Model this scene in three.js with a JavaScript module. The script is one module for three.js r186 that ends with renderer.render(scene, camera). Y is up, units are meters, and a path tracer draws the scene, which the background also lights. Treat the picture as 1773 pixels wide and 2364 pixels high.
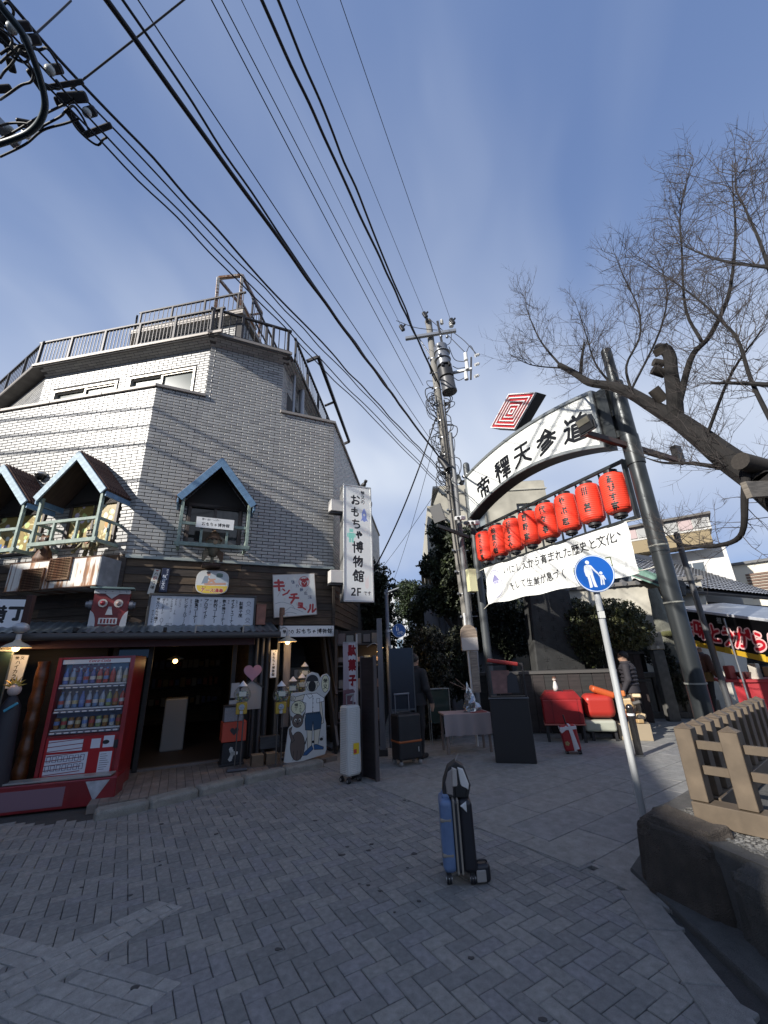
import * as THREE from 'three';
import { mergeGeometries } from 'three/addons/utils/BufferGeometryUtils.js';
import { RoundedBoxGeometry } from 'three/addons/geometries/RoundedBoxGeometry.js';
import { MarchingCubes } from 'three/addons/objects/MarchingCubes.js';

// ---------- camera, sky, sun, exposure ----------
const scene = new THREE.Scene();
const camera = new THREE.PerspectiveCamera(102.4, 0.75, 0.05, 600);
camera.position.set(0, 1.6, 0);
camera.quaternion.setFromRotationMatrix(new THREE.Matrix4().makeBasis(
  new THREE.Vector3(0.999227, -0.037019, -0.013238), new THREE.Vector3(0.039314, 0.94088, 0.336451), new THREE.Vector3(0, -0.336712, 0.941608)));
const renderer = new THREE.WebGLRenderer({ antialias: true });
renderer.toneMapping = THREE.LinearToneMapping;
renderer.toneMappingExposure = 1.3;
renderer.shadowMap.enabled = true;
const SUN = new THREE.Vector3(-0.69, 0.469, 0.55).normalize();
const sun = new THREE.DirectionalLight(new THREE.Color().setRGB(1, 0.955, 0.89), 5);
sun.position.copy(SUN).multiplyScalar(60);
sun.castShadow = true; sun.shadow.radius = 1.0;
sun.shadow.mapSize.set(4096, 4096);
Object.assign(sun.shadow.camera, { left: -30, right: 30, top: 30, bottom: -30, near: 1, far: 140 });
scene.add(sun, sun.target);

let seed = 7;
const rnd = () => { seed = (seed + 0x6d2b79f5) | 0; let t = Math.imul(seed ^ (seed >>> 15), 1 | seed); t = (t + Math.imul(t ^ (t >>> 7), 61 | t)) ^ t; return ((t ^ (t >>> 14)) >>> 0) / 4294967296; };
const rr = (a, b) => a + (b - a) * rnd();
const clamp = (x, a = 0, b = 1) => Math.min(b, Math.max(a, x));
const lerp = (a, b, t) => a + (b - a) * t;
const sstep = (a, b, x) => { const t = clamp((x - a) / (b - a)); return t * t * (3 - 2 * t); };
const hash = (x, y, s = 0) => { let h = Math.imul(x | 0, 374761393) ^ Math.imul(y | 0, 668265263) ^ Math.imul(s | 0, 2147483647); h = Math.imul(h ^ (h >>> 13), 1274126177); return ((h ^ (h >>> 16)) >>> 0) / 4294967296; };
const vnoise = (x, y, px = 1e6, py = 1e6, s = 0) => {           // value noise that repeats after px, py cells
  const x0 = Math.floor(x), y0 = Math.floor(y), fx = x - x0, fy = y - y0, m = (a, p) => ((a % p) + p) % p, u = fx * fx * (3 - 2 * fx), v = fy * fy * (3 - 2 * fy);
  const a = hash(m(x0, px), m(y0, py), s), b = hash(m(x0 + 1, px), m(y0, py), s), c = hash(m(x0, px), m(y0 + 1, py), s), d = hash(m(x0 + 1, px), m(y0 + 1, py), s);
  return lerp(lerp(a, b, u), lerp(c, d, u), v);
};
const fbm = (x, y, o = 4, px = 1e6, py = 1e6, s = 0) => { let r = 0, a = 0.5, f = 1; for (let i = 0; i < o; i++) { r += a * vnoise(x * f, y * f, px * f, py * f, s + i); a *= 0.5; f *= 2; } return r / (1 - Math.pow(0.5, o)); };

{ // the sky: air that deepens upwards, a pale veil of cloud low down and thin streaks
  const W = 1024, H = 512, data = new Float32Array(W * H * 4);
  for (let j = 0; j < H; j++) for (let i = 0; i < W; i++) {
    const el = ((j + 0.5) / H - 0.5) * Math.PI, az = ((i + 0.5) / W - 0.5) * 2 * Math.PI, e = el * 57.2958;
    const x = Math.cos(el) * Math.cos(az), y = Math.sin(el), z = Math.cos(el) * Math.sin(az);
    let c;
    if (y < 0) c = [0.1, 0.11, 0.13];
    else {
      const t = sstep(8, 62, e), k = sstep(0, 14, e);
      c = [lerp(0.23, 0.137, t), lerp(0.34, 0.215, t), lerp(0.6, 0.425, t)];
      c = c.map((v, n) => lerp([0.2, 0.38, 0.74][n], v, k));
      const q = 1 / (y + 0.22), px = x * q, pz = z * q;           // clouds lie on a flat layer
      const w = fbm(px * 2.1 + 3.1 + 0.5 * fbm(px * 3, pz * 3, 2, 1e6, 1e6, 9), pz * 1.1 + px * 0.9 + 7.7, 5, 1e6, 1e6, 3);
      const st = fbm(px * 6.0 + pz * 2.2 + 1.5, pz * 1.4 - px * 0.7 + 2.2, 4, 1e6, 1e6, 21);
      let m = sstep(0.42, 0.8, w) * 0.36 + sstep(0.45, 0.85, st) * 0.1;
      m *= 0.55 + 0.45 * sstep(70, 30, e);
      const veil = Math.exp(-Math.pow((e - 24) / 12, 2)) * sstep(0.22, 0.6, fbm(px * 0.9 + 0.4, pz * 0.9 + 4.3, 4, 1e6, 1e6, 5) + 0.12);
      m = clamp(m + veil * 0.85) * sstep(5, 13, e + 5 * (w - 0.5));
      c = c.map((v, n) => lerp(v, [0.6, 0.67, 0.8][n], m));
    }
    c = c.map((v) => v * 0.86); const o = (j * W + i) * 4; data[o] = c[0]; data[o + 1] = c[1]; data[o + 2] = c[2]; data[o + 3] = 1;
  }
  const t = new THREE.DataTexture(data, W, H, THREE.RGBAFormat, THREE.FloatType);
  t.mapping = THREE.EquirectangularReflectionMapping; t.minFilter = t.magFilter = THREE.LinearFilter; t.needsUpdate = true;
  scene.background = t; scene.environment = t;
}

// ---------- helpers ----------
const V3 = (x, y, z) => new THREE.Vector3(x, y, z), D2R = Math.PI / 180;
const lin = (a) => new THREE.Color().setRGB(a[0], a[1], a[2]);
function tex(n, f, w = n) {                                          // grey or colour DataTexture from f(u, v) -> value or [r, g, b]; repeats
  const d = new Uint8Array(w * n * 4);
  for (let j = 0; j < n; j++) for (let i = 0; i < w; i++) { const v = f(i / w, j / n), a = v.length ? v : [v, v, v], o = (j * w + i) * 4; for (let k = 0; k < 3; k++) d[o + k] = clamp(a[k]) * 255; d[o + 3] = 255; }
  const t = new THREE.DataTexture(d, w, n); t.wrapS = t.wrapT = THREE.RepeatWrapping; t.magFilter = THREE.LinearFilter; t.minFilter = THREE.LinearMipmapLinearFilter; t.generateMipmaps = true; t.needsUpdate = true;
  return t;
}
const rep = (t, s, s2 = s) => { const c = t.clone(); c.repeat.set(s, s2); c.needsUpdate = true; return c; };
const srgb = (t) => { t.colorSpace = THREE.SRGBColorSpace; return t; };
function mat(c, r = 0.8, o = {}) { return new THREE.MeshPhysicalMaterial({ color: lin(c), roughness: r, ...o }); }
const SPECK = tex(512, (u, v) => { const n = fbm(u * 16, v * 16, 3, 16, 16, 1), g = hash(u * 512, v * 512, 4); return 0.62 + 0.3 * (n - 0.5) + 0.34 * (g - 0.5) + (g > 0.965 ? 0.3 : 0) - (g < 0.05 ? 0.2 : 0); });
const BLOT = tex(256, (u, v) => 0.7 + 0.55 * (fbm(u * 5, v * 5, 5, 5, 5, 8) - 0.5));
const STREAK = tex(256, (u, v) => 0.72 + 0.5 * (fbm(u * 20, v * 3, 4, 20, 3, 12) - 0.5));
const WOOD = tex(256, (u, v) => { const n = fbm(u * 3, v * 26, 4, 3, 26, 31), k = fbm(u * 5, v * 60, 2, 5, 60, 40); return 0.68 + 0.7 * (n - 0.5) + 0.35 * (k - 0.5); });
const RUST = tex(512, (u, v) => {
  const n = fbm(u * 7, v * 4, 5, 7, 4, 50), s = fbm(u * 26, v * 2, 4, 26, 2, 60), m = sstep(0.45, 0.6, 0.55 * n + 0.45 * s), d = sstep(0.58, 0.75, s);
  const p = [0.78, 0.74, 0.66], q = [0.42, 0.2, 0.09], k = [0.16, 0.09, 0.06];
  return p.map((x, i) => lerp(lerp(x, q[i], m), k[i], d * 0.7) * (0.85 + 0.3 * hash(u * 512, v * 512, 3)));
});
function triUV(g) {                                                  // uv in metres, laid on by the way each face points
  if (g.index) g = g.toNonIndexed();
  const p = g.attributes.position, uv = new Float32Array(p.count * 2), a = V3(), b = V3(), c = V3(), n = V3();
  for (let i = 0; i < p.count; i += 3) {
    a.fromBufferAttribute(p, i); b.fromBufferAttribute(p, i + 1); c.fromBufferAttribute(p, i + 2);
    n.copy(b).sub(a).cross(c.clone().sub(a)); const x = Math.abs(n.x), y = Math.abs(n.y), z = Math.abs(n.z);
    [a, b, c].forEach((q, k) => { const o = (i + k) * 2; if (z >= x && z >= y) { uv[o] = q.x; uv[o + 1] = q.y; } else if (y >= x) { uv[o] = q.x; uv[o + 1] = q.z; } else { uv[o] = q.z; uv[o + 1] = q.y; } });
  }
  g.setAttribute('uv', new THREE.BufferAttribute(uv, 2));
  return g;
}
function flat(pos) {                                                 // triangles listed as positions -> geometry with flat normals and metre uv
  const g = new THREE.BufferGeometry(); g.setAttribute('position', new THREE.Float32BufferAttribute(pos, 3)); g.computeVertexNormals(); return triUV(g);
}
function cbox(w, h, d, c = 0.004) {                                  // chamfered box, 44 triangles
  const e = [w / 2, h / 2, d / 2], P = []; c = Math.min(c, ...e.map((x) => x * 0.6));
  const pt = (s, k) => s.map((x, i) => x * (e[i] - (i === k ? 0 : c)));   // the corner copy that lies on the face of axis k
  const tri = (a, b, q) => { const n = V3(...b).sub(V3(...a)).cross(V3(...q).sub(V3(...a))), m = V3(...a).add(V3(...b)).add(V3(...q)); n.dot(m) < 0 ? P.push(...a, ...q, ...b) : P.push(...a, ...b, ...q); };
  const quad = (a, b, q, r) => { tri(a, b, q); tri(a, q, r); };
  for (let k = 0; k < 3; k++) {
    const i = (k + 1) % 3, j = (k + 2) % 3, S = (x, y, z) => { const s = [0, 0, 0]; s[k] = x; s[i] = y; s[j] = z; return s; };
    for (const x of [-1, 1]) {
      quad(pt(S(x, -1, -1), k), pt(S(x, 1, -1), k), pt(S(x, 1, 1), k), pt(S(x, -1, 1), k));
      for (const y of [-1, 1]) quad(pt(S(x, y, -1), k), pt(S(x, y, 1), k), pt(S(x, y, 1), i), pt(S(x, y, -1), i));
    }
  }
  for (const x of [-1, 1]) for (const y of [-1, 1]) for (const z of [-1, 1]) tri(pt([x, y, z], 0), pt([x, y, z], 1), pt([x, y, z], 2));
  return flat(P);
}
const T = (g, x = 0, y = 0, z = 0, rx = 0, ry = 0, rz = 0) => g.applyMatrix4(new THREE.Matrix4().compose(V3(x, y, z), new THREE.Quaternion().setFromEuler(new THREE.Euler(rx, ry, rz)), V3(1, 1, 1)));
const box = (w, h, d, x = 0, y = 0, z = 0, c = 0.004) => T(cbox(w, h, d, c), x, y, z);
const rbox = (w, h, d, r, x = 0, y = 0, z = 0, s = 3) => triUV(T(new RoundedBoxGeometry(w, h, d, s, r), x, y, z));
function bar(a, b, r, n = 8, r2 = r) {                               // straight rod between two points
  a = V3(...a); b = V3(...b); const L = a.distanceTo(b), g = new THREE.CylinderGeometry(r2, r, L, n);
  g.translate(0, L / 2, 0); g.applyQuaternion(new THREE.Quaternion().setFromUnitVectors(V3(0, 1, 0), b.clone().sub(a).normalize())); g.translate(a.x, a.y, a.z);
  return g.toNonIndexed();
}
function beam(a, b, w, h, up = [0, 1, 0]) {                          // rectangular bar between two points
  a = V3(...a); b = V3(...b); const L = a.distanceTo(b), z = b.clone().sub(a).normalize(), x = V3(...up).cross(z).normalize(), y = z.clone().cross(x);
  const g = cbox(w, h, L, Math.min(w, h) * 0.08); g.applyMatrix4(new THREE.Matrix4().makeBasis(x, y, z).setPosition(a.clone().add(b).multiplyScalar(0.5))); return g;
}
const tube = (pts, r, n = 6, seg = pts.length * 5, closed = false) => new THREE.TubeGeometry(new THREE.CatmullRomCurve3(pts.map((p) => V3(...p)), closed, 'centripetal'), seg, r, n, closed).toNonIndexed();
function taper(pts, rad, n = 8, seg = 4) {                           // a limb along points with its own radius at each
  const cv = new THREE.CatmullRomCurve3(pts.map((p) => V3(...p))), N = (pts.length - 1) * seg, fr = cv.computeFrenetFrames(N), pos = [], ring = [];
  for (let i = 0; i <= N; i++) {
    const t = i / N, c = cv.getPoint(t), f = t * (rad.length - 1), k = Math.min(rad.length - 2, Math.floor(f)), r = lerp(rad[k], rad[k + 1], f - k); ring.push([]);
    for (let j = 0; j < n; j++) { const a = j / n * 6.2832; ring[i].push(c.clone().addScaledVector(fr.normals[i], Math.cos(a) * r).addScaledVector(fr.binormals[i], Math.sin(a) * r)); }
  }
  for (let i = 0; i < N; i++) for (let j = 0; j < n; j++) { const a = ring[i][j], b = ring[i][(j + 1) % n], c = ring[i + 1][j], d = ring[i + 1][(j + 1) % n]; for (const q of [a, b, c, b, d, c]) pos.push(q.x, q.y, q.z); }
  return flat(pos);
}
const lathe = (pr, n = 20, x = 0, y = 0, z = 0) => T(new THREE.LatheGeometry(pr.map((p) => new THREE.Vector2(p[0], p[1])), n), x, y, z).toNonIndexed();
const cyl = (r, h, x = 0, y = 0, z = 0, n = 16, r2 = r) => T(new THREE.CylinderGeometry(r2, r, h, n), x, y, z).toNonIndexed();
const ball = (r, x = 0, y = 0, z = 0, n = 14) => T(new THREE.SphereGeometry(r, n, Math.ceil(n * 0.7)), x, y, z).toNonIndexed();
function shape(pts, d, x = 0, y = 0, z = 0, bev = 0, holes = []) {   // extruded outline, front face at z + d
  const s = new THREE.Shape(pts.map((p) => new THREE.Vector2(p[0], p[1]))); for (const h of holes) s.holes.push(new THREE.Path(h.map((p) => new THREE.Vector2(p[0], p[1]))));
  return triUV(T(new THREE.ExtrudeGeometry(s, { depth: d, bevelEnabled: bev > 0, bevelSize: bev, bevelThickness: bev, bevelSegments: 1, curveSegments: 10 }), x, y, z));
}
const merge = (l) => { l = l.flat(9).map((g) => { g = g.index ? g.toNonIndexed() : g; for (const k of Object.keys(g.attributes)) if (!['position', 'normal', 'uv'].includes(k)) g.deleteAttribute(k); if (!g.attributes.uv) triUV(g); return g; }); return l.length > 1 ? mergeGeometries(l) : l[0]; };
const counts = {};
const numbered = (n) => { const k = counts[n] = (counts[n] ?? -1) + 1; return k ? n + '_' + String(k).padStart(3, '0') : n; };
function tag(o, label, category, group) { o.userData.label = label; o.userData.category = category; if (group) o.userData.group = group; return o; }
function part(name, geo, m, parent) { const o = new THREE.Mesh(Array.isArray(geo) ? merge(geo) : geo, m); o.name = name; o.castShadow = o.receiveShadow = true; parent.add(o); return o; }
function one(name, geo, m, label, category, group) { const o = part(numbered(name), geo, m, scene); return tag(o, label, category, group); }
function thing(name, label, category, p = [0, 0, 0], ry = 0, group) { const o = new THREE.Group(); o.name = numbered(name); o.position.set(...p); o.rotation.y = ry; scene.add(o); return tag(o, label, category, group); }
function struct(name, geo, m) { const o = geo ? part(numbered(name), geo, m, scene) : new THREE.Group(); if (!geo) { o.name = numbered(name); scene.add(o); } o.userData.kind = 'structure'; return o; }
function copyOf(o, label, p, ry) { const c = o.clone(); c.name = numbered(o.name.replace(/_\d+$/, '')); c.userData = { ...o.userData }; if (label) c.userData.label = label; if (p) c.position.set(...p); if (ry !== undefined) c.rotation.y = ry; scene.add(c); return c; }
// frames of the facades: x runs along the wall, y up, z out of it
const frame = (x, z, az) => ({ x, z, r: (90 - az) * D2R });
const at = (F, u, v, w = 0) => [F.x + u * Math.cos(F.r) + w * Math.sin(F.r), v, F.z - u * Math.sin(F.r) + w * Math.cos(F.r)];
const put = (o, F, u, v, w = 0, tilt = 0) => { o.position.set(...at(F, u, v, w)); o.rotation.set(0, F.r, tilt); return o; };
const inF = (F, g, u = 0, v = 0, w = 0) => T(g, ...at(F, u, v, w), 0, F.r, 0);

// ---------- lettering: each character drawn as pen strokes on a 20 x 20 grid (a = 0 ... u = 20, x then y; ~ marks a rounded stroke) ----------
const GL = {};
`帝 kakc cdrd geih neli bkbhshsk fmfs fmpmprnr kjku
釋 hbcc ceef hegf bhih ebeu ehbn ehim kbtbtgkgkb nbng qbqg liti kltl mlno rlqo loto krtr oiou
天 dcrc bjtj kckjgpbt kjnptt
参 kbfgog lcpg bhth jgbm lhtm mkfn omfq qodu
道 cbee bieifiep epbs eqjttt jald qand gdud ndmg ihrhrqiqih ikrk inrn
柴 fafh cdcg fdid bhjg rcmf mamhshsf bktk kiku kkcr kksr
又 ccqcnkfqbt dgjnts
の ~kdjkfqcocidfjclcqeslqqlu
お bfkf ~gbgqfsdscqeohlnlrnrqosks ocsf
も ~jbiohsmtqrqn cgog ckok
ち cepe ~hbfjeljjpkrnqqmshs
や ~bkjgpgrjplml kbmf echt
博 dbdu ahhh idtd nbnl jfsfsljljf jisi pasc hntn qlqtot kplr
物 ddbi dfif fbfu bnjl mbjj lfsfrqqtos ogin rhkr
館 fbaj faje deie dhihimdmdh dhdsgr gnjs pbpd lflduduf mhshslml mhmt mosostmt
で ~cfhesdoejikpmspt qhri shtj
て ~cfhesdoejikpmspt
す bfsf ~mbmlkngmgkjimjmpktht
屋 dcrcrgdg dcdlat giri kihlpl nkrm lmlt hpqp ftut
松 ebeu ahih ehbo ehin mbji pbtj njkrsq qotu
飴 fbaj faje deie dhihimdmdh dhdsgr gnjs obmgrf qdth mksksrmrmk
吉 bdtd kaki ehqh ekqkqtetek
野 cbibiicicb cfif cbcm fbfs clil bqjp kbrbod lepg jhthrk ohotmt
家 kakc bfbdtdtf fgpg jgck ~ihmlmqjt ikco jnct oknn mlsq
代 gabk dgdu hhtg manjqrttt qbtd
々 hbci gerepijp hlnq
亭 kakc ddrd gfpfpjgjgf cmclslsm gorp kokths
忠 cdrdrhchcd kakk clbq gkgrisqsqp kllo pmtq
川 ebeldt kbkt qbqu
甚 cdsd gagm pbpm ggpg gjpj bmtm cmctst
ぶ jcne ~kgimmqkskgr cmdq qltp qdrf sctd
び ~bfidenhsntqmphrhtl qbrd sase
ゑ ~fcpchifkokpmjpdnglmqbtgrkumrst
た bfkf ~hbglct lksk ~lplrnssr
だ bfkf ~hbglct lksk ~lplrnssr pbqd rase
る ~fcocdm ~dmiknkqnpqmthsgqjpmr
ま cesd diri ~kbkphsescqepirqs
い ~dddkfqhp ~peqhrm
に ~dcckdt jfrf ~jnipkrrr
し ~fcfoisnrro
え jbnc ~fhogioct ~jlmmmrts
か ~bgmfnhmplsis ~iagjct peti
が ~bgmfnhmplsis ~iagjct pfth qbrd sate
ら icmd ~fffnkjqkrolshs
れ fbfu bgigbq ~cpjhmfnhmrosts
と hbjj ~qgjihngpjssr
そ ~fdpcdjrijnkrpt
づ ~bhlfrhqmks qbrd sate
く ~obhkou
み ~edlcjjesbqcmjkrm ohlt
う hcmd ~ehmfqhqmhu
ぱ ~dccldt jgtg ~obopmskpnntr ~qasbtcrcqb
っ ~bhlfrhqmks
ハ hecq mdsq
イ pbbk kgku
カ cgrgqqns jbhldt
ラ fcoc dhrhpohu
オ bgtg nbnsls mgbp
モ ecqc cist jcjrkssr
チ pbed bjtj kdklfu
ャ bisgnm gcmt
コ ddqdqr crrr
ー bktk
｜ kbkt
ナ bhth kbklet
ブ ccrcphft rbsd tbue
ロ ddqdqrdrdd
マ bdscmk hjnp
ド hbhu hipm nbod qare
ピ dcdrfsqs rgdk ~ratbsdqcra
ン cdgg dsomsf
ボ bfsf kbktit gjcq njrq qbrd tbue
ル gcglct mbmspqtl
ゲ gbci gfsf nfmmit rbsd tbue
ム jbdr qqdr mlsu
キ cgqe cgrf bntl iblu
ョ ddqdqsds dkqk
ア ccrcnh jgjmet
ス ddpdklbt lmsu
レ gbgssk
プ ccrcphft ~ratbsdqcra
育 kakc bdsd jdgiog nfqi fkfu fkpkptnt fnpn fqpq
歴 dctc dcdmbu hdhm egkg hgej hgjj pdpm mgtg pgmj pgtj nmnt koku nqsq jpjt fttt
史 edqdqjejed kakj kjgqbt fjkptt
文 kakd bdtd odkncu fdkntu
化 gabj dgdu rfkk kbkststp
生 fbck ehrh kbkt fnqn btut
業 hbhg nbng dbee rbqe bgtg ghhi nhmi djrj dmrm kjku bptp jpcu lpsu
息 kaic fcpcplflfc ffpf fipi dnbs hmhsjtptqq kmlp pntr
思 dbrbrjdjdb kbkj dfrf dmbr hlhsjtptqq klmo pmtq
出 dcdjrjrc kbks cmctstsm
横 ebeu aghg egbn ehhm jdtd mbmg rbrg ihuh ogoj kjtjtqkqkj kmtm ojop mrjt qrtt
丁 bdtd kdkrhr
駄 cbib cbcmjmjrht fbfm cfif cjij apbt dpds gpgr kgtg oboh ohjt ohtt nqor
菓 bctc gage oaoe dgrgrmdmdg djrj kgku boto kpct kpst
子 dcqckh khkths bktk
飲 fbaj faje deie dhihimdmdh dhdsgr gnjs mbki lfsfqj ohjt ohtt
射 fbdd cdhdhsfs cdcn cghg cjhj bnhn hlbt jhth qbqtot lkmo
的 fbde bfhfhsbsbf blhl mbjj leseqtot mkoo
雑 eabi bdhdhhji bmim ekeu emar emir nbjj lglu mgtg mktk mptp lttt pgpt
貨 fabf dddg hake pchd mclg fiqiqrfrfi flql foqo hrdu nrru
強 bbhbhgbgbm hmhtft bgbl nbkgrg pdsh lislsqlqli oipt jsts
力 cgrgqrns jbhldt
殺 cbij ibbj bltl fifu fmbr fmir lblgjh lbrbrgth kjsjjt mlst
虫 ddrdrmdmdd kakr brtr prsu
液 bbdd agci cnat mamc gdtd lejl jjju oiqisi ohsojt lmtt
渦 bbdd agci cnat hjhu hjtjttrt jbrbrj jbjj mbmfrf lnplprlrln
巻 hahe oane dfrf bjtj ijbp mjtp fmomopfpft ftqtqr
入 hbkb kcigbt kcnltt
口 dddsrsrddd
元 ecqc bhth hihobt nintttp
祖 dbfd bghgbn fjfu ilgj kdkt kdrdrt kiri kmrm htut
七 bktg ibissssp
味 bdhdhobobd kete jjuj nanu njir njur
八 hecq mdsq
印 gbcd cdcs cjhj csht kdku kdsdsopo
総 fbbe beff gdbk fgfu bncr hnir mbke qbtf ngkkrk pits knjr noosrsrq rntr
合 kabj kati ghoh ekqkqtetek
「 tgkgku
」 acjcjp
、 ddhi
`.trim().split('\n').forEach((l) => { const s = l.indexOf(' '); GL[l.slice(0, s)] = l.slice(s + 1).split(' ').map((q) => { const sm = q[0] === '~', p = []; for (let i = sm ? 1 : 0; i + 1 < q.length; i += 2) p.push([(q.charCodeAt(i) - 97) / 20, (q.charCodeAt(i + 1) - 97) / 20]); return { sm, p }; }); });
function glyph(x, ch, X, Y, S, wt, sx = 1) {                         // one character in the square X, Y, S
  let G = GL[ch], k = 1, dx = 0, dy = 0;
  if ('ゃっョャ'.includes(ch) || ch === 'ょ') { k = 0.68; dx = 0.16; dy = 0.28; if (ch === 'ゃ') G = GL['や']; }
  x.lineWidth = S * wt; x.lineCap = x.lineJoin = 'round';
  if (!G) { x.save(); x.font = 'bold ' + Math.round(S * 1.05) + 'px sans-serif'; x.textAlign = 'center'; x.fillText(ch, X + S * sx / 2, Y + S * 0.88); x.restore(); return; }
  for (const { sm, p } of G) {
    const q = p.map(([a, b]) => [X + (0.06 + (a * k + dx) * 0.88) * S * sx, Y + (0.06 + (b * k + dy) * 0.88) * S]);
    x.beginPath(); x.moveTo(...q[0]);
    if (sm && q.length > 2) { for (let i = 1; i < q.length - 1; i++) x.quadraticCurveTo(q[i][0], q[i][1], (q[i][0] + q[i + 1][0]) / 2, (q[i][1] + q[i + 1][1]) / 2); x.lineTo(...q[q.length - 1]); } else for (const a of q.slice(1)) x.lineTo(...a);
    x.stroke();
  }
}
function write(x, str, X, Y, S, { v = false, wt = 0.1, c = '#15161a', gap = 1, sx = 1, edge } = {}) {
  for (const pass of edge ? [1, 0] : [0]) {
    x.strokeStyle = x.fillStyle = pass ? edge : c;
    [...str].forEach((ch, i) => { if (ch === ' ') return; if (v && ch === 'ー') ch = '｜'; glyph(x, ch, v ? X : X + i * S * gap * sx, v ? Y + i * S * gap : Y, S, pass ? wt * 2.1 : wt, sx); });
  }
}
function canvas(w, h, bg, f) {                                       // a printed face, w x h pixels
  const c = document.createElement('canvas'); c.width = w; c.height = h; const x = c.getContext('2d'); x.fillStyle = bg; x.fillRect(0, 0, w, h); f(x, w, h);
  const t = new THREE.CanvasTexture(c); t.colorSpace = THREE.SRGBColorSpace; t.anisotropy = 8; return t;
}
function grime(x, w, h, n, a = 0.12, c = '90,70,45') { for (let i = 0; i < n; i++) { const X = rnd() * w, Y = rnd() * h, r = rr(0.004, 0.02) * w; x.fillStyle = `rgba(${c},${rr(0.2, 1) * a})`; x.beginPath(); x.ellipse(X, Y, r * rr(0.3, 1.2), r * rr(0.6, 2.5), rr(-0.4, 0.4), 0, 7); x.fill(); } }
const printed = (t, r = 0.55, o = {}) => new THREE.MeshPhysicalMaterial({ map: t, roughness: r, ...o });
const face = (w, h, x = 0, y = 0, z = 0) => T(new THREE.PlaneGeometry(w, h), x, y, z);   // uv 0..1, for print on a flat board
const PRINT = (s) => s;                                              // keeps the print's own uv
// ---------- the ground ----------
const FA = frame(-4.64, -7.14, 64), FB = frame(-4.64, -7.14, 100), FB2 = frame(-3.71, -7.585, 100);
const FC = frame(...(() => { const p = at(FA, 3.88, 0, 0); return [p[0], p[2]]; })(), 5);
const FG = frame(2.184, -9.851, 155.2);
{
  const g = new THREE.CircleGeometry(400, 64); g.rotateX(-Math.PI / 2); g.translate(0, -0.022, 0);
  struct('ground', triUV(g.toNonIndexed()), mat([0.075, 0.074, 0.07], 0.92, { map: SPECK, bumpMap: SPECK, bumpScale: 0.003 }));
}
function clip(poly, a, b) {                                          // keeps the part of a polygon left of the line a -> b (x, z)
  const s = (p) => (b[0] - a[0]) * (p[1] - a[1]) - (b[1] - a[1]) * (p[0] - a[0]), o = [];
  poly.forEach((p, i) => { const q = poly[(i + 1) % poly.length], x = s(p), y = s(q); if (x >= 0) o.push(p); if (x * y < 0) { const t = x / (x - y); o.push([lerp(p[0], q[0], t), lerp(p[1], q[1], t)]); } });
  return o;
}
function slab(poly, y, d = 0.05, c = 0.004, dy = () => 0) {          // flat stone with an outline in x, z and worn edges
  const n = poly.length, cx = poly.reduce((s, p) => s + p[0], 0) / n, cz = poly.reduce((s, p) => s + p[1], 0) / n, P = [];
  let ar = 0; poly.forEach((p, i) => { const q = poly[(i + 1) % n]; ar += p[0] * q[1] - q[0] * p[1]; }); if (ar > 0) poly = poly.slice().reverse();
  const top = poly.map((p) => { const l = Math.hypot(p[0] - cx, p[1] - cz) || 1; return [p[0] + (cx - p[0]) / l * c * 1.4, y + dy(p[0], p[1]), p[1] + (cz - p[1]) / l * c * 1.4]; }), e = poly.map((p, i) => [p[0], top[i][1] - c, p[1]]), b = poly.map((p, i) => [p[0], y - d, p[1]]);
  const C = [cx, top.reduce((s, p) => s + p[1], 0) / n, cz];
  for (let i = 0; i < n; i++) { const k = (i + 1) % n; P.push(...C, ...top[i], ...top[k]); P.push(...top[i], ...e[i], ...e[k], ...top[i], ...e[k], ...top[k], ...e[i], ...b[i], ...b[k], ...e[i], ...b[k], ...e[k]); }
  return flat(P);
}
const inside = (p, poly) => { let r = false; for (let i = 0, j = poly.length - 1; i < poly.length; j = i++) { const a = poly[i], b = poly[j]; if ((a[1] > p[1]) !== (b[1] > p[1]) && p[0] < (b[0] - a[0]) * (p[1] - a[1]) / (b[1] - a[1]) + a[0]) r = !r; } return r; };
const BANDA = [-1.25, -7.82], BANDB = [1.42, -3.995], BANDC = [1.56, -3.62], BANDD = [1.25, -1.4];
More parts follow.
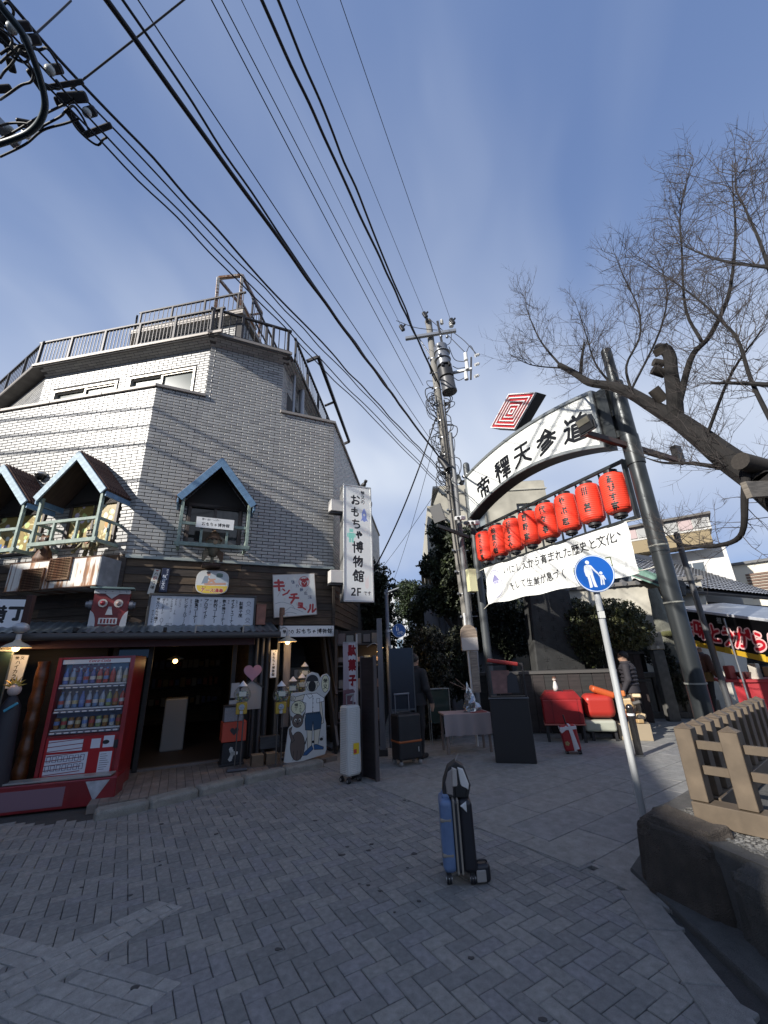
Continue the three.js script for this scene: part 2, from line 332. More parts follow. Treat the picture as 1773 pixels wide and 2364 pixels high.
{
  // herringbone concrete pavers of the little square
  const paving = struct('brick_paving');
  const region = [[-1.15, -7.89], [1.5, -4.04], [1.69, -3.6], [1.4, -1.3], [-6.5, -1.3], [-9, -5.2], [-6, -5.6], [-3.55, -5.5], [-1.3, -7.7]];
  const ax = [Math.sin(59 * D2R), -Math.cos(59 * D2R)], ay = [Math.sin(149 * D2R), -Math.cos(149 * D2R)], W = 0.1, O = [-0.09, -2.948];
  const shades = [[0.35, 0.345, 0.325], [0.31, 0.307, 0.295], [0.38, 0.372, 0.345], [0.335, 0.33, 0.33], [0.285, 0.285, 0.275]].map((c) => mat(c, 0.86, { map: rep(SPECK, 2.2), bumpMap: rep(SPECK, 2.2), bumpScale: 0.002 }));
  const base = cbox(0.1955, 0.05, 0.0955, 0.0035), geos = [0, 1, 2, 3].map((k) => { const g = base.clone(), uv = g.attributes.uv; for (let i = 0; i < uv.count; i++) uv.setXY(i, uv.getX(i) + k * 0.27, uv.getY(i) + k * 0.41); return g; });
  const list = [];
  for (let i = -95; i < 60; i++) for (let j = -60; j < 40; j++) {
    const m = (((i - j) % 4) + 4) % 4; if (m !== 0 && m !== 3) continue;
    const hz = m === 0, a = hz ? i + 1 : i + 0.5, b = hz ? j + 0.5 : j + 1, x = O[0] + (ax[0] * a + ay[0] * b) * W, z = O[1] + (ax[1] * a + ay[1] * b) * W;
    if (!inside([x, z], region)) continue;
    const dist = Math.hypot(x, z), fwd = -z * 0.97 - Math.abs(x) * 0.9 + 0.3;
    list.push({ x, z, y: -0.025 + rr(-0.0022, 0.0016) , r: (90 - (hz ? 59 : 149)) * D2R + rr(-0.012, 0.012), tx: rr(-0.007, 0.007), tz: rr(-0.007, 0.007), d: fwd < 0 || z > -1.9 ? 99 : dist, c: Math.floor(rnd() * 5), g: Math.floor(rnd() * 4) });
  }
  list.sort((a, b) => a.d - b.d);
  list.slice(0, 296).forEach((p) => { const o = part('paver', geos[p.g], shades[p.c], paving); o.position.set(p.x, p.y, p.z); o.rotation.set(p.tx, p.r, p.tz, 'YXZ'); });
  const rest = list.slice(296), im = new THREE.InstancedMesh(geos[1], mat([1, 1, 1], 0.86, { map: rep(SPECK, 2.2), bumpMap: rep(SPECK, 2.2), bumpScale: 0.002 }), rest.length), d = new THREE.Object3D();
  rest.forEach((p, i) => { d.position.set(p.x, p.y, p.z); d.rotation.set(p.tx, p.r, p.tz, 'YXZ'); d.updateMatrix(); im.setMatrixAt(i, d.matrix); im.setColorAt(i, shades[p.c].color); });
  im.name = 'paver_field'; im.userData.kind = 'stuff'; im.castShadow = im.receiveShadow = true; paving.add(im);
  { seed = 515; const gs = []; for (let i = 0; i < 46; i++) { const x = rr(-2.6, 1.3), z = rr(-6.2, -2.4), n = 9, r = rr(0.006, 0.022), P = []; for (let k = 0; k < n; k++) { const a = k / n * 6.2832, q = r * rr(0.6, 1.2); P.push([x + Math.cos(a) * q * 1.4, z + Math.sin(a) * q]); } if (inside([x, z], region)) gs.push(slab(P, 0.0052, 0.004, 0.001)); } part('gum_spot', gs, mat([0.05, 0.048, 0.047], 0.8), paving).userData.kind = 'stuff'; }
  // pale pavers that cross it at the lower left
  const pale = struct('pale_paving'), pm = [[0.44, 0.43, 0.4], [0.46, 0.45, 0.42], [0.41, 0.405, 0.385]].map((c) => mat(c, 0.85, { map: rep(SPECK, 2), bumpMap: rep(SPECK, 2), bumpScale: 0.002 }));
  const strips = [[[-1.75, -3.755], [-1.535, -3.67], [-2.2, -2.35], [-2.62, -2.55]], [[-2.62, -3.44], [-1.19, -2.926], [-1.42, -2.5], [-2.68, -3.02]]];
  const dirs = [[-0.605, 0.796], [0.945, 0.327]];
  const done = [];
  strips.forEach((poly, s) => {
    const e = dirs[s], f = [-e[1], e[0]];
    for (let i = -14; i < 14; i++) for (let j = -10; j < 14; j++) {
      const u = i * 0.2 + (j & 1) * 0.1, v = j * 0.1, c = [poly[0][0] + e[0] * (u + 0.1) + f[0] * (v + 0.05), poly[0][1] + e[1] * (u + 0.1) + f[1] * (v + 0.05)];
      let q = [[0.003, 0.003], [0.197, 0.003], [0.197, 0.097], [0.003, 0.097]].map(([a, b]) => [poly[0][0] + e[0] * (u + a) + f[0] * (v + b), poly[0][1] + e[1] * (u + a) + f[1] * (v + b)]);
      const m = [0, 1].map((k) => poly.reduce((a, p) => a + p[k], 0) / 4); poly.forEach((a, n) => { const b = poly[(n + 1) % 4], left = (b[0] - a[0]) * (m[1] - a[1]) - (b[1] - a[1]) * (m[0] - a[0]) > 0; q = q.length < 3 ? q : left ? clip(q, a, b) : clip(q, b, a); });
      if (q.length < 3 || (s && inside(c, strips[0]))) continue;
      part('pale_paver', slab(q, (s ? 0.004 : 0.0055) + rr(0, 0.001), 0.03, 0.003), pm[Math.floor(rnd() * 3)], pale);
    }
  });
  // band of long kerb slabs between the square and the temple path
  const bm = [[0.36, 0.35, 0.325], [0.38, 0.37, 0.34], [0.34, 0.335, 0.315]].map((c) => mat(c, 0.85, { map: rep(SPECK, 1.6), bumpMap: rep(SPECK, 1.6), bumpScale: 0.002 }));
  const band = struct('edging_band');
  const strip = (a, b, w, n, y) => { const dx = b[0] - a[0], dz = b[1] - a[1], l = Math.hypot(dx, dz), e = [dx / l, dz / l], f = [e[1], -e[0]]; for (let i = 0; i < n; i++) { const s = l * i / n + 0.004, t = l * (i + 1) / n - 0.004; part('edging_stone', slab([[a[0] + e[0] * s, a[1] + e[1] * s], [a[0] + e[0] * t, a[1] + e[1] * t], [a[0] + e[0] * t + f[0] * w, a[1] + e[1] * t + f[1] * w], [a[0] + e[0] * s + f[0] * w, a[1] + e[1] * s + f[1] * w]], y + rr(0, 0.002), 0.06, 0.005), bm[i % 3], band); } };
  strip(BANDA, BANDB, 0.23, 8, 0.006);
  strip([1.56, -3.66], [1.27, -1.9], 0.2, 4, 0.006);
  strip([1.46, -3.93], [2.05, -2.9], 0.2, 2, 0.003);
  // large slabs of the temple path
  const path = struct('slab_path'), sm = [[0.37, 0.365, 0.345], [0.39, 0.382, 0.355], [0.35, 0.347, 0.335], [0.38, 0.372, 0.345]].map((c) => mat(c, 0.8, { map: SPECK, bumpMap: SPECK, bumpScale: 0.002 }));
  const e = [Math.sin(55 * D2R), -Math.cos(55 * D2R)], f = [Math.sin(-35 * D2R), -Math.cos(-35 * D2R)], far = [];
  for (let j = -6; j < 44; j++) for (let i = -14; i < 20; i++) {
    const L = 0.92, R = 0.46, u0 = i * L + (j % 2 ? 0.46 : 0) + 0.18 * hash(j, 3), v0 = j * R;
    let q = [[0.004, 0.004], [L - 0.004, 0.004], [L - 0.004, R - 0.004], [0.004, R - 0.004]].map(([a, b]) => [1.93 + e[0] * (u0 + a) + f[0] * (v0 + b), -4.35 + e[1] * (u0 + a) + f[1] * (v0 + b)]);
    const cx = (q[0][0] + q[2][0]) / 2, cz = (q[0][1] + q[2][1]) / 2, d = Math.hypot(cx, cz);
    if (d > 21 || cx > 13 || cx < -1.6 || (cx > 1.7 && cz > -3.4)) continue;
    q = clip(q, [BANDB[0] + 0.1, BANDB[1] - 0.07], [BANDA[0] + 0.1, BANDA[1] - 0.07]);
    if (q.length < 3) { continue; }
    const g = slab(q, rr(-0.001, 0.0015), 0.05, 0.005);
    if (d < 11) part('path_slab', g, sm[Math.floor(rnd() * 4)], path); else far.push(g);
  }
  part('path_slab_field', far, sm[1], path).userData.kind = 'stuff';
}
{ // kerb of rough granite blocks before the shop, and the tiled step behind it
  const kerb = struct('kerb'), km = mat([0.36, 0.35, 0.31], 0.9, { map: rep(SPECK, 1.2), bumpMap: rep(SPECK, 1.2), bumpScale: 0.006 });
  const J = [[-3.402, -5.485], [-2.959, -5.829], [-2.553, -6.274], [-2.123, -6.765], [-1.643, -7.202], [-1.12, -7.64]];
  for (let i = 0; i < 5; i++) {
    const a = J[i], b = J[i + 1], L = Math.hypot(b[0] - a[0], b[1] - a[1]), g = new RoundedBoxGeometry(L - 0.012, 0.16, 0.21, 5, 0.045), p = g.attributes.position;
    for (let k = 0; k < p.count; k++) { const n = fbm(p.getX(k) * 14 + i * 9, p.getZ(k) * 14 + p.getY(k) * 9, 3) - 0.5; p.setXYZ(k, p.getX(k), p.getY(k) + n * 0.03, p.getZ(k) + n * 0.03); }
    g.computeVertexNormals(); const o = part('kerb_stone', triUV(g), km, kerb), dx = (b[0] - a[0]) / L, dz = (b[1] - a[1]) / L;
    o.position.set((a[0] + b[0]) / 2 + dz * 0.1, 0.02, (a[1] + b[1]) / 2 - dx * 0.1); o.rotation.y = Math.atan2(-dz, dx);
  }
  const step = struct('tiled_step'), tm = [[0.27, 0.23, 0.2], [0.245, 0.212, 0.188], [0.29, 0.25, 0.215]].map((c) => mat(c, 0.6, { map: rep(BLOT, 2) }));
  const foot = at(FA, -0.4, 0, 2.2), lim = [[-3.402 - 0.155, -5.485 - 0.135], [-1.12 - 0.155, -7.64 - 0.135]];
  for (let i = 0; i < 32; i++) for (let j = 0; j < 7; j++) {
    const u = 0.25 + i * 0.108, w = 1.62 - j * 0.27 - (i & 1) * 0.0;
    let q = [[0.002, 0.002], [0.106, 0.002], [0.106, 0.268], [0.002, 0.268]].map(([a, b]) => { const p = at(FA, u + a, 0, w - b); return [p[0], p[2]]; });
    q = clip(q, lim[1], lim[0]);
    if (q.length < 3) continue;
    part('floor_tile', slab(q, 0.075, 0.09, 0.002), tm[Math.floor(rnd() * 3)], step);
  }
}
{ // the raised bed under the tree: two boulders, pebbles set in concrete, concrete foot
  const bed = struct('stone_bed'), cm = mat([0.16, 0.155, 0.145], 0.95, { map: rep(SPECK, 1.5), bumpMap: rep(SPECK, 1.5), bumpScale: 0.01 });
  const top = [[2.03, -3.85], [2.2, -3.95], [2.9, -4.5], [3.9, -5.3], [5.6, -4.6], [5, -1.2], [2.1, -1.2], [2.12, -2.6], [1.97, -3.2]];
  const g = shape(top.map((p) => [p[0], -p[1]]), 0.43, 0, 0, 0); g.rotateX(-Math.PI / 2); part('bed', triUV(g), cm, bed);
  const rock = (name, cx, cy, cz, sx, sy, sz, ry, s, col, parent = bed) => {
    const q = new RoundedBoxGeometry(1, 1, 1, 16, 0.26), p = q.attributes.position, v = V3();
    for (let i = 0; i < p.count; i++) { v.fromBufferAttribute(p, i); const n = fbm(v.x * 2.2 + s, v.y * 2.2 + v.z * 1.7 + s, 4) - 0.5, m = fbm(v.x * 9 + s, v.y * 9 - v.z * 7, 3) - 0.5; v.multiplyScalar(1 + n * 0.5 + m * 0.13); p.setXYZ(i, v.x * sx, v.y * sy, v.z * sz); }
    q.computeVertexNormals(); const o = part(name, triUV(q), mat(col, 0.93, { map: rep(BLOT, 2.5), bumpMap: rep(SPECK, 0.8), bumpScale: 0.02 }), parent); o.position.set(cx, cy, cz); o.rotation.y = ry; return o;
  };
  rock('boulder', 1.99, 0.2, -3.45, 0.66, 0.56, 0.3, -70 * D2R, 3, [0.1, 0.082, 0.066]);
  rock('boulder', 2.13, 0.15, -2.75, 0.72, 0.5, 0.36, -84 * D2R, 11, [0.11, 0.105, 0.095]);
  const ft = [[1.78, -3.92], [1.96, -4.12], [2.2, -3.9], [2.1, -2.2], [1.72, -2.3]]; part('footing', slab(ft, 0.03, 0.06, 0.012), mat([0.15, 0.15, 0.145], 0.95, { map: rep(SPECK, 1.2), bumpMap: rep(SPECK, 1.2), bumpScale: 0.012 }), bed);
  const pg = [0, 1, 2].map((k) => { const q = new THREE.IcosahedronGeometry(1, 1), p = q.attributes.position; for (let i = 0; i < p.count; i++) { const n = 0.8 + 0.4 * hash(Math.round(p.getX(i) * 9), Math.round(p.getY(i) * 9 + p.getZ(i) * 31), k); p.setXYZ(i, p.getX(i) * n, p.getY(i) * n * 0.7, p.getZ(i) * n); } q.computeVertexNormals(); return q; });
  const im = new THREE.InstancedMesh(pg[0], mat([1, 1, 1], 0.85), 1500), d = new THREE.Object3D();
  for (let i = 0; i < 1500; i++) { const t = rnd(), u = Math.pow(rnd(), 1.4); d.position.set(lerp(2.05, 2.2, t) + u * 0.3, 0.432 + rr(-0.004, 0.006), lerp(-3.75, -2.4, t) - u * 0.05); const s = rr(0.005, 0.013); d.scale.set(s, s * 0.8, s * rr(0.8, 1.5)); d.rotation.y = rr(0, 6); d.updateMatrix(); im.setMatrixAt(i, d.matrix); const k = rr(0.07, 0.2); im.setColorAt(i, new THREE.Color().setRGB(k, k * 0.97, k * 0.9)); }
  im.name = 'pebbles'; im.userData.kind = 'stuff'; im.castShadow = im.receiveShadow = true; bed.add(im);
}
{ // brown fence round the tree
  const t = thing('timber_fence', 'low brown post and rail fence with pointed post caps round the cherry tree', 'fence');
  const fm = mat([0.18, 0.135, 0.09], 0.6, { map: rep(BLOT, 2), bumpMap: rep(STREAK, 4), bumpScale: 0.001 });
  const y0 = 0.5, A = [2.187, -3.483], rb = (24.3) * D2R;
  const F1 = frame(A[0], A[1], 142), F2 = frame(A[0], A[1], 50);
  const postG = (h, w = 0.11) => merge([box(w, h, w, 0, h / 2, 0, 0.004), T(new THREE.ConeGeometry(w * 0.72, 0.035, 4, 1).toNonIndexed(), 0, h + 0.0175, 0, 0, Math.PI / 4, 0)]);
  const pg = postG(0.46);
  const post = (F, u, w = 0, v = y0 + 0.075) => put(part('post', pg, fm, t), F, u, v, w);
  put(part('base_beam', box(2.3, 0.13, 0.15, 1.1, 0, 0), fm, t), F1, 0, y0 + 0.005, 0);
  for (let k = 0; k < 7; k++) post(F1, k * 0.275);
  for (const v of [0.2, 0.36]) for (let k = 0; k < 6; k++) put(part('rail', box(0.158, 0.055, 0.03, 0, 0, 0, 0.002), fm, t), F1, 0.1375 + k * 0.275, y0 + 0.07 + v, 0);
  put(part('base_beam', box(2.9, 0.13, 0.15, 1.5, 0, 0), fm, t), F2, 0.09, y0 + 0.003, 0);
  for (let k = 1; k < 11; k++) post(F2, k * 0.24, 0, y0 + 0.07);
  for (const v of [0.2, 0.36]) for (let k = 0; k < 10; k++) put(part('rail', box(0.123, 0.055, 0.03, 0, 0, 0, 0.002), fm, t), F2, 0.12 + k * 0.24, y0 + 0.07 + v, 0);
}
// ---------- the tiled shop building on the corner ----------
const bldg = thing('corner_shop_building', 'grey tiled three storey corner building with terrace railings and a dark old style shop below', 'building');
const MORTAR = mat([0.085, 0.08, 0.077], 0.9), CAPM = mat([0.27, 0.24, 0.21], 0.5, { metalness: 0.1 }), ALU = mat([0.5, 0.46, 0.4], 0.4, { metalness: 0.3 }), DARKMETAL = mat([0.035, 0.031, 0.031], 0.45, { metalness: 0.3 });
const TONES = [[0.62, 0.605, 0.57], [0.59, 0.575, 0.545], [0.645, 0.63, 0.59], [0.54, 0.525, 0.5], [0.61, 0.595, 0.555]];
const bricks = [];
function brickField(F, u0, u1, v0, v1, holes = [], o = {}) {         // running bond of tiles 227 x 60 mm, cut at the ends and round the holes
  const P = 0.236, R = 0.0695, rows = Math.round((v1 - v0) / R), rh = (v1 - v0) / rows;
  for (let j = 0; j < rows; j++) {
    const v = v0 + (j + 0.5) * rh; let spans = [[u0, u1]];
    for (const h of holes) if (v > h[2] - 0.02 && v < h[3] + 0.02) spans = spans.flatMap(([a, b]) => [[a, Math.min(b, h[0])], [Math.max(a, h[1]), b]].filter(([x, y]) => y - x > 0.02));
    for (const [a, b] of spans) for (let i = Math.floor((a - u0) / P) - 1; i * P + u0 < b; i++) {
      const x0 = Math.max(a, u0 + i * P + (j & 1) * P / 2 + 0.006), x1 = Math.min(b, u0 + (i + 1) * P + (j & 1) * P / 2 - 0.006);
      if (x1 - x0 > 0.02) bricks.push({ F, u: (x0 + x1) / 2, v, l: x1 - x0, h: rh - 0.0125, t: o.t ?? 0, w: o.w ?? 0, ex: o.out ? 999 : 0, c: rnd(), slope: o.slope });
    }
  }
}
const wallOf = (F, outline, holes, th, w = -0.012, name = 'wall', m = MORTAR) => part(name, inF(F, shape(outline, th, 0, 0, -th + w, 0, holes)), m, bldg);
const rect = (a, b, c, d) => [[a, c], [b, c], [b, d], [a, d]];
// openings: bay windows on A and B
const DA = { F: FA, u0: 0.775, u1: 2.02, vb: 3.68, ve: 4.6, vp: 5.48, pj: 0.4 }, DB = { F: FB, u0: -1.53, u1: -0.2, vb: 3.68, ve: 4.6, vp: 5.42, pj: 0.5 }, DL = { F: FB, u0: -3.2, u1: -1.84, vb: 3.63, ve: 4.55, vp: 5.36, pj: 0.5 };
const hole = (d) => [d.u0 + 0.12, d.u1 - 0.12, d.vb + 0.08, d.ve + 0.05];
wallOf(FA, rect(0, 3.88, 2.31, 7.12), [rect(...hole(DA))], 0.2);
wallOf(FA, rect(0.93, 2.58, 7.12, 8.5), [], 0.2, -0.0135);
wallOf(FB, rect(-6.5, -0.012, 2.4, 7.12), [rect(...hole(DB)), rect(...hole(DL))], 0.2);
const W1 = [-4.2, -2.48, 7.2, 7.98], W2 = [-2.12, -0.46, 7.2, 8.0];
wallOf(FB2, rect(-4.62, -0.012, 7.0, 8.5), [rect(...W1), rect(...W2)], 0.2);
wallOf(FC, rect(0, 10, 2.31, 7.12), [], 0.2);
const FA2C = frame(...(() => { const p = at(FA, 2.58, 0, 0); return [p[0], p[2]]; })(), 5), FB2L = frame(...(() => { const p = at(FB2, -4.62, 0, 0); return [p[0], p[2]]; })(), 121);
wallOf(FA2C, rect(0.012, 7, 7.0, 8.5), [], 0.2);
part('wall', inF(FB2L, shape(rect(-7, -0.012, 7.0, 8.5), 0.2, 0, 0, -0.212)), MORTAR, bldg);
brickField(FA, 0, 0.93, 3.5, 7.12, [[DA.u0 + 0.1, DA.u1 - 0.1, DA.vb + 0.1, DA.ve + 0.02]]);
brickField(FA, 0.93, 2.58, 3.5, 8.5, [[DA.u0 + 0.1, DA.u1 - 0.1, DA.vb + 0.1, DA.ve + 0.02]]);
brickField(FA, 2.58, 3.88, 3.5, 7.12);
brickField(FB, -6.3, 0, 3.5, 7.12, [hole(DB).map((v, i) => v + [-0.02, 0.02, 0.02, -0.03][i]), hole(DL).map((v, i) => v + [-0.02, 0.02, 0.02, -0.03][i])]);
brickField(FB2, -4.62, 0, 7.12, 8.5, [[W1[0] - 0.05, W1[1] + 0.05, 7, W1[3] + 0.06], [W2[0] - 0.05, W2[1] + 0.05, 7, W2[3] + 0.06]]);
brickField(FC, 0, 10, 3.5, 7.12); brickField(FA2C, 0, 7, 7.12, 8.5, [[0.35, 1.4, 7.0, 7.9]]); brickField(FB2L, -7, 0, 7.12, 8.5, [[-1.7, -0.6, 7, 7.75]]);
// terrace floor, parapet caps, upper roof and the tiled underside of the roof terrace
{
  const P = (F, u, w) => { const p = at(F, u, 0, w); return [p[0], -p[2]]; };
  const deck = (pts, y, h, m, name) => { const g = shape(pts, h); g.rotateX(-Math.PI / 2); g.translate(0, y, 0); part(name, triUV(g), m, bldg); };
  const CONC = mat([0.2, 0.19, 0.18], 0.9, { map: BLOT });
  deck([P(FB, -6.4, -0.2), P(FB, -0.1, -0.2), P(FA, 3.7, -0.2), P(FC, 10, -0.2), [-12, 18]], 6.98, 0.1, CONC, 'terrace_floor');
  for (const [F, a, b] of [[FB, -6.5, 0.03], [FA, -0.03, 0.95], [FA, 2.56, 3.92], [FC, -0.03, 10]]) for (let n = Math.ceil((b - a) / 1.6), i = 0; i < n; i++) put(part('parapet_cap', box((b - a) / n - 0.006, 0.07, 0.2, 0, 0, -0.085, 0.006), CAPM, bldg), F, a + (b - a) * (i + 0.5) / n, 7.155, 0.03 + (F === FC ? 0.003 : 0));
  deck([P(FB2, -4.75, 0.26), P(FB2, 0.2, 0.26), P(FA, 0.95, 0.26), P(FA, 2.66, 0.26), P(FA2C, 7, 0.26), P(FB2L, -7, 0.26)], 8.6, 0.12, CONC, 'roof_slab');
}
// flared band of tiles under the terrace edge
function flare(F, u0, u1, v, e0, e1) {
  const tilt = 0.46, rows = 5, R = 0.062;
  part('flare', inF(F, shape([[u0, 0], [u1, 0], [u1 + e1, 0.28], [u0 - e0, 0.28]], 0.02, 0, 0, -0.02).applyMatrix4(new THREE.Matrix4().makeRotationX(1.12)), 0, v, -0.005), MORTAR, bldg);
  for (let j = 0; j < 4; j++) { const s = j * 0.066 + 0.035, f = s / 0.28; for (let u = u0 - e0 * f + 0.02 + (j & 1) * 0.118; u < u1 + e1 * f - 0.1; u += 0.236) bricks.push({ F, u: u + 0.1, v: v + s * Math.cos(1.12), w: s * Math.sin(1.12), l: 0.226, h: 0.058, rx: 1.12, c: rnd(), t: 0, ex: 0 }); }
}
flare(FB2, -4.62, 0, 8.5, 0.0, 0.1); flare(FA, 0.93, 2.58, 8.5, 0.1, 0.1); flare(FA2C, 0, 7, 8.5, 0.1, 0); 
{
  const edge = (F, u0, u1) => put(part('roof_edge_strip', box(u1 - u0, 0.07, 0.03, 0, 0, 0, 0.005), CAPM, bldg), F, (u0 + u1) / 2, 8.66, 0.275);
  edge(FB2, -4.75, 0.3); edge(FA, 0.82, 2.72); edge(FA2C, 0, 7); edge(FB2L, -7, 0);
  // railing round the terrace: posts, top and bottom rails and every bar
  const rail = new THREE.Group(); rail.name = 'terrace_railing'; bldg.add(rail);
  const run = (F, u0, u1, v0, v1, w, step = 0.11, every = 10) => {
    const L = u1 - u0, n = Math.round(L / step), bg = box(0.022, v1 - v0 - 0.06, 0.012, 0, 0, 0, 0.002), pg = box(0.06, v1 - v0, 0.05);
    put(part('top_rail', box(L + 0.03, 0.05, 0.06), DARKMETAL, rail), F, (u0 + u1) / 2, v1, w);
    put(part('bottom_rail', box(L, 0.03, 0.04), DARKMETAL, rail), F, (u0 + u1) / 2, v0 + 0.05, w + 0.002);
    for (let i = 0; i <= n; i++) { const post = i % every === 0 || i === n; put(part(post ? 'post' : 'bar', post ? pg : bg, DARKMETAL, rail), F, u0 + L * i / n + (i === 0 ? 0.06 : i === n ? -0.06 : 0), (v0 + v1) / 2 + (post ? 0.003 : 0), w + (post ? 0.004 : 0)); }
  };
  run(FB2, -4.74, 0.27, 8.68, 9.36, 0.23, 0.095, 10);
  run(FA, 0.84, 2.68, 8.68, 9.36, 0.23, 0.14, 5);
  run(FA2C, 0.1, 6.9, 8.68, 9.36, 0.23, 0.13, 9);
  run(FB2L, -6.5, 0.1, 8.68, 9.36, 0.23, 0.125, 9);
}
{ // penthouse on the terrace with its own railing, window and steel frame
  const FP = frame(...(() => { const p = at(FB2, 0.03, 0, -0.95); return [p[0], p[2]]; })(), 100), FPR = frame(FP.x, FP.z, 5);
  wallOf(FP, rect(-3.1, -0.012, 8.6, 10.3), [rect(-2.1, -0.5, 9.0, 9.85)], 0.2); wallOf(FPR, rect(0, 5, 8.6, 10.3), [], 0.2);
  brickField(FP, -3.1, 0, 8.75, 10.1, [[-2.14, -0.46, 8.98, 9.9]]); brickField(FPR, 0, 4, 8.75, 10.1);
  const FPL = frame(...(() => { const p = at(FP, -3.1, 0, 0); return [p[0], p[2]]; })(), 145); wallOf(FPL, rect(-4, -0.012, 8.6, 10.3), [], 0.2); brickField(FPL, -4, 0, 8.75, 10.1);
  flare(FP, -3.1, 0, 10.12, 0.1, 0.05);
  const P = (F, u, w) => { const p = at(F, u, 0, w); return [p[0], -p[2]]; };
  const g = shape([P(FP, -3.2, 0.24), P(FP, 0.1, 0.24), P(FPR, 5, 0.2), P(FPL, -4, 0.2)], 0.12); g.rotateX(-Math.PI / 2); g.translate(0, 10.2, 0); part('roof_slab', triUV(g), CAPM, bldg);
  const r2 = new THREE.Group(); r2.name = 'penthouse_railing'; bldg.add(r2);
  const run = (F, u0, u1) => { put(part('top_rail', box(u1 - u0, 0.05, 0.05), DARKMETAL, r2), F, (u0 + u1) / 2, 10.95, 0.18); put(part('bottom_rail', box(u1 - u0, 0.03, 0.04), DARKMETAL, r2), F, (u0 + u1) / 2, 10.4, 0.18); for (let u = u0 + 0.06, i = 0; u < u1; u += 0.14, i++) put(part(i % 7 ? 'bar' : 'post', i % 7 ? box(0.022, 0.56, 0.012, 0, 0, 0, 0.002) : box(0.05, 0.62, 0.045), DARKMETAL, r2), F, u, 10.64, 0.183); };
  run(FP, -3.1, 0.1); run(FPR, 0, 3.5); run(FPL, -3, 0);
  const fr = new THREE.Group(); fr.name = 'window'; bldg.add(fr); 
  put(part('frame', [box(1.6, 0.05, 0.08, 0, 0.4, 0), box(1.6, 0.05, 0.08, 0, -0.4, 0), box(0.05, 0.76, 0.08, -0.78, 0, 0), box(0.05, 0.76, 0.08, 0.78, 0, 0), box(0.05, 0.76, 0.06, 0, 0, 0)], ALU, fr), FP, -1.3, 9.43, -0.06);
  put(part('glass', box(1.5, 0.75, 0.01), mat([0.05, 0.07, 0.07], 0.08), fr), FP, -1.3, 9.43, -0.08);
}
for (const [k, W] of [[0, W1], [1, W2]]) {                           // two aluminium sliding windows of the third storey
  const f = new THREE.Group(); f.name = 'window'; bldg.add(f); const w = W[1] - W[0], h = W[3] - W[2], c = (W[0] + W[1]) / 2, m = (W[2] + W[3]) / 2;
  put(part('frame', [box(w + 0.06, 0.055, 0.11, 0, h / 2, 0), box(w + 0.06, 0.055, 0.11, 0, -h / 2, 0), box(0.055, h - 0.06, 0.11, -w / 2, 0, 0), box(0.055, h - 0.06, 0.11, w / 2, 0, 0)], ALU, f), FB2, c, m, -0.03);
  put(part('sash', [box(0.05, h - 0.06, 0.04, 0, 0, 0.02), box(w / 2, 0.035, 0.03, -w / 4, h / 2 - 0.045, 0), box(w / 2, 0.035, 0.03, w / 4, h / 2 - 0.045, 0.02)], ALU, f), FB2, c, m, -0.04);
  for (const s of [-1, 1]) put(part('pane', box(w / 2 - 0.05, h - 0.1, 0.008), mat(s > 0 ? [0.085, 0.11, 0.095] : [0.15, 0.18, 0.16], 0.16, { map: rep(BLOT, 0.7) }), f), FB2, c + s * w / 4, m, -0.06 + s * 0.012);
}
{ // drain pipes and the flat grey duct on the alley side, fold-out awning frame along the roof
  for (const [u, r] of [[0.5, 0.035], [1.15, 0.075]]) put(part('drain_pipe', cyl(r, 1.45, 0, 0, 0, 14), mat([0.3, 0.31, 0.33], 0.4, { metalness: 0.5 }), bldg), FA2C, u, 7.85, 0.12);
  part('awning_frame', [[0.9, 5.6]].flatMap(([a, b]) => [beam(at(FA2C, a, 9.3, 0.3), at(FA2C, a, 9.42, 0.62), 0.06, 0.09), beam(at(FA2C, a, 9.42, 0.62), at(FA2C, b, 9.42, 0.62), 0.09, 0.09), beam(at(FA2C, b, 9.3, 0.3), at(FA2C, b, 9.42, 0.62), 0.06, 0.09), beam(at(FA2C, 3, 9.3, 0.3), at(FA2C, 3, 9.42, 0.62), 0.05, 0.06)]), DARKMETAL, bldg);
  const fp = (u, v, w) => at(FB2, u, v, w), st = mat([0.5, 0.5, 0.5], 0.5, { metalness: 0.5, map: rep(RUST, 0.6) }), A = [-4.632, 10.836, -9.2], B = [-3.976, 10.934, -9.285], At = [-4.677, 12.513, -9.177], Bt = [-4.01, 12.692, -9.27], C = [-4.118, 13.482, -11.484], Cb = [-4.166, 12.167, -11.467], D = [-4.28, 12.417, -9.697], E = [-4.267, 12.709, -11.429];
  const fr = thing('steel_roof_frame', 'bare steel pipe frame standing on the roof above the railing', 'frame');
  part('post', beam(A, At, 0.09, 0.09), st, fr); part('post', beam(B, Bt, 0.09, 0.09), st, fr); part('post', beam(Cb, C, 0.09, 0.09), st, fr);
  part('top_beam', beam(At, Bt, 0.09, 0.09), st, fr); part('long_beam', beam(Bt, C, 0.09, 0.09), st, fr); part('long_beam', beam(At, [-4.433, 13.063, -11.151], 0.08, 0.08), st, fr); part('brace', beam(D, E, 0.09, 0.09), st, fr); part('end_beam', beam([-4.433, 13.063, -11.151], C, 0.06, 0.06), st, fr);
}
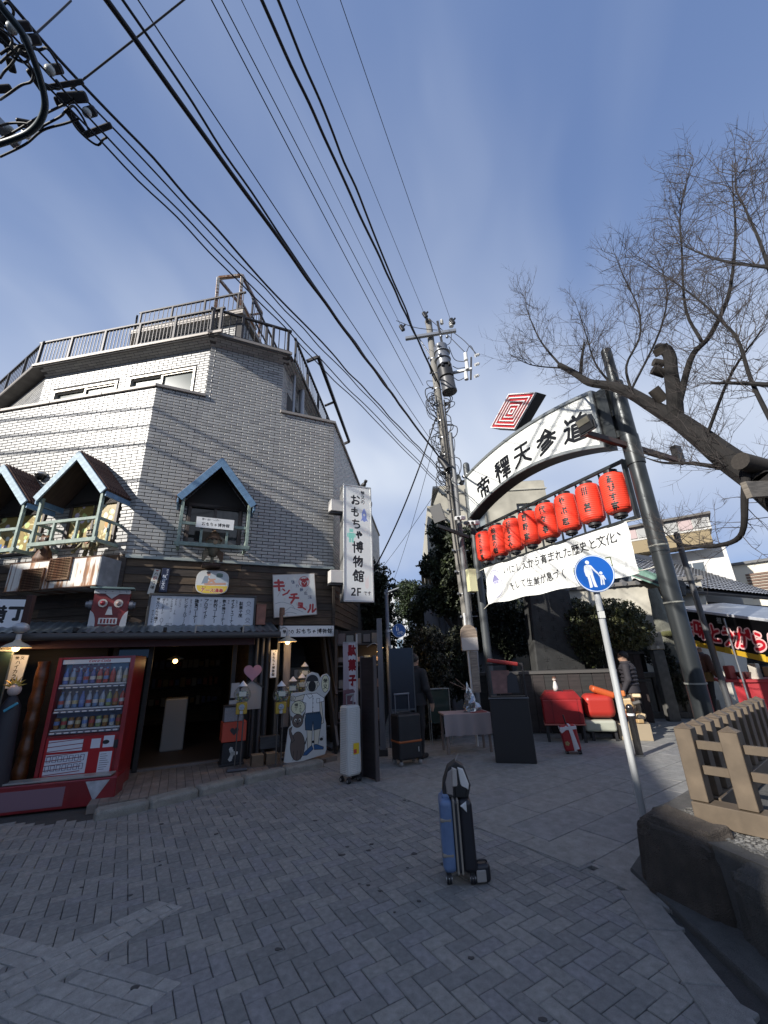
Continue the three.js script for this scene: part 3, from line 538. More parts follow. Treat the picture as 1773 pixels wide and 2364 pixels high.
// ---------- bay windows shaped like little houses ----------
const GREEN = mat([0.36, 0.46, 0.39], 0.6, { map: rep(BLOT, 3) }), BLUE = mat([0.2, 0.36, 0.55], 0.55, { map: rep(STREAK, 3) }), PALEBLUE = mat([0.5, 0.66, 0.76], 0.6, { map: rep(BLOT, 5) }), ROOFIRON = mat([0.14, 0.075, 0.055], 0.75, { map: rep(RUST, 1.4) }), DARKWOOD = mat([0.07, 0.045, 0.035], 0.7, { map: rep(WOOD, 1) });
function bay(d, fascia, stickers) {
  const g = new THREE.Group(); g.name = 'bay_window'; bldg.add(g); const { F, u0, u1, vb, ve, vp, pj } = d, c = (u0 + u1) / 2, hw = (u1 - u0) / 2 + 0.07, s = Math.hypot(hw, vp - ve), an = Math.atan2(vp - ve, hw);
  for (const k of [-1, 1]) {
    put(part('roof_side', box(s + 0.03, 0.03, pj + 0.06, 0, 0, 0), DARKWOOD, g), F, c + k * hw / 2, (ve + vp) / 2 - 0.02, pj / 2 + 0.03, -k * an);
    const cor = []; for (let i = 0; i < 9; i++) cor.push(T(new THREE.CylinderGeometry(0.022, 0.022, s + 0.06, 6).toNonIndexed(), 0, 0.012, -pj / 2 + 0.0 + i * (pj + 0.06) / 9, 0, 0, Math.PI / 2));
    put(part('roof_iron', triUV(merge(cor)), ROOFIRON, g), F, c + k * hw / 2, (ve + vp) / 2 + 0.005, pj / 2 + 0.03, -k * an);
    put(part('barge_board', box(s + 0.02, 0.13, 0.03, k * 0.0, -0.04, 0), fascia, g), F, c + k * hw / 2, (ve + vp) / 2 - 0.01, pj + 0.075 + k * 0.001, -k * an);
    put(part('eave_board', box(0.03, 0.1, pj + 0.05), BLUE, g), F, c + k * (hw - 0.005), ve - 0.075, pj / 2 + 0.02);
    put(part('post', box(0.055, ve - vb + 0.02, 0.055), GREEN, g), F, k > 0 ? u1 - 0.03 : u0 + 0.03, (vb + ve) / 2 - 0.02, pj);
    put(part('side_rail', box(0.04, 0.05, pj), GREEN, g), F, k > 0 ? u1 - 0.03 : u0 + 0.03, vb + 0.42, pj / 2);
    put(part('side_rail', box(0.05, 0.06, pj), GREEN, g), F, k > 0 ? u1 - 0.03 : u0 + 0.03, vb + 0.03, pj / 2);
    put(part('baluster', box(0.045, 0.4, 0.045), GREEN, g), F, c + k * (u1 - u0) * 0.18, vb + 0.22, pj);
    put(part('baluster', box(0.04, 0.4, 0.04), GREEN, g), F, k > 0 ? u1 - 0.03 : u0 + 0.03, vb + 0.22, pj * 0.5);
  }
  put(part('sill_beam', box(u1 - u0 + 0.06, 0.07, 0.06), GREEN, g), F, c, vb + 0.03, pj + 0.003);
  put(part('middle_rail', box(u1 - u0 - 0.06, 0.055, 0.045), GREEN, g), F, c, vb + 0.42, pj + 0.002);
  put(part('gable_board', shape([[-hw + 0.05, 0], [hw - 0.05, 0], [0, vp - ve - 0.05]], 0.02, 0, 0, 0), mat([0.03, 0.025, 0.022], 0.8), g), F, c, ve - 0.03, 0.01);
  // the window behind: brown frame, two sashes
  const [a, b, p, q] = hole(d), fr = mat([0.075, 0.055, 0.045], 0.5);
  put(part('window_frame', [box(b - a, 0.06, 0.1, 0, (q - p) / 2 - 0.03), box(b - a, 0.06, 0.1, 0, -(q - p) / 2 + 0.03), box(0.06, q - p - 0.12, 0.1, -(b - a) / 2 + 0.03), box(0.06, q - p - 0.12, 0.1, (b - a) / 2 - 0.03), box(0.05, q - p - 0.12, 0.06)], fr, g), F, c, (p + q) / 2, -0.02);
  if (stickers) {
    const t = canvas(512, 384, '#a08a50', (x, w, h) => {
      for (let i = 0; i < 60; i++) { x.fillStyle = ['#c7b67a', '#8f7d46', '#b8a35e', '#6d6138', '#d8cc9a'][i % 5]; x.save(); x.translate(rnd() * w, rnd() * h); x.rotate(rnd() * 3); x.fillRect(-30, -7, rr(30, 70), rr(8, 16)); x.restore(); }
      for (let i = 0; i < 26; i++) { x.fillStyle = ['#dfe0a0', '#cfd6d0', '#d8c8dc', '#e6e6c4', '#c8d88c'][i % 5]; x.beginPath(); x.arc(rnd() * w, rnd() * h, rr(14, 30), 0, 7); x.fill(); }
      x.fillStyle = '#3d6db0'; x.fillRect(60, 280, 40, 60); x.fillStyle = '#c78a2a'; x.beginPath(); x.arc(440, 210, 40, 0, 7); x.fill();
    });
    put(part('sticker_covered_pane', face(b - a - 0.1, q - p - 0.1), printed(t, 0.3, { clearcoat: 0.6 }), g), F, c, (p + q) / 2, 0.0);
  } else {
    put(part('pane', box((b - a) / 2 - 0.06, q - p - 0.12, 0.008), mat([0.03, 0.03, 0.03], 0.06), g), F, c - (b - a) / 4 + 0.02, (p + q) / 2, -0.03);
    put(part('pane', box((b - a) / 2 - 0.06, q - p - 0.12, 0.008), mat([0.09, 0.095, 0.095], 0.08, { map: rep(STREAK, 1) }), g), F, c + (b - a) / 4 - 0.02, (p + q) / 2, -0.015);
  }
}
bay(DA, BLUE, false); bay(DB, PALEBLUE, true); bay(DL, PALEBLUE, true);
// ---------- weathered boards between the tiles and the shop front ----------
{
  const shades = [[0.105, 0.072, 0.05], [0.085, 0.06, 0.045], [0.125, 0.085, 0.055], [0.07, 0.055, 0.045], [0.14, 0.095, 0.058]].map((c) => mat(c, 0.8, { map: rep(WOOD, 1.3), bumpMap: rep(WOOD, 1.3), bumpScale: 0.004 }));
  const row = (F, a, b, v) => { let u = a; while (u < b - 0.05) { const l = Math.min(b - u, rr(0.9, 2.0)); const o = part('weatherboard', box(l - 0.004, 0.168, 0.018, 0, 0, 0, 0.002), shades[Math.floor(rnd() * 5)], bldg); put(o, F, u + l / 2, v, 0.012); o.rotateX(-0.09); u += l; } };
  for (let j = 0; j < 8; j++) { row(FA, 0.02, 3.87, 2.4 + j * 0.145); row(FB, -3.4, -0.02, 2.45 + j * 0.145); row(FC, 0.01, 3.2, 2.4 + j * 0.145); }
  put(part('flashing_strip', box(3.9, 0.05, 0.07), mat([0.36, 0.4, 0.37], 0.5), bldg), FA, 1.94, 3.495, 0.03);
  part('corner_post', inF(FA, box(0.1, 1.2, 0.09), -0.03, 2.9, 0.02), shades[3], bldg);
  put(part('end_board', box(0.06, 1.2, 0.07), shades[3], bldg), FA, 3.875, 2.9, 0.02);
}
// ---------- shop front below: dark room, posts, awning ----------
const BLACKWOOD = mat([0.02, 0.017, 0.015], 0.6, { map: rep(WOOD, 1) });
{
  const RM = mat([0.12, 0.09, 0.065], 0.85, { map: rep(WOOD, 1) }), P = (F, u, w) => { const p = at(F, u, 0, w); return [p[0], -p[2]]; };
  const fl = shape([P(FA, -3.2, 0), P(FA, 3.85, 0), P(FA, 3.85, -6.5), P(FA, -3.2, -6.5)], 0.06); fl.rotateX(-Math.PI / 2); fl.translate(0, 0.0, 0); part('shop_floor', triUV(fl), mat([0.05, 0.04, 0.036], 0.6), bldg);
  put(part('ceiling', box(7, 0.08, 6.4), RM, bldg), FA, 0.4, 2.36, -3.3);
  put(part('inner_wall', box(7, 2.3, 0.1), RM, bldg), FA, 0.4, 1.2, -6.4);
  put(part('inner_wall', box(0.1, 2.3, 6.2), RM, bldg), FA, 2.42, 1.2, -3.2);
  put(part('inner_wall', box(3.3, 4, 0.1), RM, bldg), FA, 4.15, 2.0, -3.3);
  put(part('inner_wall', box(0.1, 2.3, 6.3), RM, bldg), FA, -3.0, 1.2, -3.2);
  // shelves with small goods seen through the door
  for (let k = 0; k < 3; k++) put(part('shelf', box(2.2, 0.03, 0.35), BLACKWOOD, bldg), FA, 1.2, 0.55 + k * 0.5, -5.9);
  const gm = [[0.3, 0.08, 0.03], [0.26, 0.16, 0.05], [0.1, 0.12, 0.2], [0.28, 0.24, 0.18]].map((c) => mat(c, 0.6));
  for (let k = 0; k < 3; k++) for (let i = 0; i < 14; i++) put(part('goods_box', box(rr(0.08, 0.14), rr(0.1, 0.26), 0.16), gm[Math.floor(rnd() * 4)], bldg), FA, 0.2 + i * 0.15, 0.69 + k * 0.5, -5.85);
  put(part('pale_counter', rbox(0.42, 0.95, 0.5, 0.03), mat([0.25, 0.25, 0.25], 0.5), bldg), FA, 1.12, 0.53, -1.9);
  put(part('door_sill', box(2.0, 0.06, 0.1), mat([0.12, 0.1, 0.09], 0.5), bldg), FA, 1.2, 0.08, -0.03);
  // dark glazed panel left of the door, posts, lintel
  put(part('glazed_panel', box(0.5, 1.85, 0.03), mat([0.012, 0.014, 0.015], 0.08), bldg), FA, 0.36, 1.05, -0.02);
  for (const u of [0.1, 0.62, 1.98, 2.26]) put(part('door_post', box(0.075, 2.2, 0.1), BLACKWOOD, bldg), FA, u, 1.18, 0.0);
  put(part('lintel', box(3.9, 0.16, 0.12), BLACKWOOD, bldg), FA, 0.5, 2.2, 0.0);
  put(part('front_panel', box(2.6, 2.3, 0.06), BLACKWOOD, bldg), FA, -1.35, 1.15, -0.25);
  put(part('plinth_panel', box(0.3, 0.42, 0.07), mat([0.03, 0.033, 0.036], 0.4), bldg), FA, 0.36, 0.28, 0.02);
  // slender pipes and boards right of the door
  for (const [u, c, r] of [[2.36, 0.05, 0.035], [2.47, 0.07, 0.03], [2.57, 0.045, 0.04]]) put(part('drain_pipe', cyl(r, 2.1, 0, 0, 0, 12), mat([c, c, c * 1.05], 0.5), bldg), FA, u, 1.15, 0.08);
  put(part('board', box(0.3, 2.0, 0.03), BLACKWOOD, bldg), FA, 2.42, 1.1, 0.005);
  // corrugated awning with its gutter and brackets
  const U0 = -2.1, U1 = 2.62, N = 400, pos = [], w0 = 0.02, w1 = 0.72, y0 = 2.36, y1 = 2.15;
  const pt = (i, t) => { const u = lerp(U0, U1, i / N), z = Math.sin(i * 0.62) * 0.009; return [u, lerp(y0, y1, t) + z, lerp(w0, w1, t)]; };
  for (let i = 0; i < N; i++) { const a = pt(i, 0), b = pt(i + 1, 0), c = pt(i, 1), d = pt(i + 1, 1); pos.push(...a, ...c, ...d, ...a, ...d, ...b); }
  const aw = flat(pos); put(part('corrugated_awning', aw, mat([0.23, 0.27, 0.29], 0.38, { metalness: 0.6, side: THREE.DoubleSide, map: rep(BLOT, 2) }), bldg), FA, 0, 0, 0);
  put(part('gutter', T(new THREE.CylinderGeometry(0.055, 0.055, U1 - U0 + 0.05, 12, 1, false).toNonIndexed(), 0, 0, 0, 0, 0, Math.PI / 2), mat([0.055, 0.05, 0.047], 0.5), bldg), FA, (U0 + U1) / 2, 2.085, 0.75);
  for (const u of [-1.6, -0.4, 0.8, 2.0]) put(part('rafter', box(0.05, 0.06, 0.72), BLACKWOOD, bldg), FA, u, 2.19, 0.36);
  for (const u of [1.25, 2.0]) put(part('gutter_hook', [box(0.02, 0.12, 0.03), box(0.12, 0.02, 0.03, 0.05, 0.06, 0)], mat([0.4, 0.36, 0.3], 0.5), bldg), FA, u, 2.18, 0.78);
  put(part('fascia_board', box(3.9, 0.14, 0.04), mat([0.06, 0.015, 0.012], 0.6), bldg), FA, 0.3, 2.0, 0.5);
}
{ // stairs up to the museum at the right end: steps, stringers, handrail
  const st = mat([0.045, 0.048, 0.05], 0.6, { map: rep(BLOT, 2) });
  for (let i = 0; i < 12; i++) put(part('stair_step', box(0.95, 0.04, 0.26), st, bldg), FA, 3.32, 0.2 + i * 0.19, -0.25 - i * 0.2);
  for (let i = 0; i < 12; i++) put(part('stair_riser', box(0.95, 0.15, 0.02), st, bldg), FA, 3.32, 0.105 + i * 0.19, -0.125 - i * 0.2);
  part('stair_side_wall', inF(FA, box(0.05, 2.3, 3), 2.78, 1.15, -1.5), mat([0.09, 0.09, 0.085], 0.8), bldg);
  part('stringer', [beam(at(FA, 3.84, 0.1, 0.35), at(FA, 3.95, 2.65, -1.2), 0.05, 0.26)], mat([0.06, 0.062, 0.066], 0.5), bldg);
  part('handrail', [beam(at(FA, 3.84, 1.0, 0.35), at(FA, 3.95, 3.4, -1.2), 0.05, 0.05), beam(at(FA, 3.85, 0.1, 0.33), at(FA, 3.85, 1.05, 0.33), 0.05, 0.05)], DARKMETAL, bldg);
}
{ // all the tiles: the 290 that show largest are parts of their own
  const tm = TONES.map((c) => mat(c, 0.42, { map: rep(BLOT, 1.5), clearcoat: 0.25, clearcoatRoughness: 0.4 })), g = cbox(0.227, 0.0605, 0.012, 0.003);
  const E = new THREE.Euler(), d = new THREE.Object3D(), cam = V3(0, 1.6, 0);
  bricks.forEach((b) => { const p = at(b.F, b.u, b.v, b.w), dx = p[0], dy = p[1] - 1.6, dz = p[2], D = Math.hypot(dx, dy, dz); const n = [Math.sin(b.F.r), 0, Math.cos(b.F.r)]; const cs = -(n[0] * dx + n[2] * dz) / D; const f = dx * 0 + dy * 0.3365 + dz * -0.9416; const ok = f > 0 && Math.abs(dx) < f * 0.93; b.s = ok && b.l > 0.2 && !b.rx ? cs / (D * D) : -1; b.p = p; });
  bricks.sort((a, b) => b.s - a.s);
  const set = (o, b) => { o.position.set(...at(b.F, b.u, b.v, (b.w || 0) - 0.006 + (b.c - 0.5) * 0.002)); o.rotation.set(b.rx || 0, b.F.r, 0, 'YXZ'); o.scale.set(b.l / 0.227, (b.h || 0.0605) / 0.0605, 1); };
  bricks.slice(0, 290).forEach((b) => set(part('brick', g, tm[Math.floor(b.c * 5)], bldg), b));
  const rest = bricks.slice(290), im = new THREE.InstancedMesh(g, mat([1, 1, 1], 0.42, { map: rep(BLOT, 1.5), clearcoat: 0.25, clearcoatRoughness: 0.4 }), rest.length);
  rest.forEach((b, i) => { set(d, b); d.updateMatrix(); im.setMatrixAt(i, d.matrix); const k = (hash(i, 9) < 0.06 ? 0.8 : 1) * (0.92 + 0.14 * hash(i, 3)); im.setColorAt(i, new THREE.Color().setRGB(...TONES[Math.floor(b.c * 5)].map((v) => v * k))); });
  im.name = 'brick_field'; im.userData.kind = 'stuff'; im.castShadow = im.receiveShadow = true; bldg.add(im);
}
// ---------- the gate over the temple path ----------
const GMET = mat([0.055, 0.062, 0.065], 0.38, { metalness: 0.35, map: rep(BLOT, 1.5) }), GGREY = mat([0.11, 0.12, 0.125], 0.5, { metalness: 0.2, map: rep(BLOT, 1.5) }), BLACKM = mat([0.02, 0.02, 0.022], 0.5);
{
  const g = thing('entrance_gate', 'steel gate over the path with a white arched name board and a red rhombus crest', 'gate');
  const put2 = (n, geo, m, u, v, w = 0) => put(part(n, geo, m, g), FG, u, v, w);
  put2('column', [cyl(0.09, 3.55, 0, 1.775, 0, 20), cyl(0.1, 0.1, 0, 3.5, 0, 20), cyl(0.086, 1.2, 0, 4.1, 0, 20), cyl(0.115, 0.08, 0, 4.72, 0, 20), box(0.18, 0.95, 0.17, 0, 5.2, 0, 0.006), cyl(0.085, 0.7, 0, 5.98, 0, 16), T(new THREE.SphereGeometry(0.085, 14, 8), 0, 6.33, 0).toNonIndexed()], GGREY, 0.02, 0, -0.02);
  put2('column', [cyl(0.118, 4.5, 0, 2.25, 0, 24), cyl(0.126, 0.18, 0, 3.02, 0, 24), cyl(0.133, 0.5, 0, 4.6, 0, 24), cyl(0.122, 1.1, 0, 5.3, 0, 24), cyl(0.085, 0.75, 0, 6.2, 0, 20), cyl(0.127, 0.05, 0, 5.85, 0, 20)], GMET, 4.33, 0, -0.02);
  for (const v of [2.2, 1.15, 3.02]) put2('cable_tie', cyl(0.13, 0.02, 0, 0, 0, 20), mat([0.25, 0.25, 0.22], 0.6), 4.33, v, -0.02);
  const top = (u) => 5.92 + 0.23 * (1 - Math.pow((u - 2.05) / 1.94, 2)), bot = (u) => 4.8 + 0.39 * (1 - Math.pow((u - 2.05) / 1.94, 2));
  const u0 = 0.13, u1 = 4.0, outline = (a, m) => { const p = []; for (let i = 0; i <= 24; i++) { const u = lerp(u0 + m, u1 - m, i / 24); p.push([u, bot(u) + m]); } for (let i = 24; i >= 0; i--) { const u = lerp(u0 + m, u1 - m, i / 24); p.push([u, top(u) - m]); } return p; };
  put2('sign_box', shape(outline(0, 0), 0.3, 0, 0, -0.17, 0.006), BLACKM, 0, 0, 0);
  put2('sign_frame', shape(outline(0, 0), 0.03, 0, 0, 0.137, 0.003, [outline(0, 0.055).reverse()]), mat([0.3, 0.32, 0.32], 0.4, { metalness: 0.5 }), 0, 0, 0);
  const t = canvas(2048, 768, '#e4e5e0', (x, w, h) => {
    const X = (u) => (u - u0) / (u1 - u0) * w, Y = (v) => (6.2 - v) / 1.45 * h;
    [['帝', 0.8, 5.36], ['釋', 1.5, 5.5], ['天', 2.15, 5.56], ['参', 2.83, 5.53], ['道', 3.5, 5.41]].forEach(([c, u, v]) => { x.save(); x.translate(X(u), Y(v)); x.rotate(Math.atan2(-( -0.46 * (u - 2.05) / 3.76) * -1, 1) * 0.9 * -1); x.strokeStyle = x.fillStyle = '#17181b'; glyph(x, c, -0.265 * w / 3.87, -0.29 * w / 3.87, 0.56 * w / 3.87, 0.115); x.restore(); });
    grime(x, w, h, 60, 0.05); x.strokeStyle = 'rgba(120,120,115,.35)'; x.lineWidth = 2; for (const u of [1.1, 2.1, 3.1]) { x.beginPath(); x.moveTo(X(u), 0); x.lineTo(X(u), h); x.stroke(); }
  });
  const fg = new THREE.ShapeGeometry(new THREE.Shape(outline(0, 0.056).map((p) => new THREE.Vector2(...p)))), pp = fg.attributes.position, uv = fg.attributes.uv;
  for (let i = 0; i < pp.count; i++) uv.setXY(i, (pp.getX(i) - u0) / (u1 - u0), 1 - (6.2 - pp.getY(i)) / 1.45);
  put2('sign_face', fg.toNonIndexed(), printed(t, 0.35), 0, 0, 0.142);
  for (const [a, b] of [[3.97, 5.35], [3.97, 4.95]]) put2('bracket', box(0.26, 0.12, 0.16), GMET, 4.13, b, -0.02);
  put2('bracket_box', box(0.2, 1.0, 0.24), GMET, 4.1, 5.38, -0.03);
  // rhombus crest: nested raised white frames on red
  const rh = (s) => [[-0.74 * s, 0], [0, -0.45 * s], [0.74 * s, 0], [0, 0.45 * s]], crest = new THREE.Group(); crest.name = 'crest'; g.add(crest);
  const cr = (n, geo, m, w) => put(part(n, geo, m, crest), FG, 2.1, 6.67, w), red = mat([0.42, 0.03, 0.035], 0.4), wh = mat([0.78, 0.76, 0.75], 0.45);
  cr('crest_body', shape(rh(1), 0.24, 0, 0, -0.12, 0.004), mat([0.06, 0.062, 0.062], 0.5), 0);
  cr('crest_plate', shape(rh(0.985), 0.02, 0, 0, 0.125), red, 0);
  for (const [a, b] of [[1, 0.955], [0.79, 0.74], [0.58, 0.53], [0.37, 0.32], [0.17, 0.11]]) cr('crest_line', shape(rh(a), 0.045, 0, 0, 0.13, 0.002, [rh(b).reverse()]), wh, 0);
  put2('crest_post', box(0.08, 0.3, 0.08), GMET, 2.1, 6.16, 0);
  // rails that carry the lanterns
  put2('top_rail', box(4.0, 0.055, 0.055), GMET, 2.16, 4.5, 0); put2('bottom_rail', box(4.05, 0.055, 0.055), GMET, 2.14, 3.53, 0);
  for (let i = 0; i <= 8; i++) put2('mullion', box(0.032, 0.93, 0.03), GMET, 0.165 + i * 0.4957, 4.015, -0.05);
  put2('end_plate', box(0.04, 1.02, 0.1), GMET, 4.15, 4.01, 0);
  // eight paper lanterns
  const names = ['柴又たま屋', '松屋の飴', 'だるまや', '吉野家', '代々亭', 'やぶ忠', '川甚', 'ゑびす家'], words = ['leftmost lantern next to the left gate column', 'second lantern from the left gate column', 'third lantern from the left gate column', 'fourth lantern from the left', 'fifth lantern from the left', 'sixth lantern from the left', 'seventh lantern, next to last on the right', 'rightmost and nearest lantern beside the thick column'];
  const pr = [[0.085, -0.36]]; for (let i = 0; i <= 60; i++) { const s = i / 60, y = -0.355 + 0.71 * s, e = Math.min(s, 1 - s) * 6, base = 0.095 + 0.107 * Math.sqrt(clamp(e) * (2 - clamp(e))); pr.push([base + (i % 3 === 0 ? 0.006 : -0.003), y]); } pr.push([0.085, 0.36]);
  names.forEach((nm, i) => {
    const l = thing('paper_lantern', 'red ribbed paper lantern, ' + words[i], 'lantern', at(FG, 0.413 + i * 0.4964, 4.022, 0), FG.r);
    const tx = canvas(512, 256, '#ee4630', (x, w, h) => { x.save(); const n = [...nm].length, S = Math.min(56, 205 / n), k = n === 2 ? 1.75 : n === 3 ? 1.2 : 1; write(x, nm, w / 2 - S * 0.42, h / 2 - n * S * k / 2 + 6, S * 0.98, { v: true, wt: 0.17, gap: k * 1.07, c: '#1a0806', sx: 0.95 }); x.restore(); });
    const lg = T(new THREE.LatheGeometry(pr.map((p) => new THREE.Vector2(...p)), 36), 0, 0, 0, 0, Math.PI + 0.35, 0).toNonIndexed();
    part('lantern_body', lg, printed(tx, 0.5, { transmission: 0.0, sheen: 0.2 }), l);
    part('lantern_cap', cyl(0.105, 0.06, 0, 0.375, 0, 24), BLACKM, l); part('lantern_cap', [cyl(0.105, 0.06, 0, -0.375, 0, 24), cyl(0.07, 0.03, 0, -0.415, 0, 16), cyl(0.012, 0.09, 0, -0.44, 0, 8)], BLACKM, l);
    part('hanger', [bar([0, 0.38, 0], [0, 0.475, 0], 0.008, 6), tube([[0.21, 0.3, 0.02], [0.24, 0, 0.02], [0.21, -0.3, 0.02]], 0.006, 5, 10)], mat([0.45, 0.06, 0.04], 0.5), l);
  });
}
{ // cloth banner under the lanterns
  const W = 3.65, H = 0.83, t = canvas(2048, 466, '#e9eae6', (x, w, h) => {
    write(x, 'いにしえから育まれた歴史と文化、', 355, 55, 112, { wt: 0.11, gap: 0.93, c: '#26272a' });
    write(x, 'そして生業が息づく', 430, 262, 104, { wt: 0.11, gap: 0.93, c: '#26272a' });
    write(x, '「', 1340, 250, 100, { wt: 0.07, c: '#4d5b2c' }); write(x, '柴又', 1440, 240, 150, { wt: 0.1, gap: 1.05, c: '#6a7d33' }); write(x, '」', 1755, 250, 140, { wt: 0.07, c: '#4d5b2c' });
    x.strokeStyle = '#a7a6bb'; x.lineWidth = 14; x.beginPath(); x.ellipse(185, 235, 118, 170, 0, 0, 7); x.stroke();
    x.fillStyle = '#8c89b4'; x.beginPath(); x.moveTo(110, 195); x.lineTo(185, 115); x.lineTo(262, 195); x.lineTo(240, 205); x.lineTo(240, 235); x.lineTo(130, 235); x.lineTo(130, 205); x.fill(); x.strokeStyle = '#e9eae6'; x.lineWidth = 5; x.strokeRect(150, 200, 30, 34); x.strokeRect(195, 200, 30, 34);
    x.strokeStyle = '#9a98ba'; x.lineWidth = 7; for (let k = 0; k < 3; k++) { x.beginPath(); x.moveTo(95, 262 + k * 22); x.quadraticCurveTo(150, 245 + k * 24, 190, 265 + k * 22); x.quadraticCurveTo(230, 285 + k * 20, 272, 268 + k * 18); x.stroke(); }
    for (let k = 0; k < 4; k++) { x.strokeStyle = 'rgba(150,150,150,.35)'; x.lineWidth = 3; x.strokeRect(390 + k * 3, 40, 0.5, 300); }
  });
  const g = new THREE.PlaneGeometry(W, H, 90, 22), p = g.attributes.position;
  for (let i = 0; i < p.count; i++) { const x = p.getX(i), y = p.getY(i), e = Math.abs(y) / (H / 2); p.setZ(i, 0.018 * Math.sin(x * 5 + y * 7) * (1 - e * 0.5) + 0.022 * (fbm(x * 2.2 + y * 3 + 9, y * 2.4 - x * 1.3, 3) - 0.5) + 0.006 * Math.sin((x * 3 - y * 5) * 4)); p.setY(i, y + (y < 0 ? 0.012 * Math.sin(x * 7) : 0)); }
  g.computeVertexNormals();
  const b = thing('cloth_banner', 'white cloth banner with two lines of writing tied under the row of lanterns', 'banner', at(FG, 2.15, 3.1, 0.03), FG.r);
  const m = part('cloth', g.toNonIndexed(), printed(t, 0.85, { side: THREE.DoubleSide }), b);
  part('tie_cord', [[-1.82, 0.41, -2.12, 0.42], [-1.82, -0.41, -2.1, -0.5], [1.82, -0.38, 2.18, -0.34], [1.82, 0.41, 2.17, 0.4]].map(([a, c, d, e]) => tube([[a, c, 0], [(a + d) / 2, (c + e) / 2 - 0.02, 0], [d, e, -0.05]], 0.008, 5, 8)), mat([0.6, 0.58, 0.5], 0.8), b);
}
{ // flood light on an arm of the right column, small horn lamps, loudspeaker and camera arm on the left column
  const f = thing('flood_light', 'square black flood light on a long arm reaching from the thick gate column', 'lamp');
  part('arm', [beam(at(FG, 4.45, 4.52, -0.9), at(FG, 4.22, 4.8, 0.85), 0.07, 0.09)], mat([0.06, 0.035, 0.03], 0.6), f);
  put(part('lamp_housing', [rbox(0.25, 0.23, 0.12, 0.02, 0, 0, 0)], BLACKM, f), FG, 4.27, 4.93, 0.85).rotateX(0.35);
  put(part('lamp_glass', box(0.21, 0.1, 0.01, 0, 0.05, 0.064), mat([0.16, 0.15, 0.12], 0.15), f), FG, 4.27, 4.93, 0.85).rotateX(0.35);
  put(part('yoke', [box(0.3, 0.02, 0.03, 0, -0.14, 0), box(0.02, 0.16, 0.03, -0.14, -0.07, 0), box(0.02, 0.16, 0.03, 0.14, -0.07, 0)], BLACKM, f), FG, 4.27, 4.93, 0.85);
  put(part('second_lamp', [box(0.1, 0.3, 0.14), box(0.07, 0.34, 0.04, 0, 0, -0.1)], BLACKM, f), FG, 4.46, 4.63, -0.95);
  const s = thing('loudspeaker', 'round grey horn loudspeaker clamped to the top of the left gate column', 'loudspeaker', at(FG, -0.22, 5.98, 0.1), FG.r + 0.5);
  part('horn', T(lathe([[0.03, 0], [0.06, 0.05], [0.09, 0.12], [0.135, 0.2], [0.14, 0.22], [0.125, 0.2], [0.08, 0.1], [0, 0.06]], 22), 0, 0, -0.1, Math.PI / 2, 0, 0), mat([0.36, 0.37, 0.36], 0.5), s);
  part('driver', [T(cyl(0.07, 0.14, 0, 0, 0, 18), 0, 0, -0.14, Math.PI / 2, 0, 0), box(0.2, 0.04, 0.06, 0.13, 0, -0.12)], mat([0.3, 0.31, 0.31], 0.5), s);
  part('bracket', [box(0.22, 0.05, 0.12, 0.2, 0.1, -0.1), ball(0.035, 0.26, 0.14, 0, 8), ball(0.03, 0.3, 0.08, 0.06, 8)], mat([0.6, 0.6, 0.6], 0.3, { metalness: 0.8 }), s);
  const c = thing('security_cameras', 'pair of small security cameras on a dark crossbar left of the lanterns', 'camera');
  part('crossbar', beam(at(FG, 0.02, 4.35, 0.15), [1.235, 4.542, -9.319], 0.06, 0.08), GMET, c);
  const cm = mat([0.55, 0.55, 0.55], 0.4);
  for (const p of [[1.826, 4.738, -9.425], [2.055, 4.626, -9.48], [2.132, 4.584, -9.36]]) { part('camera_body', T(rbox(0.16, 0.1, 0.26, 0.025), ...p, 0.25, 0.5, 0), cm, c); part('camera_mount', bar([p[0], p[1] - 0.04, p[2]], [p[0] + 0.04, p[1] - 0.2, p[2] - 0.05], 0.015, 6), BLACKM, c); part('lens', T(cyl(0.035, 0.02, 0, 0, 0, 14), p[0] - 0.06, p[1] - 0.035, p[2] + 0.115, Math.PI / 2 + 0.25, 0.5, 0), BLACKM, c); }
  part('lamp_box', T(box(0.3, 0.42, 0.05), 1.293, 4.878, -9.412, 0.3, -0.5, 0.3), mat([0.13, 0.13, 0.13], 0.5), c);
}
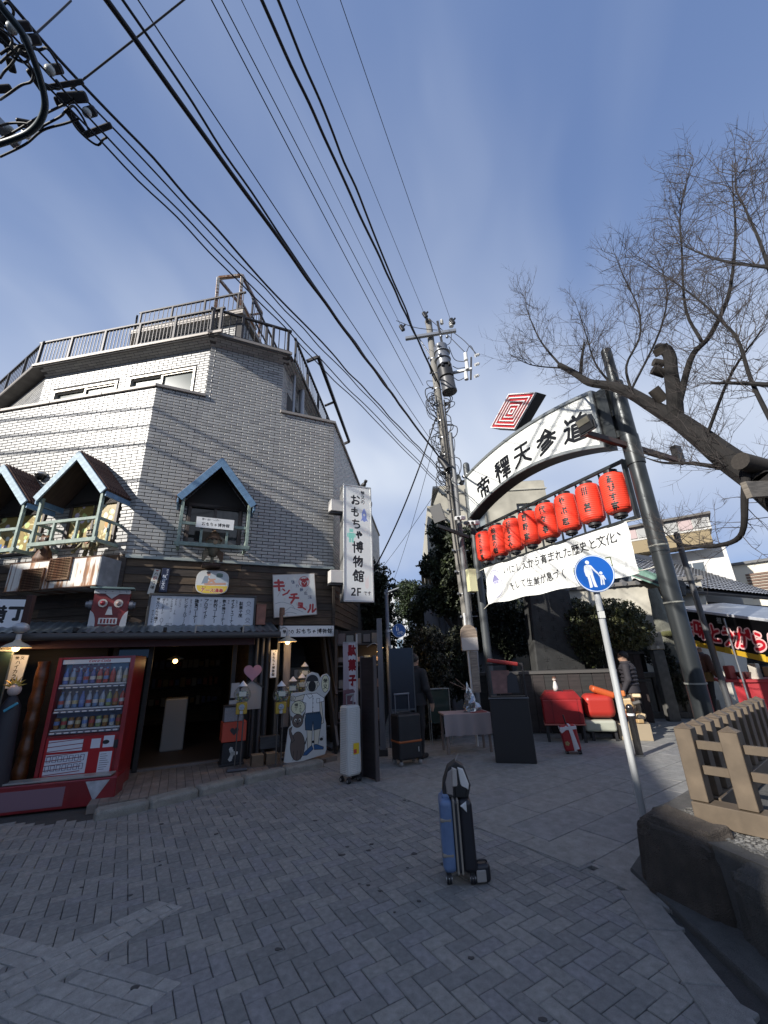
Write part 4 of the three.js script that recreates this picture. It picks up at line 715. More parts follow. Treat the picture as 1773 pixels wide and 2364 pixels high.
{ // round pedestrian sign on its white post
  const b = [2.21, 0, -4.41], s = thing('pedestrian_sign', 'round blue sign with white adult and child on a white post by the boulder', 'road sign', b, 24.3 * D2R * -0.35);
  const disc = canvas(512, 512, '#0f5bb5', (x, w) => {
    x.fillStyle = '#f2f4f6'; const C = (a, y, r) => { x.beginPath(); x.arc(a, y, r, 0, 7); x.fill(); }, L = (p, lw) => { x.strokeStyle = '#f2f4f6'; x.lineWidth = lw; x.lineCap = x.lineJoin = 'round'; x.beginPath(); x.moveTo(...p[0]); p.slice(1).forEach((q) => x.lineTo(...q)); x.stroke(); };
    x.strokeStyle = '#e8eef2'; x.lineWidth = 12; x.beginPath(); x.arc(256, 256, 246, 0, 7); x.stroke();
    C(188, 100, 27); x.beginPath(); x.moveTo(150, 140); x.quadraticCurveTo(190, 125, 226, 142); x.lineTo(238, 270); x.lineTo(150, 280); x.fill();
    L([[150, 155], [140, 220], [150, 285]], 24); L([[226, 155], [262, 215], [300, 262]], 24); L([[172, 280], [180, 360], [182, 430]], 38); L([[216, 280], [226, 360], [236, 425]], 38); L([[180, 436], [170, 440]], 20); L([[238, 430], [252, 436]], 20);
    C(338, 258, 21); x.beginPath(); x.moveTo(314, 286); x.lineTo(362, 286); x.lineTo(364, 350); x.lineTo(316, 350); x.fill(); L([[314, 295], [300, 262]], 15); L([[362, 295], [380, 345]], 15); L([[326, 350], [318, 412]], 20); L([[354, 350], [350, 412]], 20);
  });
  part('post', [cyl(0.032, 2.42, 0, 1.21, 0, 18), T(new THREE.SphereGeometry(0.032, 12, 6), 0, 2.42, 0).toNonIndexed()], mat([0.62, 0.63, 0.62], 0.35, { map: rep(BLOT, 1.5) }), s);
  const disk = part('sign_disc', T(new THREE.CylinderGeometry(0.2, 0.2, 0.012, 48), 0, 2.375, 0.05, Math.PI / 2, 0, 0).toNonIndexed(), mat([0.55, 0.56, 0.57], 0.4, { metalness: 0.5 }), s);
  part('sign_face', T(new THREE.CircleGeometry(0.197, 48), 0, 2.375, 0.0585), printed(disc, 0.35, { clearcoat: 0.4 }), s);
  part('clamp', [box(0.09, 0.03, 0.06, 0, 2.3, 0.02), box(0.09, 0.03, 0.06, 0, 2.45, 0.02)], mat([0.4, 0.4, 0.4], 0.4, { metalness: 0.7 }), s);
  part('registration_tag', box(0.052, 0.07, 0.006, 0, 1.95, 0.033), mat([0.6, 0.6, 0.55], 0.5), s); part('tag_strap', [cyl(0.034, 0.008, 0, 1.985, 0, 16), cyl(0.034, 0.008, 0, 1.915, 0, 16)], BLACKM, s);
}
{
  const b = thing('bollard', 'slim steel bollard with a white reflective band at the path edge', 'bollard', [3.92, 0, -7.54]);
  part('tube', [cyl(0.055, 0.7, 0, 0.35, 0, 20), T(new THREE.SphereGeometry(0.055, 16, 8, 0, 6.3, 0, 1.57), 0, 0.7, 0).toNonIndexed()], mat([0.16, 0.15, 0.145], 0.22, { metalness: 0.85, map: rep(STREAK, 3) }), b);
  part('reflective_band', cyl(0.0565, 0.035, 0, 0.6, 0, 20), mat([0.75, 0.75, 0.73], 0.4), b); part('foot_collar', cyl(0.07, 0.02, 0, 0.01, 0, 20), mat([0.12, 0.12, 0.12], 0.5), b);
}
// ---------- utility poles, cables ----------
const CONCRETE = mat([0.3, 0.285, 0.255], 0.85, { map: rep(STREAK, 0.5), bumpMap: rep(SPECK, 1), bumpScale: 0.003 }), STEEL = mat([0.34, 0.35, 0.36], 0.35, { metalness: 0.75 }), PORC = mat([0.72, 0.71, 0.68], 0.25), CABLE = mat([0.012, 0.012, 0.014], 0.6);
const PT = [1.665, 11.611, -10.367], PB = (() => { const a = [1.907, 3.012, -10.325], k = (0 - a[1]) / (PT[1] - a[1]); return a.map((v, i) => v + (PT[i] - v) * k); })();
const onPole = (y) => PB.map((v, i) => lerp(v, PT[i], (y - PB[1]) / (PT[1] - PB[1])));
{
  const p = thing('utility_pole', 'leaning concrete utility pole with transformer, crossarms and tangled cables behind the gate', 'utility pole');
  part('pole', [bar(PB, PT, 0.13, 20, 0.1), bar(PT, [PT[0] - 0.02, PT[1] + 0.12, PT[2]], 0.105, 18, 0.105)], CONCRETE, p);
  const A = [0.883, 11.011, -10.312], B = [2.432, 11.02, -10.06];
  part('crossarm', beam(A, B, 0.1, 0.1), STEEL, p); part('arm_brace', [bar([1.293, 11.048, -10.319], onPole(10.2), 0.02, 6)], STEEL, p);
  const ins = (c, s = 1, up = true) => { const q = []; for (let i = 0; i < 3; i++) q.push(cyl(0.05 * s, 0.035 * s, c[0], c[1] + i * 0.05 * s, c[2], 10, 0.035 * s)); return q; };
  part('insulator', ins([2.31, 11.239, -10.089], 1.5), PORC, p); part('insulator', ins([1.595, 11.581, -10.226], 1), BLACKM, p);
  for (const q of [[0.794, 11.403, -10.269], [1.554, 11.904, -10.283], [2.339, 11.352, -10.031]]) part('strain_clamp', [T(rbox(0.12, 0.24, 0.1, 0.03), ...q, 0, 0, 0.4), bar(q, [q[0] + 0.1, q[1] + 0.12, q[2]], 0.03, 6)], BLACKM, p);
  part('side_arm', beam([1.903, 11.464, -10.123], [1.979, 10.474, -10.108], 0.07, 0.07), BLACKM, p); part('insulator', ins([2.007, 11.271, -10.001], 1.1), PORC, p);
  // transformer can
  const tc = [1.89, 9.92, -9.871], dn = V3(PB[0] - PT[0], PB[1] - PT[1], PB[2] - PT[2]).normalize();
  const can = part('transformer', merge([lathe([[0, 0.44], [0.2, 0.44], [0.235, 0.4], [0.235, -0.4], [0.25, -0.42], [0.25, -0.46], [0.2, -0.46], [0.17, -0.44], [0, -0.44]], 26)]), mat([0.3, 0.31, 0.33], 0.35, { metalness: 0.5, map: rep(BLOT, 1) }), p); can.scale.setScalar(0.85); can.position.set(...tc); can.rotation.z = 0.08;
  const fins = part('transformer_base', [cyl(0.21, 0.3, 0, -0.62, 0, 20), box(0.05, 0.12, 0.5, 0.1, -0.45, 0), box(0.05, 0.12, 0.5, -0.1, -0.45, 0)], BLACKM, p); fins.position.set(...tc); fins.rotation.z = 0.08;
  part('transformer_lug', [[-0.12, 0.2], [-0.1, -0.12], [0.16, 0.5], [-0.02, 0.52]].map(([a, b]) => T(ball(0.05, 0, 0, 0, 10), tc[0] + a, tc[1] + b, tc[2] + 0.22)), STEEL, p);
  part('transformer_strap', [cyl(0.24, 0.02, tc[0], tc[1] + 0.1, tc[2], 24), cyl(0.24, 0.02, tc[0], tc[1] - 0.15, tc[2], 24)], STEEL, p);
  const lc = [1.972, 8.871, -9.855]; part('lower_transformer', [T(cyl(0.2, 0.42, 0, 0, 0, 22), ...lc, 0, 0, 0.08), T(cyl(0.215, 0.05, 0, -0.2, 0, 22), ...lc, 0, 0, 0.08)], mat([0.08, 0.08, 0.085], 0.45), p);
  // right hand bracket with cut-outs
  part('crossarm', beam([2.16, 9.384, -9.969], [2.679, 9.327, -9.738], 0.07, 0.07), STEEL, p); part('upright', beam([2.696, 9.718, -9.733], [2.608, 8.974, -9.758], 0.05, 0.05), BLACKM, p);
  for (const q of [[2.818, 9.744, -9.699], [2.785, 9.434, -9.709], [2.732, 9.045, -9.724]]) part('insulator', T(merge(ins([0, 0, 0], 1)), ...q, 0, 0, -1.2), PORC, p);
  for (const q of [[2.549, 9.805, -9.773], [2.553, 9.482, -9.772], [2.496, 9.15, -9.787]]) part('cut_out', [cyl(0.055, 0.2, q[0], q[1], q[2], 12), cyl(0.06, 0.06, q[0], q[1] - 0.12, q[2], 12)], PORC, p);
  // service box, straps and loops of cable down the pole
  part('meter_box', T(rbox(0.2, 0.52, 0.14, 0.01), 1.96, 3.237, -9.5, 0, 0.3, 0), mat([0.62, 0.6, 0.36], 0.5), p);
  for (let y = 2.5; y < 10.4; y += 0.55) { const c = onPole(y); part('pole_strap', [cyl(lerp(0.138, 0.112, y / 11), 0.025, c[0], c[1], c[2], 18), box(0.05, 0.05, 0.08, c[0] - 0.16, c[1], c[2] + 0.1), bar([c[0], y, c[2]], [c[0] + 0.26, y, c[2]], 0.012, 5)], STEEL, p); }
  const loops = []; let y = 8.9; seed = 41;
  for (let i = 0; i < 46; i++) { const v = lerp(9.4, 6.2, rnd()), c = onPole(v), sd = rnd() < 0.6 ? -1 : 1, o = rr(0.15, 0.42), d = rr(0.25, 0.8); loops.push(tube([[c[0] + sd * 0.13, v, c[2] + 0.12], [c[0] + sd * o, v - d * 0.2, c[2] + 0.2], [c[0] + sd * o * 0.9, v - d * 0.75, c[2] + 0.22], [c[0] + sd * 0.12, v - d, c[2] + 0.16]], rr(0.007, 0.016), 5, 12)); }
  part('cable_loops', loops, CABLE, p);
  part('riser_cable', [-0.06, 0.02, 0.1].map((k, i) => tube([8.6, 7, 5.5, 4, 2.6].map((v) => { const c = onPole(v); return [c[0] + k + 0.03 * Math.sin(v * 3 + i), v, c[2] + 0.2]; }), 0.022, 6, 24)), CABLE, p);
  part('jumper', [[[0.631, 11.718, -10.281], [1.16, 11.386, -10.235], [1.553, 11.231, -10.182], [1.876, 11.129, -10.128]], [[2.276, 10.93, -10.045], [2.219, 10.581, -10.058], [2.062, 10.397, -9.989]], [[1.665, 11.739, -10.266], [2.121, 10.936, -10.079], [2.585, 9.993, -9.867]], [[2.281, 10.996, -10.044], [2.571, 10.475, -9.871], [2.827, 9.834, -9.696]], [[2.113, 10.262, -9.877], [2.263, 9.84, -9.946], [2.495, 9.619, -9.787]], [[2.161, 9.547, -9.866], [2.295, 9.522, -9.938], [2.522, 9.414, -9.78]], [[2.139, 9.173, -9.871], [2.292, 9.098, -9.939], [2.49, 9.092, -9.788]], [[2.571, 9.907, -9.767], [2.703, 10.136, -9.732], [2.822, 9.789, -9.698]]].map((q) => tube(q, 0.011, 5, 16)), CABLE, p);
  const g2 = thing('steel_pole', 'slim grey steel pole standing between the concrete utility pole and the gate column', 'pole');
  part('pole', bar([1.863, 0.832, -9.825].map((v, i) => i === 1 ? 0 : v), [1.886, 7.306, -9.82], 0.07, 16, 0.05), mat([0.2, 0.205, 0.21], 0.5, { map: rep(STREAK, 0.5) }), g2);
  part('pole_sleeve', bar([1.868, 1.054, -9.773], [1.929, 2.197, -9.782], 0.085, 16), mat([0.26, 0.265, 0.27], 0.5), g2);
}
// overhead cables: start (towards and past the camera), end on the pole, radius, sag
const WIRE = (name, label, a, b, r, sag, group, ext = 0.55, wob = 0) => {
  const s = a.map((v, i) => v + (v - b[i]) * ext), pts = []; s[1] = a[1] + (a[1] - b[1]) * ext * 0.3;
  const N = wob ? 30 : 14; for (let i = 0; i <= N; i++) { const t = i / N; pts.push(s.map((v, k) => lerp(v, b[k], t) + (k === 1 ? -sag * 4 * t * (1 - t) : 0) + (wob && i && i < N ? rr(-wob, wob) : 0))); }
  return one(name, tube(pts, r, 7, wob ? 90 : 40), CABLE, label, 'cable', group);
};
seed = 99;
WIRE('power_line', 'thin wire farthest to the right in the sky, ending at the right crossarm insulator', [-0.356, 10.9, -3.212], [2.303, 11.379, -10.039], 0.006, 0.1);
WIRE('power_line', 'thin wire ending at the very top of the utility pole', [-1.044, 11, -3.229], [1.553, 11.886, -10.283], 0.006, 0.1);
WIRE('power_line', 'thin wire ending at the left tip of the top crossarm', [-1.807, 10.7, -3.105], [0.794, 11.403, -10.269], 0.006, 0.1);
WIRE('bundled_cable', 'thick black cable, left of the two thick ones in mid sky', [-1.184, 9, -2.532], [1.786, 9.05, -10.144], 0.022, 0.12, null, 0.55, 0.012);
WIRE('bundled_cable', 'thick black cable, right of the two thick ones in mid sky', [-1.022, 9.2, -2.606], [1.678, 9.267, -10.162], 0.019, 0.12, null, 0.55, 0.014);
WIRE('thin_cable', 'left one of a close pair of thin wires in the middle of the sky', [-1.611, 8.6, -2.383], [1.468, 8.072, -10.245], 0.007, 0.12);
WIRE('thin_cable', 'right one of a close pair of thin wires in the middle of the sky', [-1.657, 9, -2.52], [1.311, 9.209, -10.267], 0.007, 0.12);
WIRE('thin_cable', 'single thin wire just right of the thick lashed cable over the roof terrace', [-2.027, 7.6, -2.026], [1.529, 7.057, -10.186], 0.007, 0.12);
WIRE('lashed_cable', 'thickest lashed black cable crossing the sky above the roof terrace', [-1.967, 6.4, -1.611], [1.587, 6.755, -10.177], 0.023, 0.08, null, 0.4, 0.012);
WIRE('lashed_cable', 'thinner black cable that twines round the thickest lashed cable', [-1.902, 6.9, -1.786], [1.569, 6.81, -10.18], 0.012, 0.3, null, 0.4, 0.02);
{ const c = [1.598, 6.74, -10.175], d = [1.76, 6.343, -10.047]; one('splice_closure', [bar(c, d, 0.085, 12), bar(d, onPole(6.3), 0.04, 8), T(ball(0.08, 0, 0, 0, 10), ...c)], BLACKM, 'long black splice case hanging from the lashed cable beside the pole', 'cable splice'); }
for (const [a, b, l] of [[[-2.527, 6.05, -1.416], [1.715, 6.204, -10.156], 'uppermost of the slack cables running just above the roof terrace'], [[-2.617, 6.1, -1.45], [1.77, 6.044, -10.147], 'second of the slack cables running just above the roof terrace'], [[-2.591, 5.95, -1.42], [1.804, 5.664, -10.141], 'third of the slack cables running just above the roof terrace'], [[-2.636, 5.9, -1.421], [1.826, 5.538, -10.137], 'lowest of the slack cables running just above the roof terrace']])
  WIRE('slack_cable', l, a, b, l[0] === 'u' ? 0.012 : 0.008, 0.06, null, 0.2, 0.014);
WIRE('cross_wire', 'thin wire crossing up to the right above the splices at upper left', [-1.858, 7.2, -1.891], [-2.435, 6.1, -1.981], 0.008, 0.02, null, 1.5);
WIRE('cross_wire', 'short thin wire at the upper left corner of the sky', [-2.609, 7, -1.803], [-2.569, 6.2, -1.719], 0.008, 0.01, null, 1.5);
WIRE('drop_cable', 'thick black drop cable hanging from the pole to the trees by the alley', [-0.315, 3.982, -11.496], [1.58, 8.01, -10.178], 0.02, 0.3, null, 0.05);
WIRE('thin_cable', 'faint thin wire over the alley running from the pole to the left', [-0.203, 4.837, -15.999], [1.73, 6.223, -10.255], 0.007, 0.1, null, 0.2);
WIRE('thin_cable', 'faint thin wire descending steeply over the alley beside the drop cable', [0.479, 5.402, -19.994], [1.611, 7.656, -10.274], 0.008, 0.25, null, 0.2);
for (const [v, k, l] of [[6.62, 0.03, 'topmost'], [6.2, 0.026, 'second'], [5.78, 0.032, 'third'], [5.0, 0.026, 'lowest']]) { const c = [-4.64, v, -7.14].map((q, i) => q + SUN.getComponent(i) * 9); one('street_cable', [-7, -4, 0, 4, 8, 12].slice(0, -1).map((u, i, a) => bar([c[0] + 0.985 * u, c[1] + 0.012 * (u - 1) ** 2 - 0.02, c[2] + 0.174 * u], [c[0] + 0.985 * (a[i + 1] ?? 12), c[1] + 0.012 * ((a[i + 1] ?? 12) - 1) ** 2 - 0.02, c[2] + 0.174 * (a[i + 1] ?? 12)], k, 8)), CABLE, l + ' of four street cables crossing in front of the corner shop', 'cable'); }
{ // the tangle at the upper left: closures, looping cable, end of a crossarm
  const t = thing('cable_tangle', 'tangle of looping cables, clamps and splice cases in the upper left corner', 'cables');
  part('loop_cable', tube([[-2.298, 5.6, -1.272], [-2.308, 5.6, -1.344], [-2.276, 5.6, -1.469], [-2.297, 5.6, -1.583], [-2.345, 5.6, -1.718], [-2.412, 5.6, -1.838], [-2.512, 5.6, -1.927], [-2.646, 5.6, -1.997], [-2.789, 5.6, -2.038], [-3.041, 5.6, -2.088]], 0.023, 8, 60), mat([0.012, 0.03, 0.04], 0.45), t);
  for (const q of [[[-2.471, 5.77, -1.458], [-2.372, 5.8, -1.403], [-2.351, 5.79, -1.425], [-2.385, 5.81, -1.464], [-2.426, 5.81, -1.477]], [[-2.497, 5.76, -1.506], [-2.458, 5.75, -1.532], [-2.514, 5.83, -1.6], [-2.528, 5.78, -1.611]], [[-2.613, 5.77, -1.633], [-2.538, 5.85, -1.63], [-2.443, 5.8, -1.643], [-2.408, 5.83, -1.63]], [[-2.576, 5.8, -1.635], [-2.541, 5.81, -1.681], [-2.457, 5.77, -1.676], [-2.439, 5.81, -1.666]], [[-2.494, 5.84, -1.7], [-2.474, 5.8, -1.742], [-2.544, 5.82, -1.805], [-2.631, 5.82, -1.822], [-2.731, 5.76, -1.843], [-2.874, 5.83, -1.907]], [[-2.678, 5.81, -1.693], [-2.515, 5.78, -1.624], [-2.414, 5.75, -1.586], [-2.362, 5.84, -1.646], [-2.274, 5.8, -1.626], [-2.273, 5.82, -1.721], [-2.293, 5.84, -1.772]], [[-2.461, 5.82, -1.817], [-2.401, 5.84, -1.861], [-2.327, 5.79, -1.823], [-2.357, 5.83, -1.807]], [[-3.072, 5.79, -2.142], [-2.912, 5.84, -2.107], [-2.669, 5.84, -2.028], [-2.357, 5.76, -1.916], [-2.268, 5.76, -1.888]], [[-3.089, 5.77, -2.167], [-2.928, 5.85, -2.166], [-2.647, 5.79, -2.061], [-2.475, 5.81, -2.014], [-2.404, 5.78, -1.973]], [[-3.188, 5.8, -2.269], [-2.886, 5.79, -2.178], [-2.67, 5.79, -2.089], [-2.476, 5.81, -2.062], [-2.352, 5.81, -2.037]], [[-2.369, 5.84, -1.954], [-2.41, 5.82, -2.04], [-2.413, 5.84, -2.138], [-2.332, 5.84, -2.233], [-2.264, 5.85, -2.2], [-2.215, 5.82, -2.174]], [[-2.355, 5.77, -1.948], [-2.344, 5.84, -1.969], [-2.33, 5.85, -2.044], [-2.332, 5.84, -2.126], [-2.307, 5.81, -2.135], [-2.275, 5.82, -2.117]], [[-2.976, 5.77, -2.04], [-2.937, 5.83, -2.057], [-2.818, 5.81, -2.048], [-2.722, 5.78, -2.047]], [[-2.718, 5.76, -1.754], [-2.707, 5.84, -1.753], [-2.635, 5.85, -1.723], [-2.428, 5.76, -1.601]]])
    part('loop_cable', tube(q, 0.009, 6, 24), CABLE, t);
  for (const [c, a, L, r] of [[[-2.551, 5.95, -1.525], 1, 0.2, 0.06], [[-2.464, 5.95, -1.566], 0.9, 0.24, 0.055], [[-2.438, 5.95, -1.636], 0.9, 0.2, 0.06], [[-2.622, 5.95, -1.616], 2.6, 0.3, 0.06], [[-2.592, 5.95, -1.668], 0.3, 0.3, 0.05], [[-2.697, 5.95, -1.764], 2.2, 0.14, 0.05], [[-2.394, 5.95, -1.797], 0.9, 0.2, 0.06], [[-2.377, 5.95, -1.886], 0.9, 0.45, 0.035], [[-2.373, 5.95, -1.966], 0.8, 0.35, 0.07], [[-2.298, 5.95, -2.06], 0.9, 0.16, 0.07], [[-2.316, 5.95, -2.184], 0.95, 0.4, 0.045], [[-2.462, 5.95, -2.119], 2.7, 0.28, 0.05], [[-2.573, 5.95, -1.854], 2.7, 0.22, 0.06], [[-2.494, 5.95, -1.987], 0.8, 0.12, 0.06], [[-2.851, 5.95, -2.13], 0.6, 0.3, 0.06], [[-2.881, 5.95, -1.897], 0.9, 0.22, 0.05]]) {
    const o = part('splice_case', rbox(r * 1.05, L * 0.62, r, r * 0.3, 0, 0, 0, 2), mat([0.03, 0.03, 0.033], 0.5), t); o.position.set(...c); o.lookAt(0, 1.6, 0); o.rotateZ(-(Math.PI / 2 - a) * 1.0 + Math.PI); }
  part('crossarm', beam([-3.087, 5.9, -2.045], [-3.033, 5.9, -2.24], 0.08, 0.08), STEEL, t);
  for (const c of [[-3.017, 5.9, -2.135], [-2.907, 5.9, -2.169], [-2.498, 5.9, -1.557], [-2.447, 5.9, -1.616], [-2.402, 5.9, -1.78], [-2.303, 5.9, -2.041]]) part('insulator', T(ball(0.036, 0, 0, 0, 10), ...c), mat([0.45, 0.47, 0.46], 0.3), t);
}
// ---------- signs and goods of the shop ----------
const board = (name, label, cat, F, u, v, w, W, H, d, t, tilt = 0, body = [0.2, 0.2, 0.2], pr = {}) => {   // a printed board: body, printed face, both upright on a facade
  const o = thing(name, label, cat); put(o, F, u, v, w, tilt);
  part('board', box(W, H, d, 0, 0, 0, 0.004), mat(body, 0.6), o); part('sign_face', face(W - 0.012, H - 0.012, 0, 0, d / 2 + 0.002), printed(t, pr.r ?? 0.55, pr.o ?? {}), o); return o;
};
{ // tall museum sign
  const t = canvas(420, 1664, '#e8eae6', (x, w, h) => {
    x.globalAlpha = 0.9; x.fillStyle = '#7d8fd0'; x.beginPath(); x.moveTo(315, 330); x.quadraticCurveTo(365, 390, 350, 480); x.lineTo(375, 530); x.lineTo(345, 515); x.lineTo(315, 540); x.lineTo(285, 515); x.lineTo(255, 530); x.lineTo(280, 480); x.quadraticCurveTo(265, 390, 315, 330); x.fill(); x.fillStyle = '#e8eae6'; x.beginPath(); x.arc(315, 430, 18, 0, 7); x.fill();
    x.fillStyle = '#86d8c4'; x.fillRect(75, 660, 60, 50); x.fillRect(62, 720, 86, 80); x.fillRect(40, 725, 18, 60); x.fillRect(152, 725, 18, 60); x.fillRect(70, 800, 30, 60); x.fillRect(110, 800, 30, 60);
    x.fillStyle = '#eadfda'; x.beginPath(); x.ellipse(335, 1440, 30, 60, 0, 0, 7); x.ellipse(315, 1360, 8, 40, -0.2, 0, 7); x.ellipse(352, 1360, 8, 40, 0.2, 0, 7); x.fill(); x.globalAlpha = 1;
    write(x, '柴又の', 262, 55, 70, { v: true, wt: 0.12, gap: 1.02 });
    write(x, 'お', 95, 130, 170, { wt: 0.13 }); write(x, 'も', 90, 315, 165, { wt: 0.13 }); write(x, 'ち', 105, 500, 165, { wt: 0.13 }); write(x, 'ゃ', 150, 640, 165, { wt: 0.16 });
    write(x, '博物館', 115, 830, 182, { v: true, wt: 0.12, gap: 1.12 });
    x.fillStyle = '#16171a'; x.font = 'bold 150px sans-serif'; x.fillText('2F', 85, 1600); write(x, 'です', 275, 1530, 62, { wt: 0.11 });
  });
  const s = thing('museum_sign', 'tall white box sign with big black writing and 2F at its foot', 'sign'); put(s, FA, 4.27, 4.02, 0.5);
  part('sign_box', box(0.66, 2.58, 0.24, 0, 0, -0.125, 0.008), mat([0.16, 0.16, 0.155], 0.5), s);
  part('sign_frame', shape([[-0.335, -1.295], [0.335, -1.295], [0.335, 1.295], [-0.335, 1.295]], 0.02, 0, 0, -0.01, 0.002, [[[-0.305, -1.265], [-0.305, 1.265], [0.305, 1.265], [0.305, -1.265]]]), mat([0.5, 0.51, 0.5], 0.4, { metalness: 0.4 }), s);
  part('sign_face', face(0.62, 2.54, 0, 0, 0.004), printed(t, 0.4), s);
  for (const v of [0.78, -0.78]) { part('bracket_box', box(0.3, 0.26, 0.2, -0.45, v, -0.13, 0.006), mat([0.55, 0.53, 0.5], 0.5), s); part('bracket_arm', box(0.34, 0.05, 0.14, -0.45, v - 0.155, -0.13), BLACKM, s); }
  part('sign_lamp', [T(cyl(0.09, 0.06, 0, 0, 0, 18), 0.38, 0.95, -0.2, 0, 0, Math.PI / 2)], mat([0.25, 0.26, 0.27], 0.4), s);
  const b = thing('crow', 'small black bird perched on top of the tall museum sign', 'bird', at(FA, 4.46, 5.315, 0.4), -0.8);
  part('bird_body', [T(triUV(new THREE.SphereGeometry(0.06, 14, 10)).scale(1.7, 0.95, 0.9), 0, 0.075, 0, 0, 0, 0.45), T(ball(0.042, 0, 0, 0, 12), 0.09, 0.15, 0), T(new THREE.ConeGeometry(0.014, 0.05, 8).toNonIndexed(), 0.145, 0.148, 0, 0, 0, -Math.PI / 2), T(box(0.14, 0.015, 0.05), -0.13, 0.03, 0, 0, 0, 0.5)], mat([0.014, 0.014, 0.016], 0.45), b); part('leg', [bar([0, 0.04, 0.02], [0, 0, 0.02], 0.006, 5), bar([0, 0.04, -0.02], [0, 0, -0.02], 0.006, 5)], BLACKM, b);
}
board('museum_plaque', 'small white sign on the railing of the blue gabled window', 'sign', FA, 1.395, 4.125, 0.45, 0.67, 0.215, 0.03, canvas(512, 164, '#e6e6e2', (x) => { write(x, '思い出いっぱい', 70, 12, 36, { wt: 0.11 }); write(x, 'おもちゃ博物館', 72, 72, 62, { wt: 0.11, sx: 0.88 }); }), -0.005, [0.12, 0.12, 0.12]);
board('entrance_plaque', 'long white sign board over the stairs under the boards', 'sign', FA, 3.3, 2.18, 0.15, 1.1, 0.215, 0.02, canvas(1024, 200, '#dfe2e0', (x) => { write(x, '柴又の', 50, 70, 78, { wt: 0.12, sx: 0.9 }); write(x, 'おもちゃ博物館', 290, 48, 100, { wt: 0.12 }); x.globalAlpha = 0.25; write(x, '入口', 945, 12, 70, { v: true, wt: 0.12, gap: 1.2 }); }), 0, [0.3, 0.3, 0.3]);
board('post_plaque', 'narrow white upright sign on the dark post left of the stairs', 'sign', FA, 2.66, 1.6, 0.2, 0.125, 0.49, 0.02, canvas(128, 512, '#e4e6e6', (x) => { x.fillStyle = '#15161a'; x.font = 'bold 30px sans-serif'; x.fillText('2F', 78, 34); write(x, 'おもちゃ博物館', 30, 44, 62, { v: true, wt: 0.13, gap: 1.03 }); }), 0, [0.1, 0.1, 0.1]);
board('alley_plaque', 'white upright plaque with brushed writing under the left wall lamp', 'sign', FA, -1.03, 1.63, 0.5, 0.2, 0.46, 0.02, canvas(200, 470, '#d9dce0', (x) => { write(x, '又', 108, 18, 50, { wt: 0.13 }); write(x, '柴', 42, 20, 52, { wt: 0.12 }); write(x, 'ハイカラ横丁', 62, 74, 64, { v: true, wt: 0.13, gap: 1.0 }); }), -0.06, [0.05, 0.045, 0.04]);
board('alley_name_board', 'large white name board at the left edge above the awning', 'sign', FA, -1.93, 2.45, 0.35, 1.75, 0.43, 0.05, canvas(1024, 250, '#e2e5e8', (x) => { write(x, 'ハイカラ', 30, 40, 165, { wt: 0.17, gap: 0.95 }); write(x, '横', 690, 45, 170, { wt: 0.12 }); write(x, '丁', 858, 45, 160, { wt: 0.17 }); }), 0, [0.05, 0.05, 0.05]);
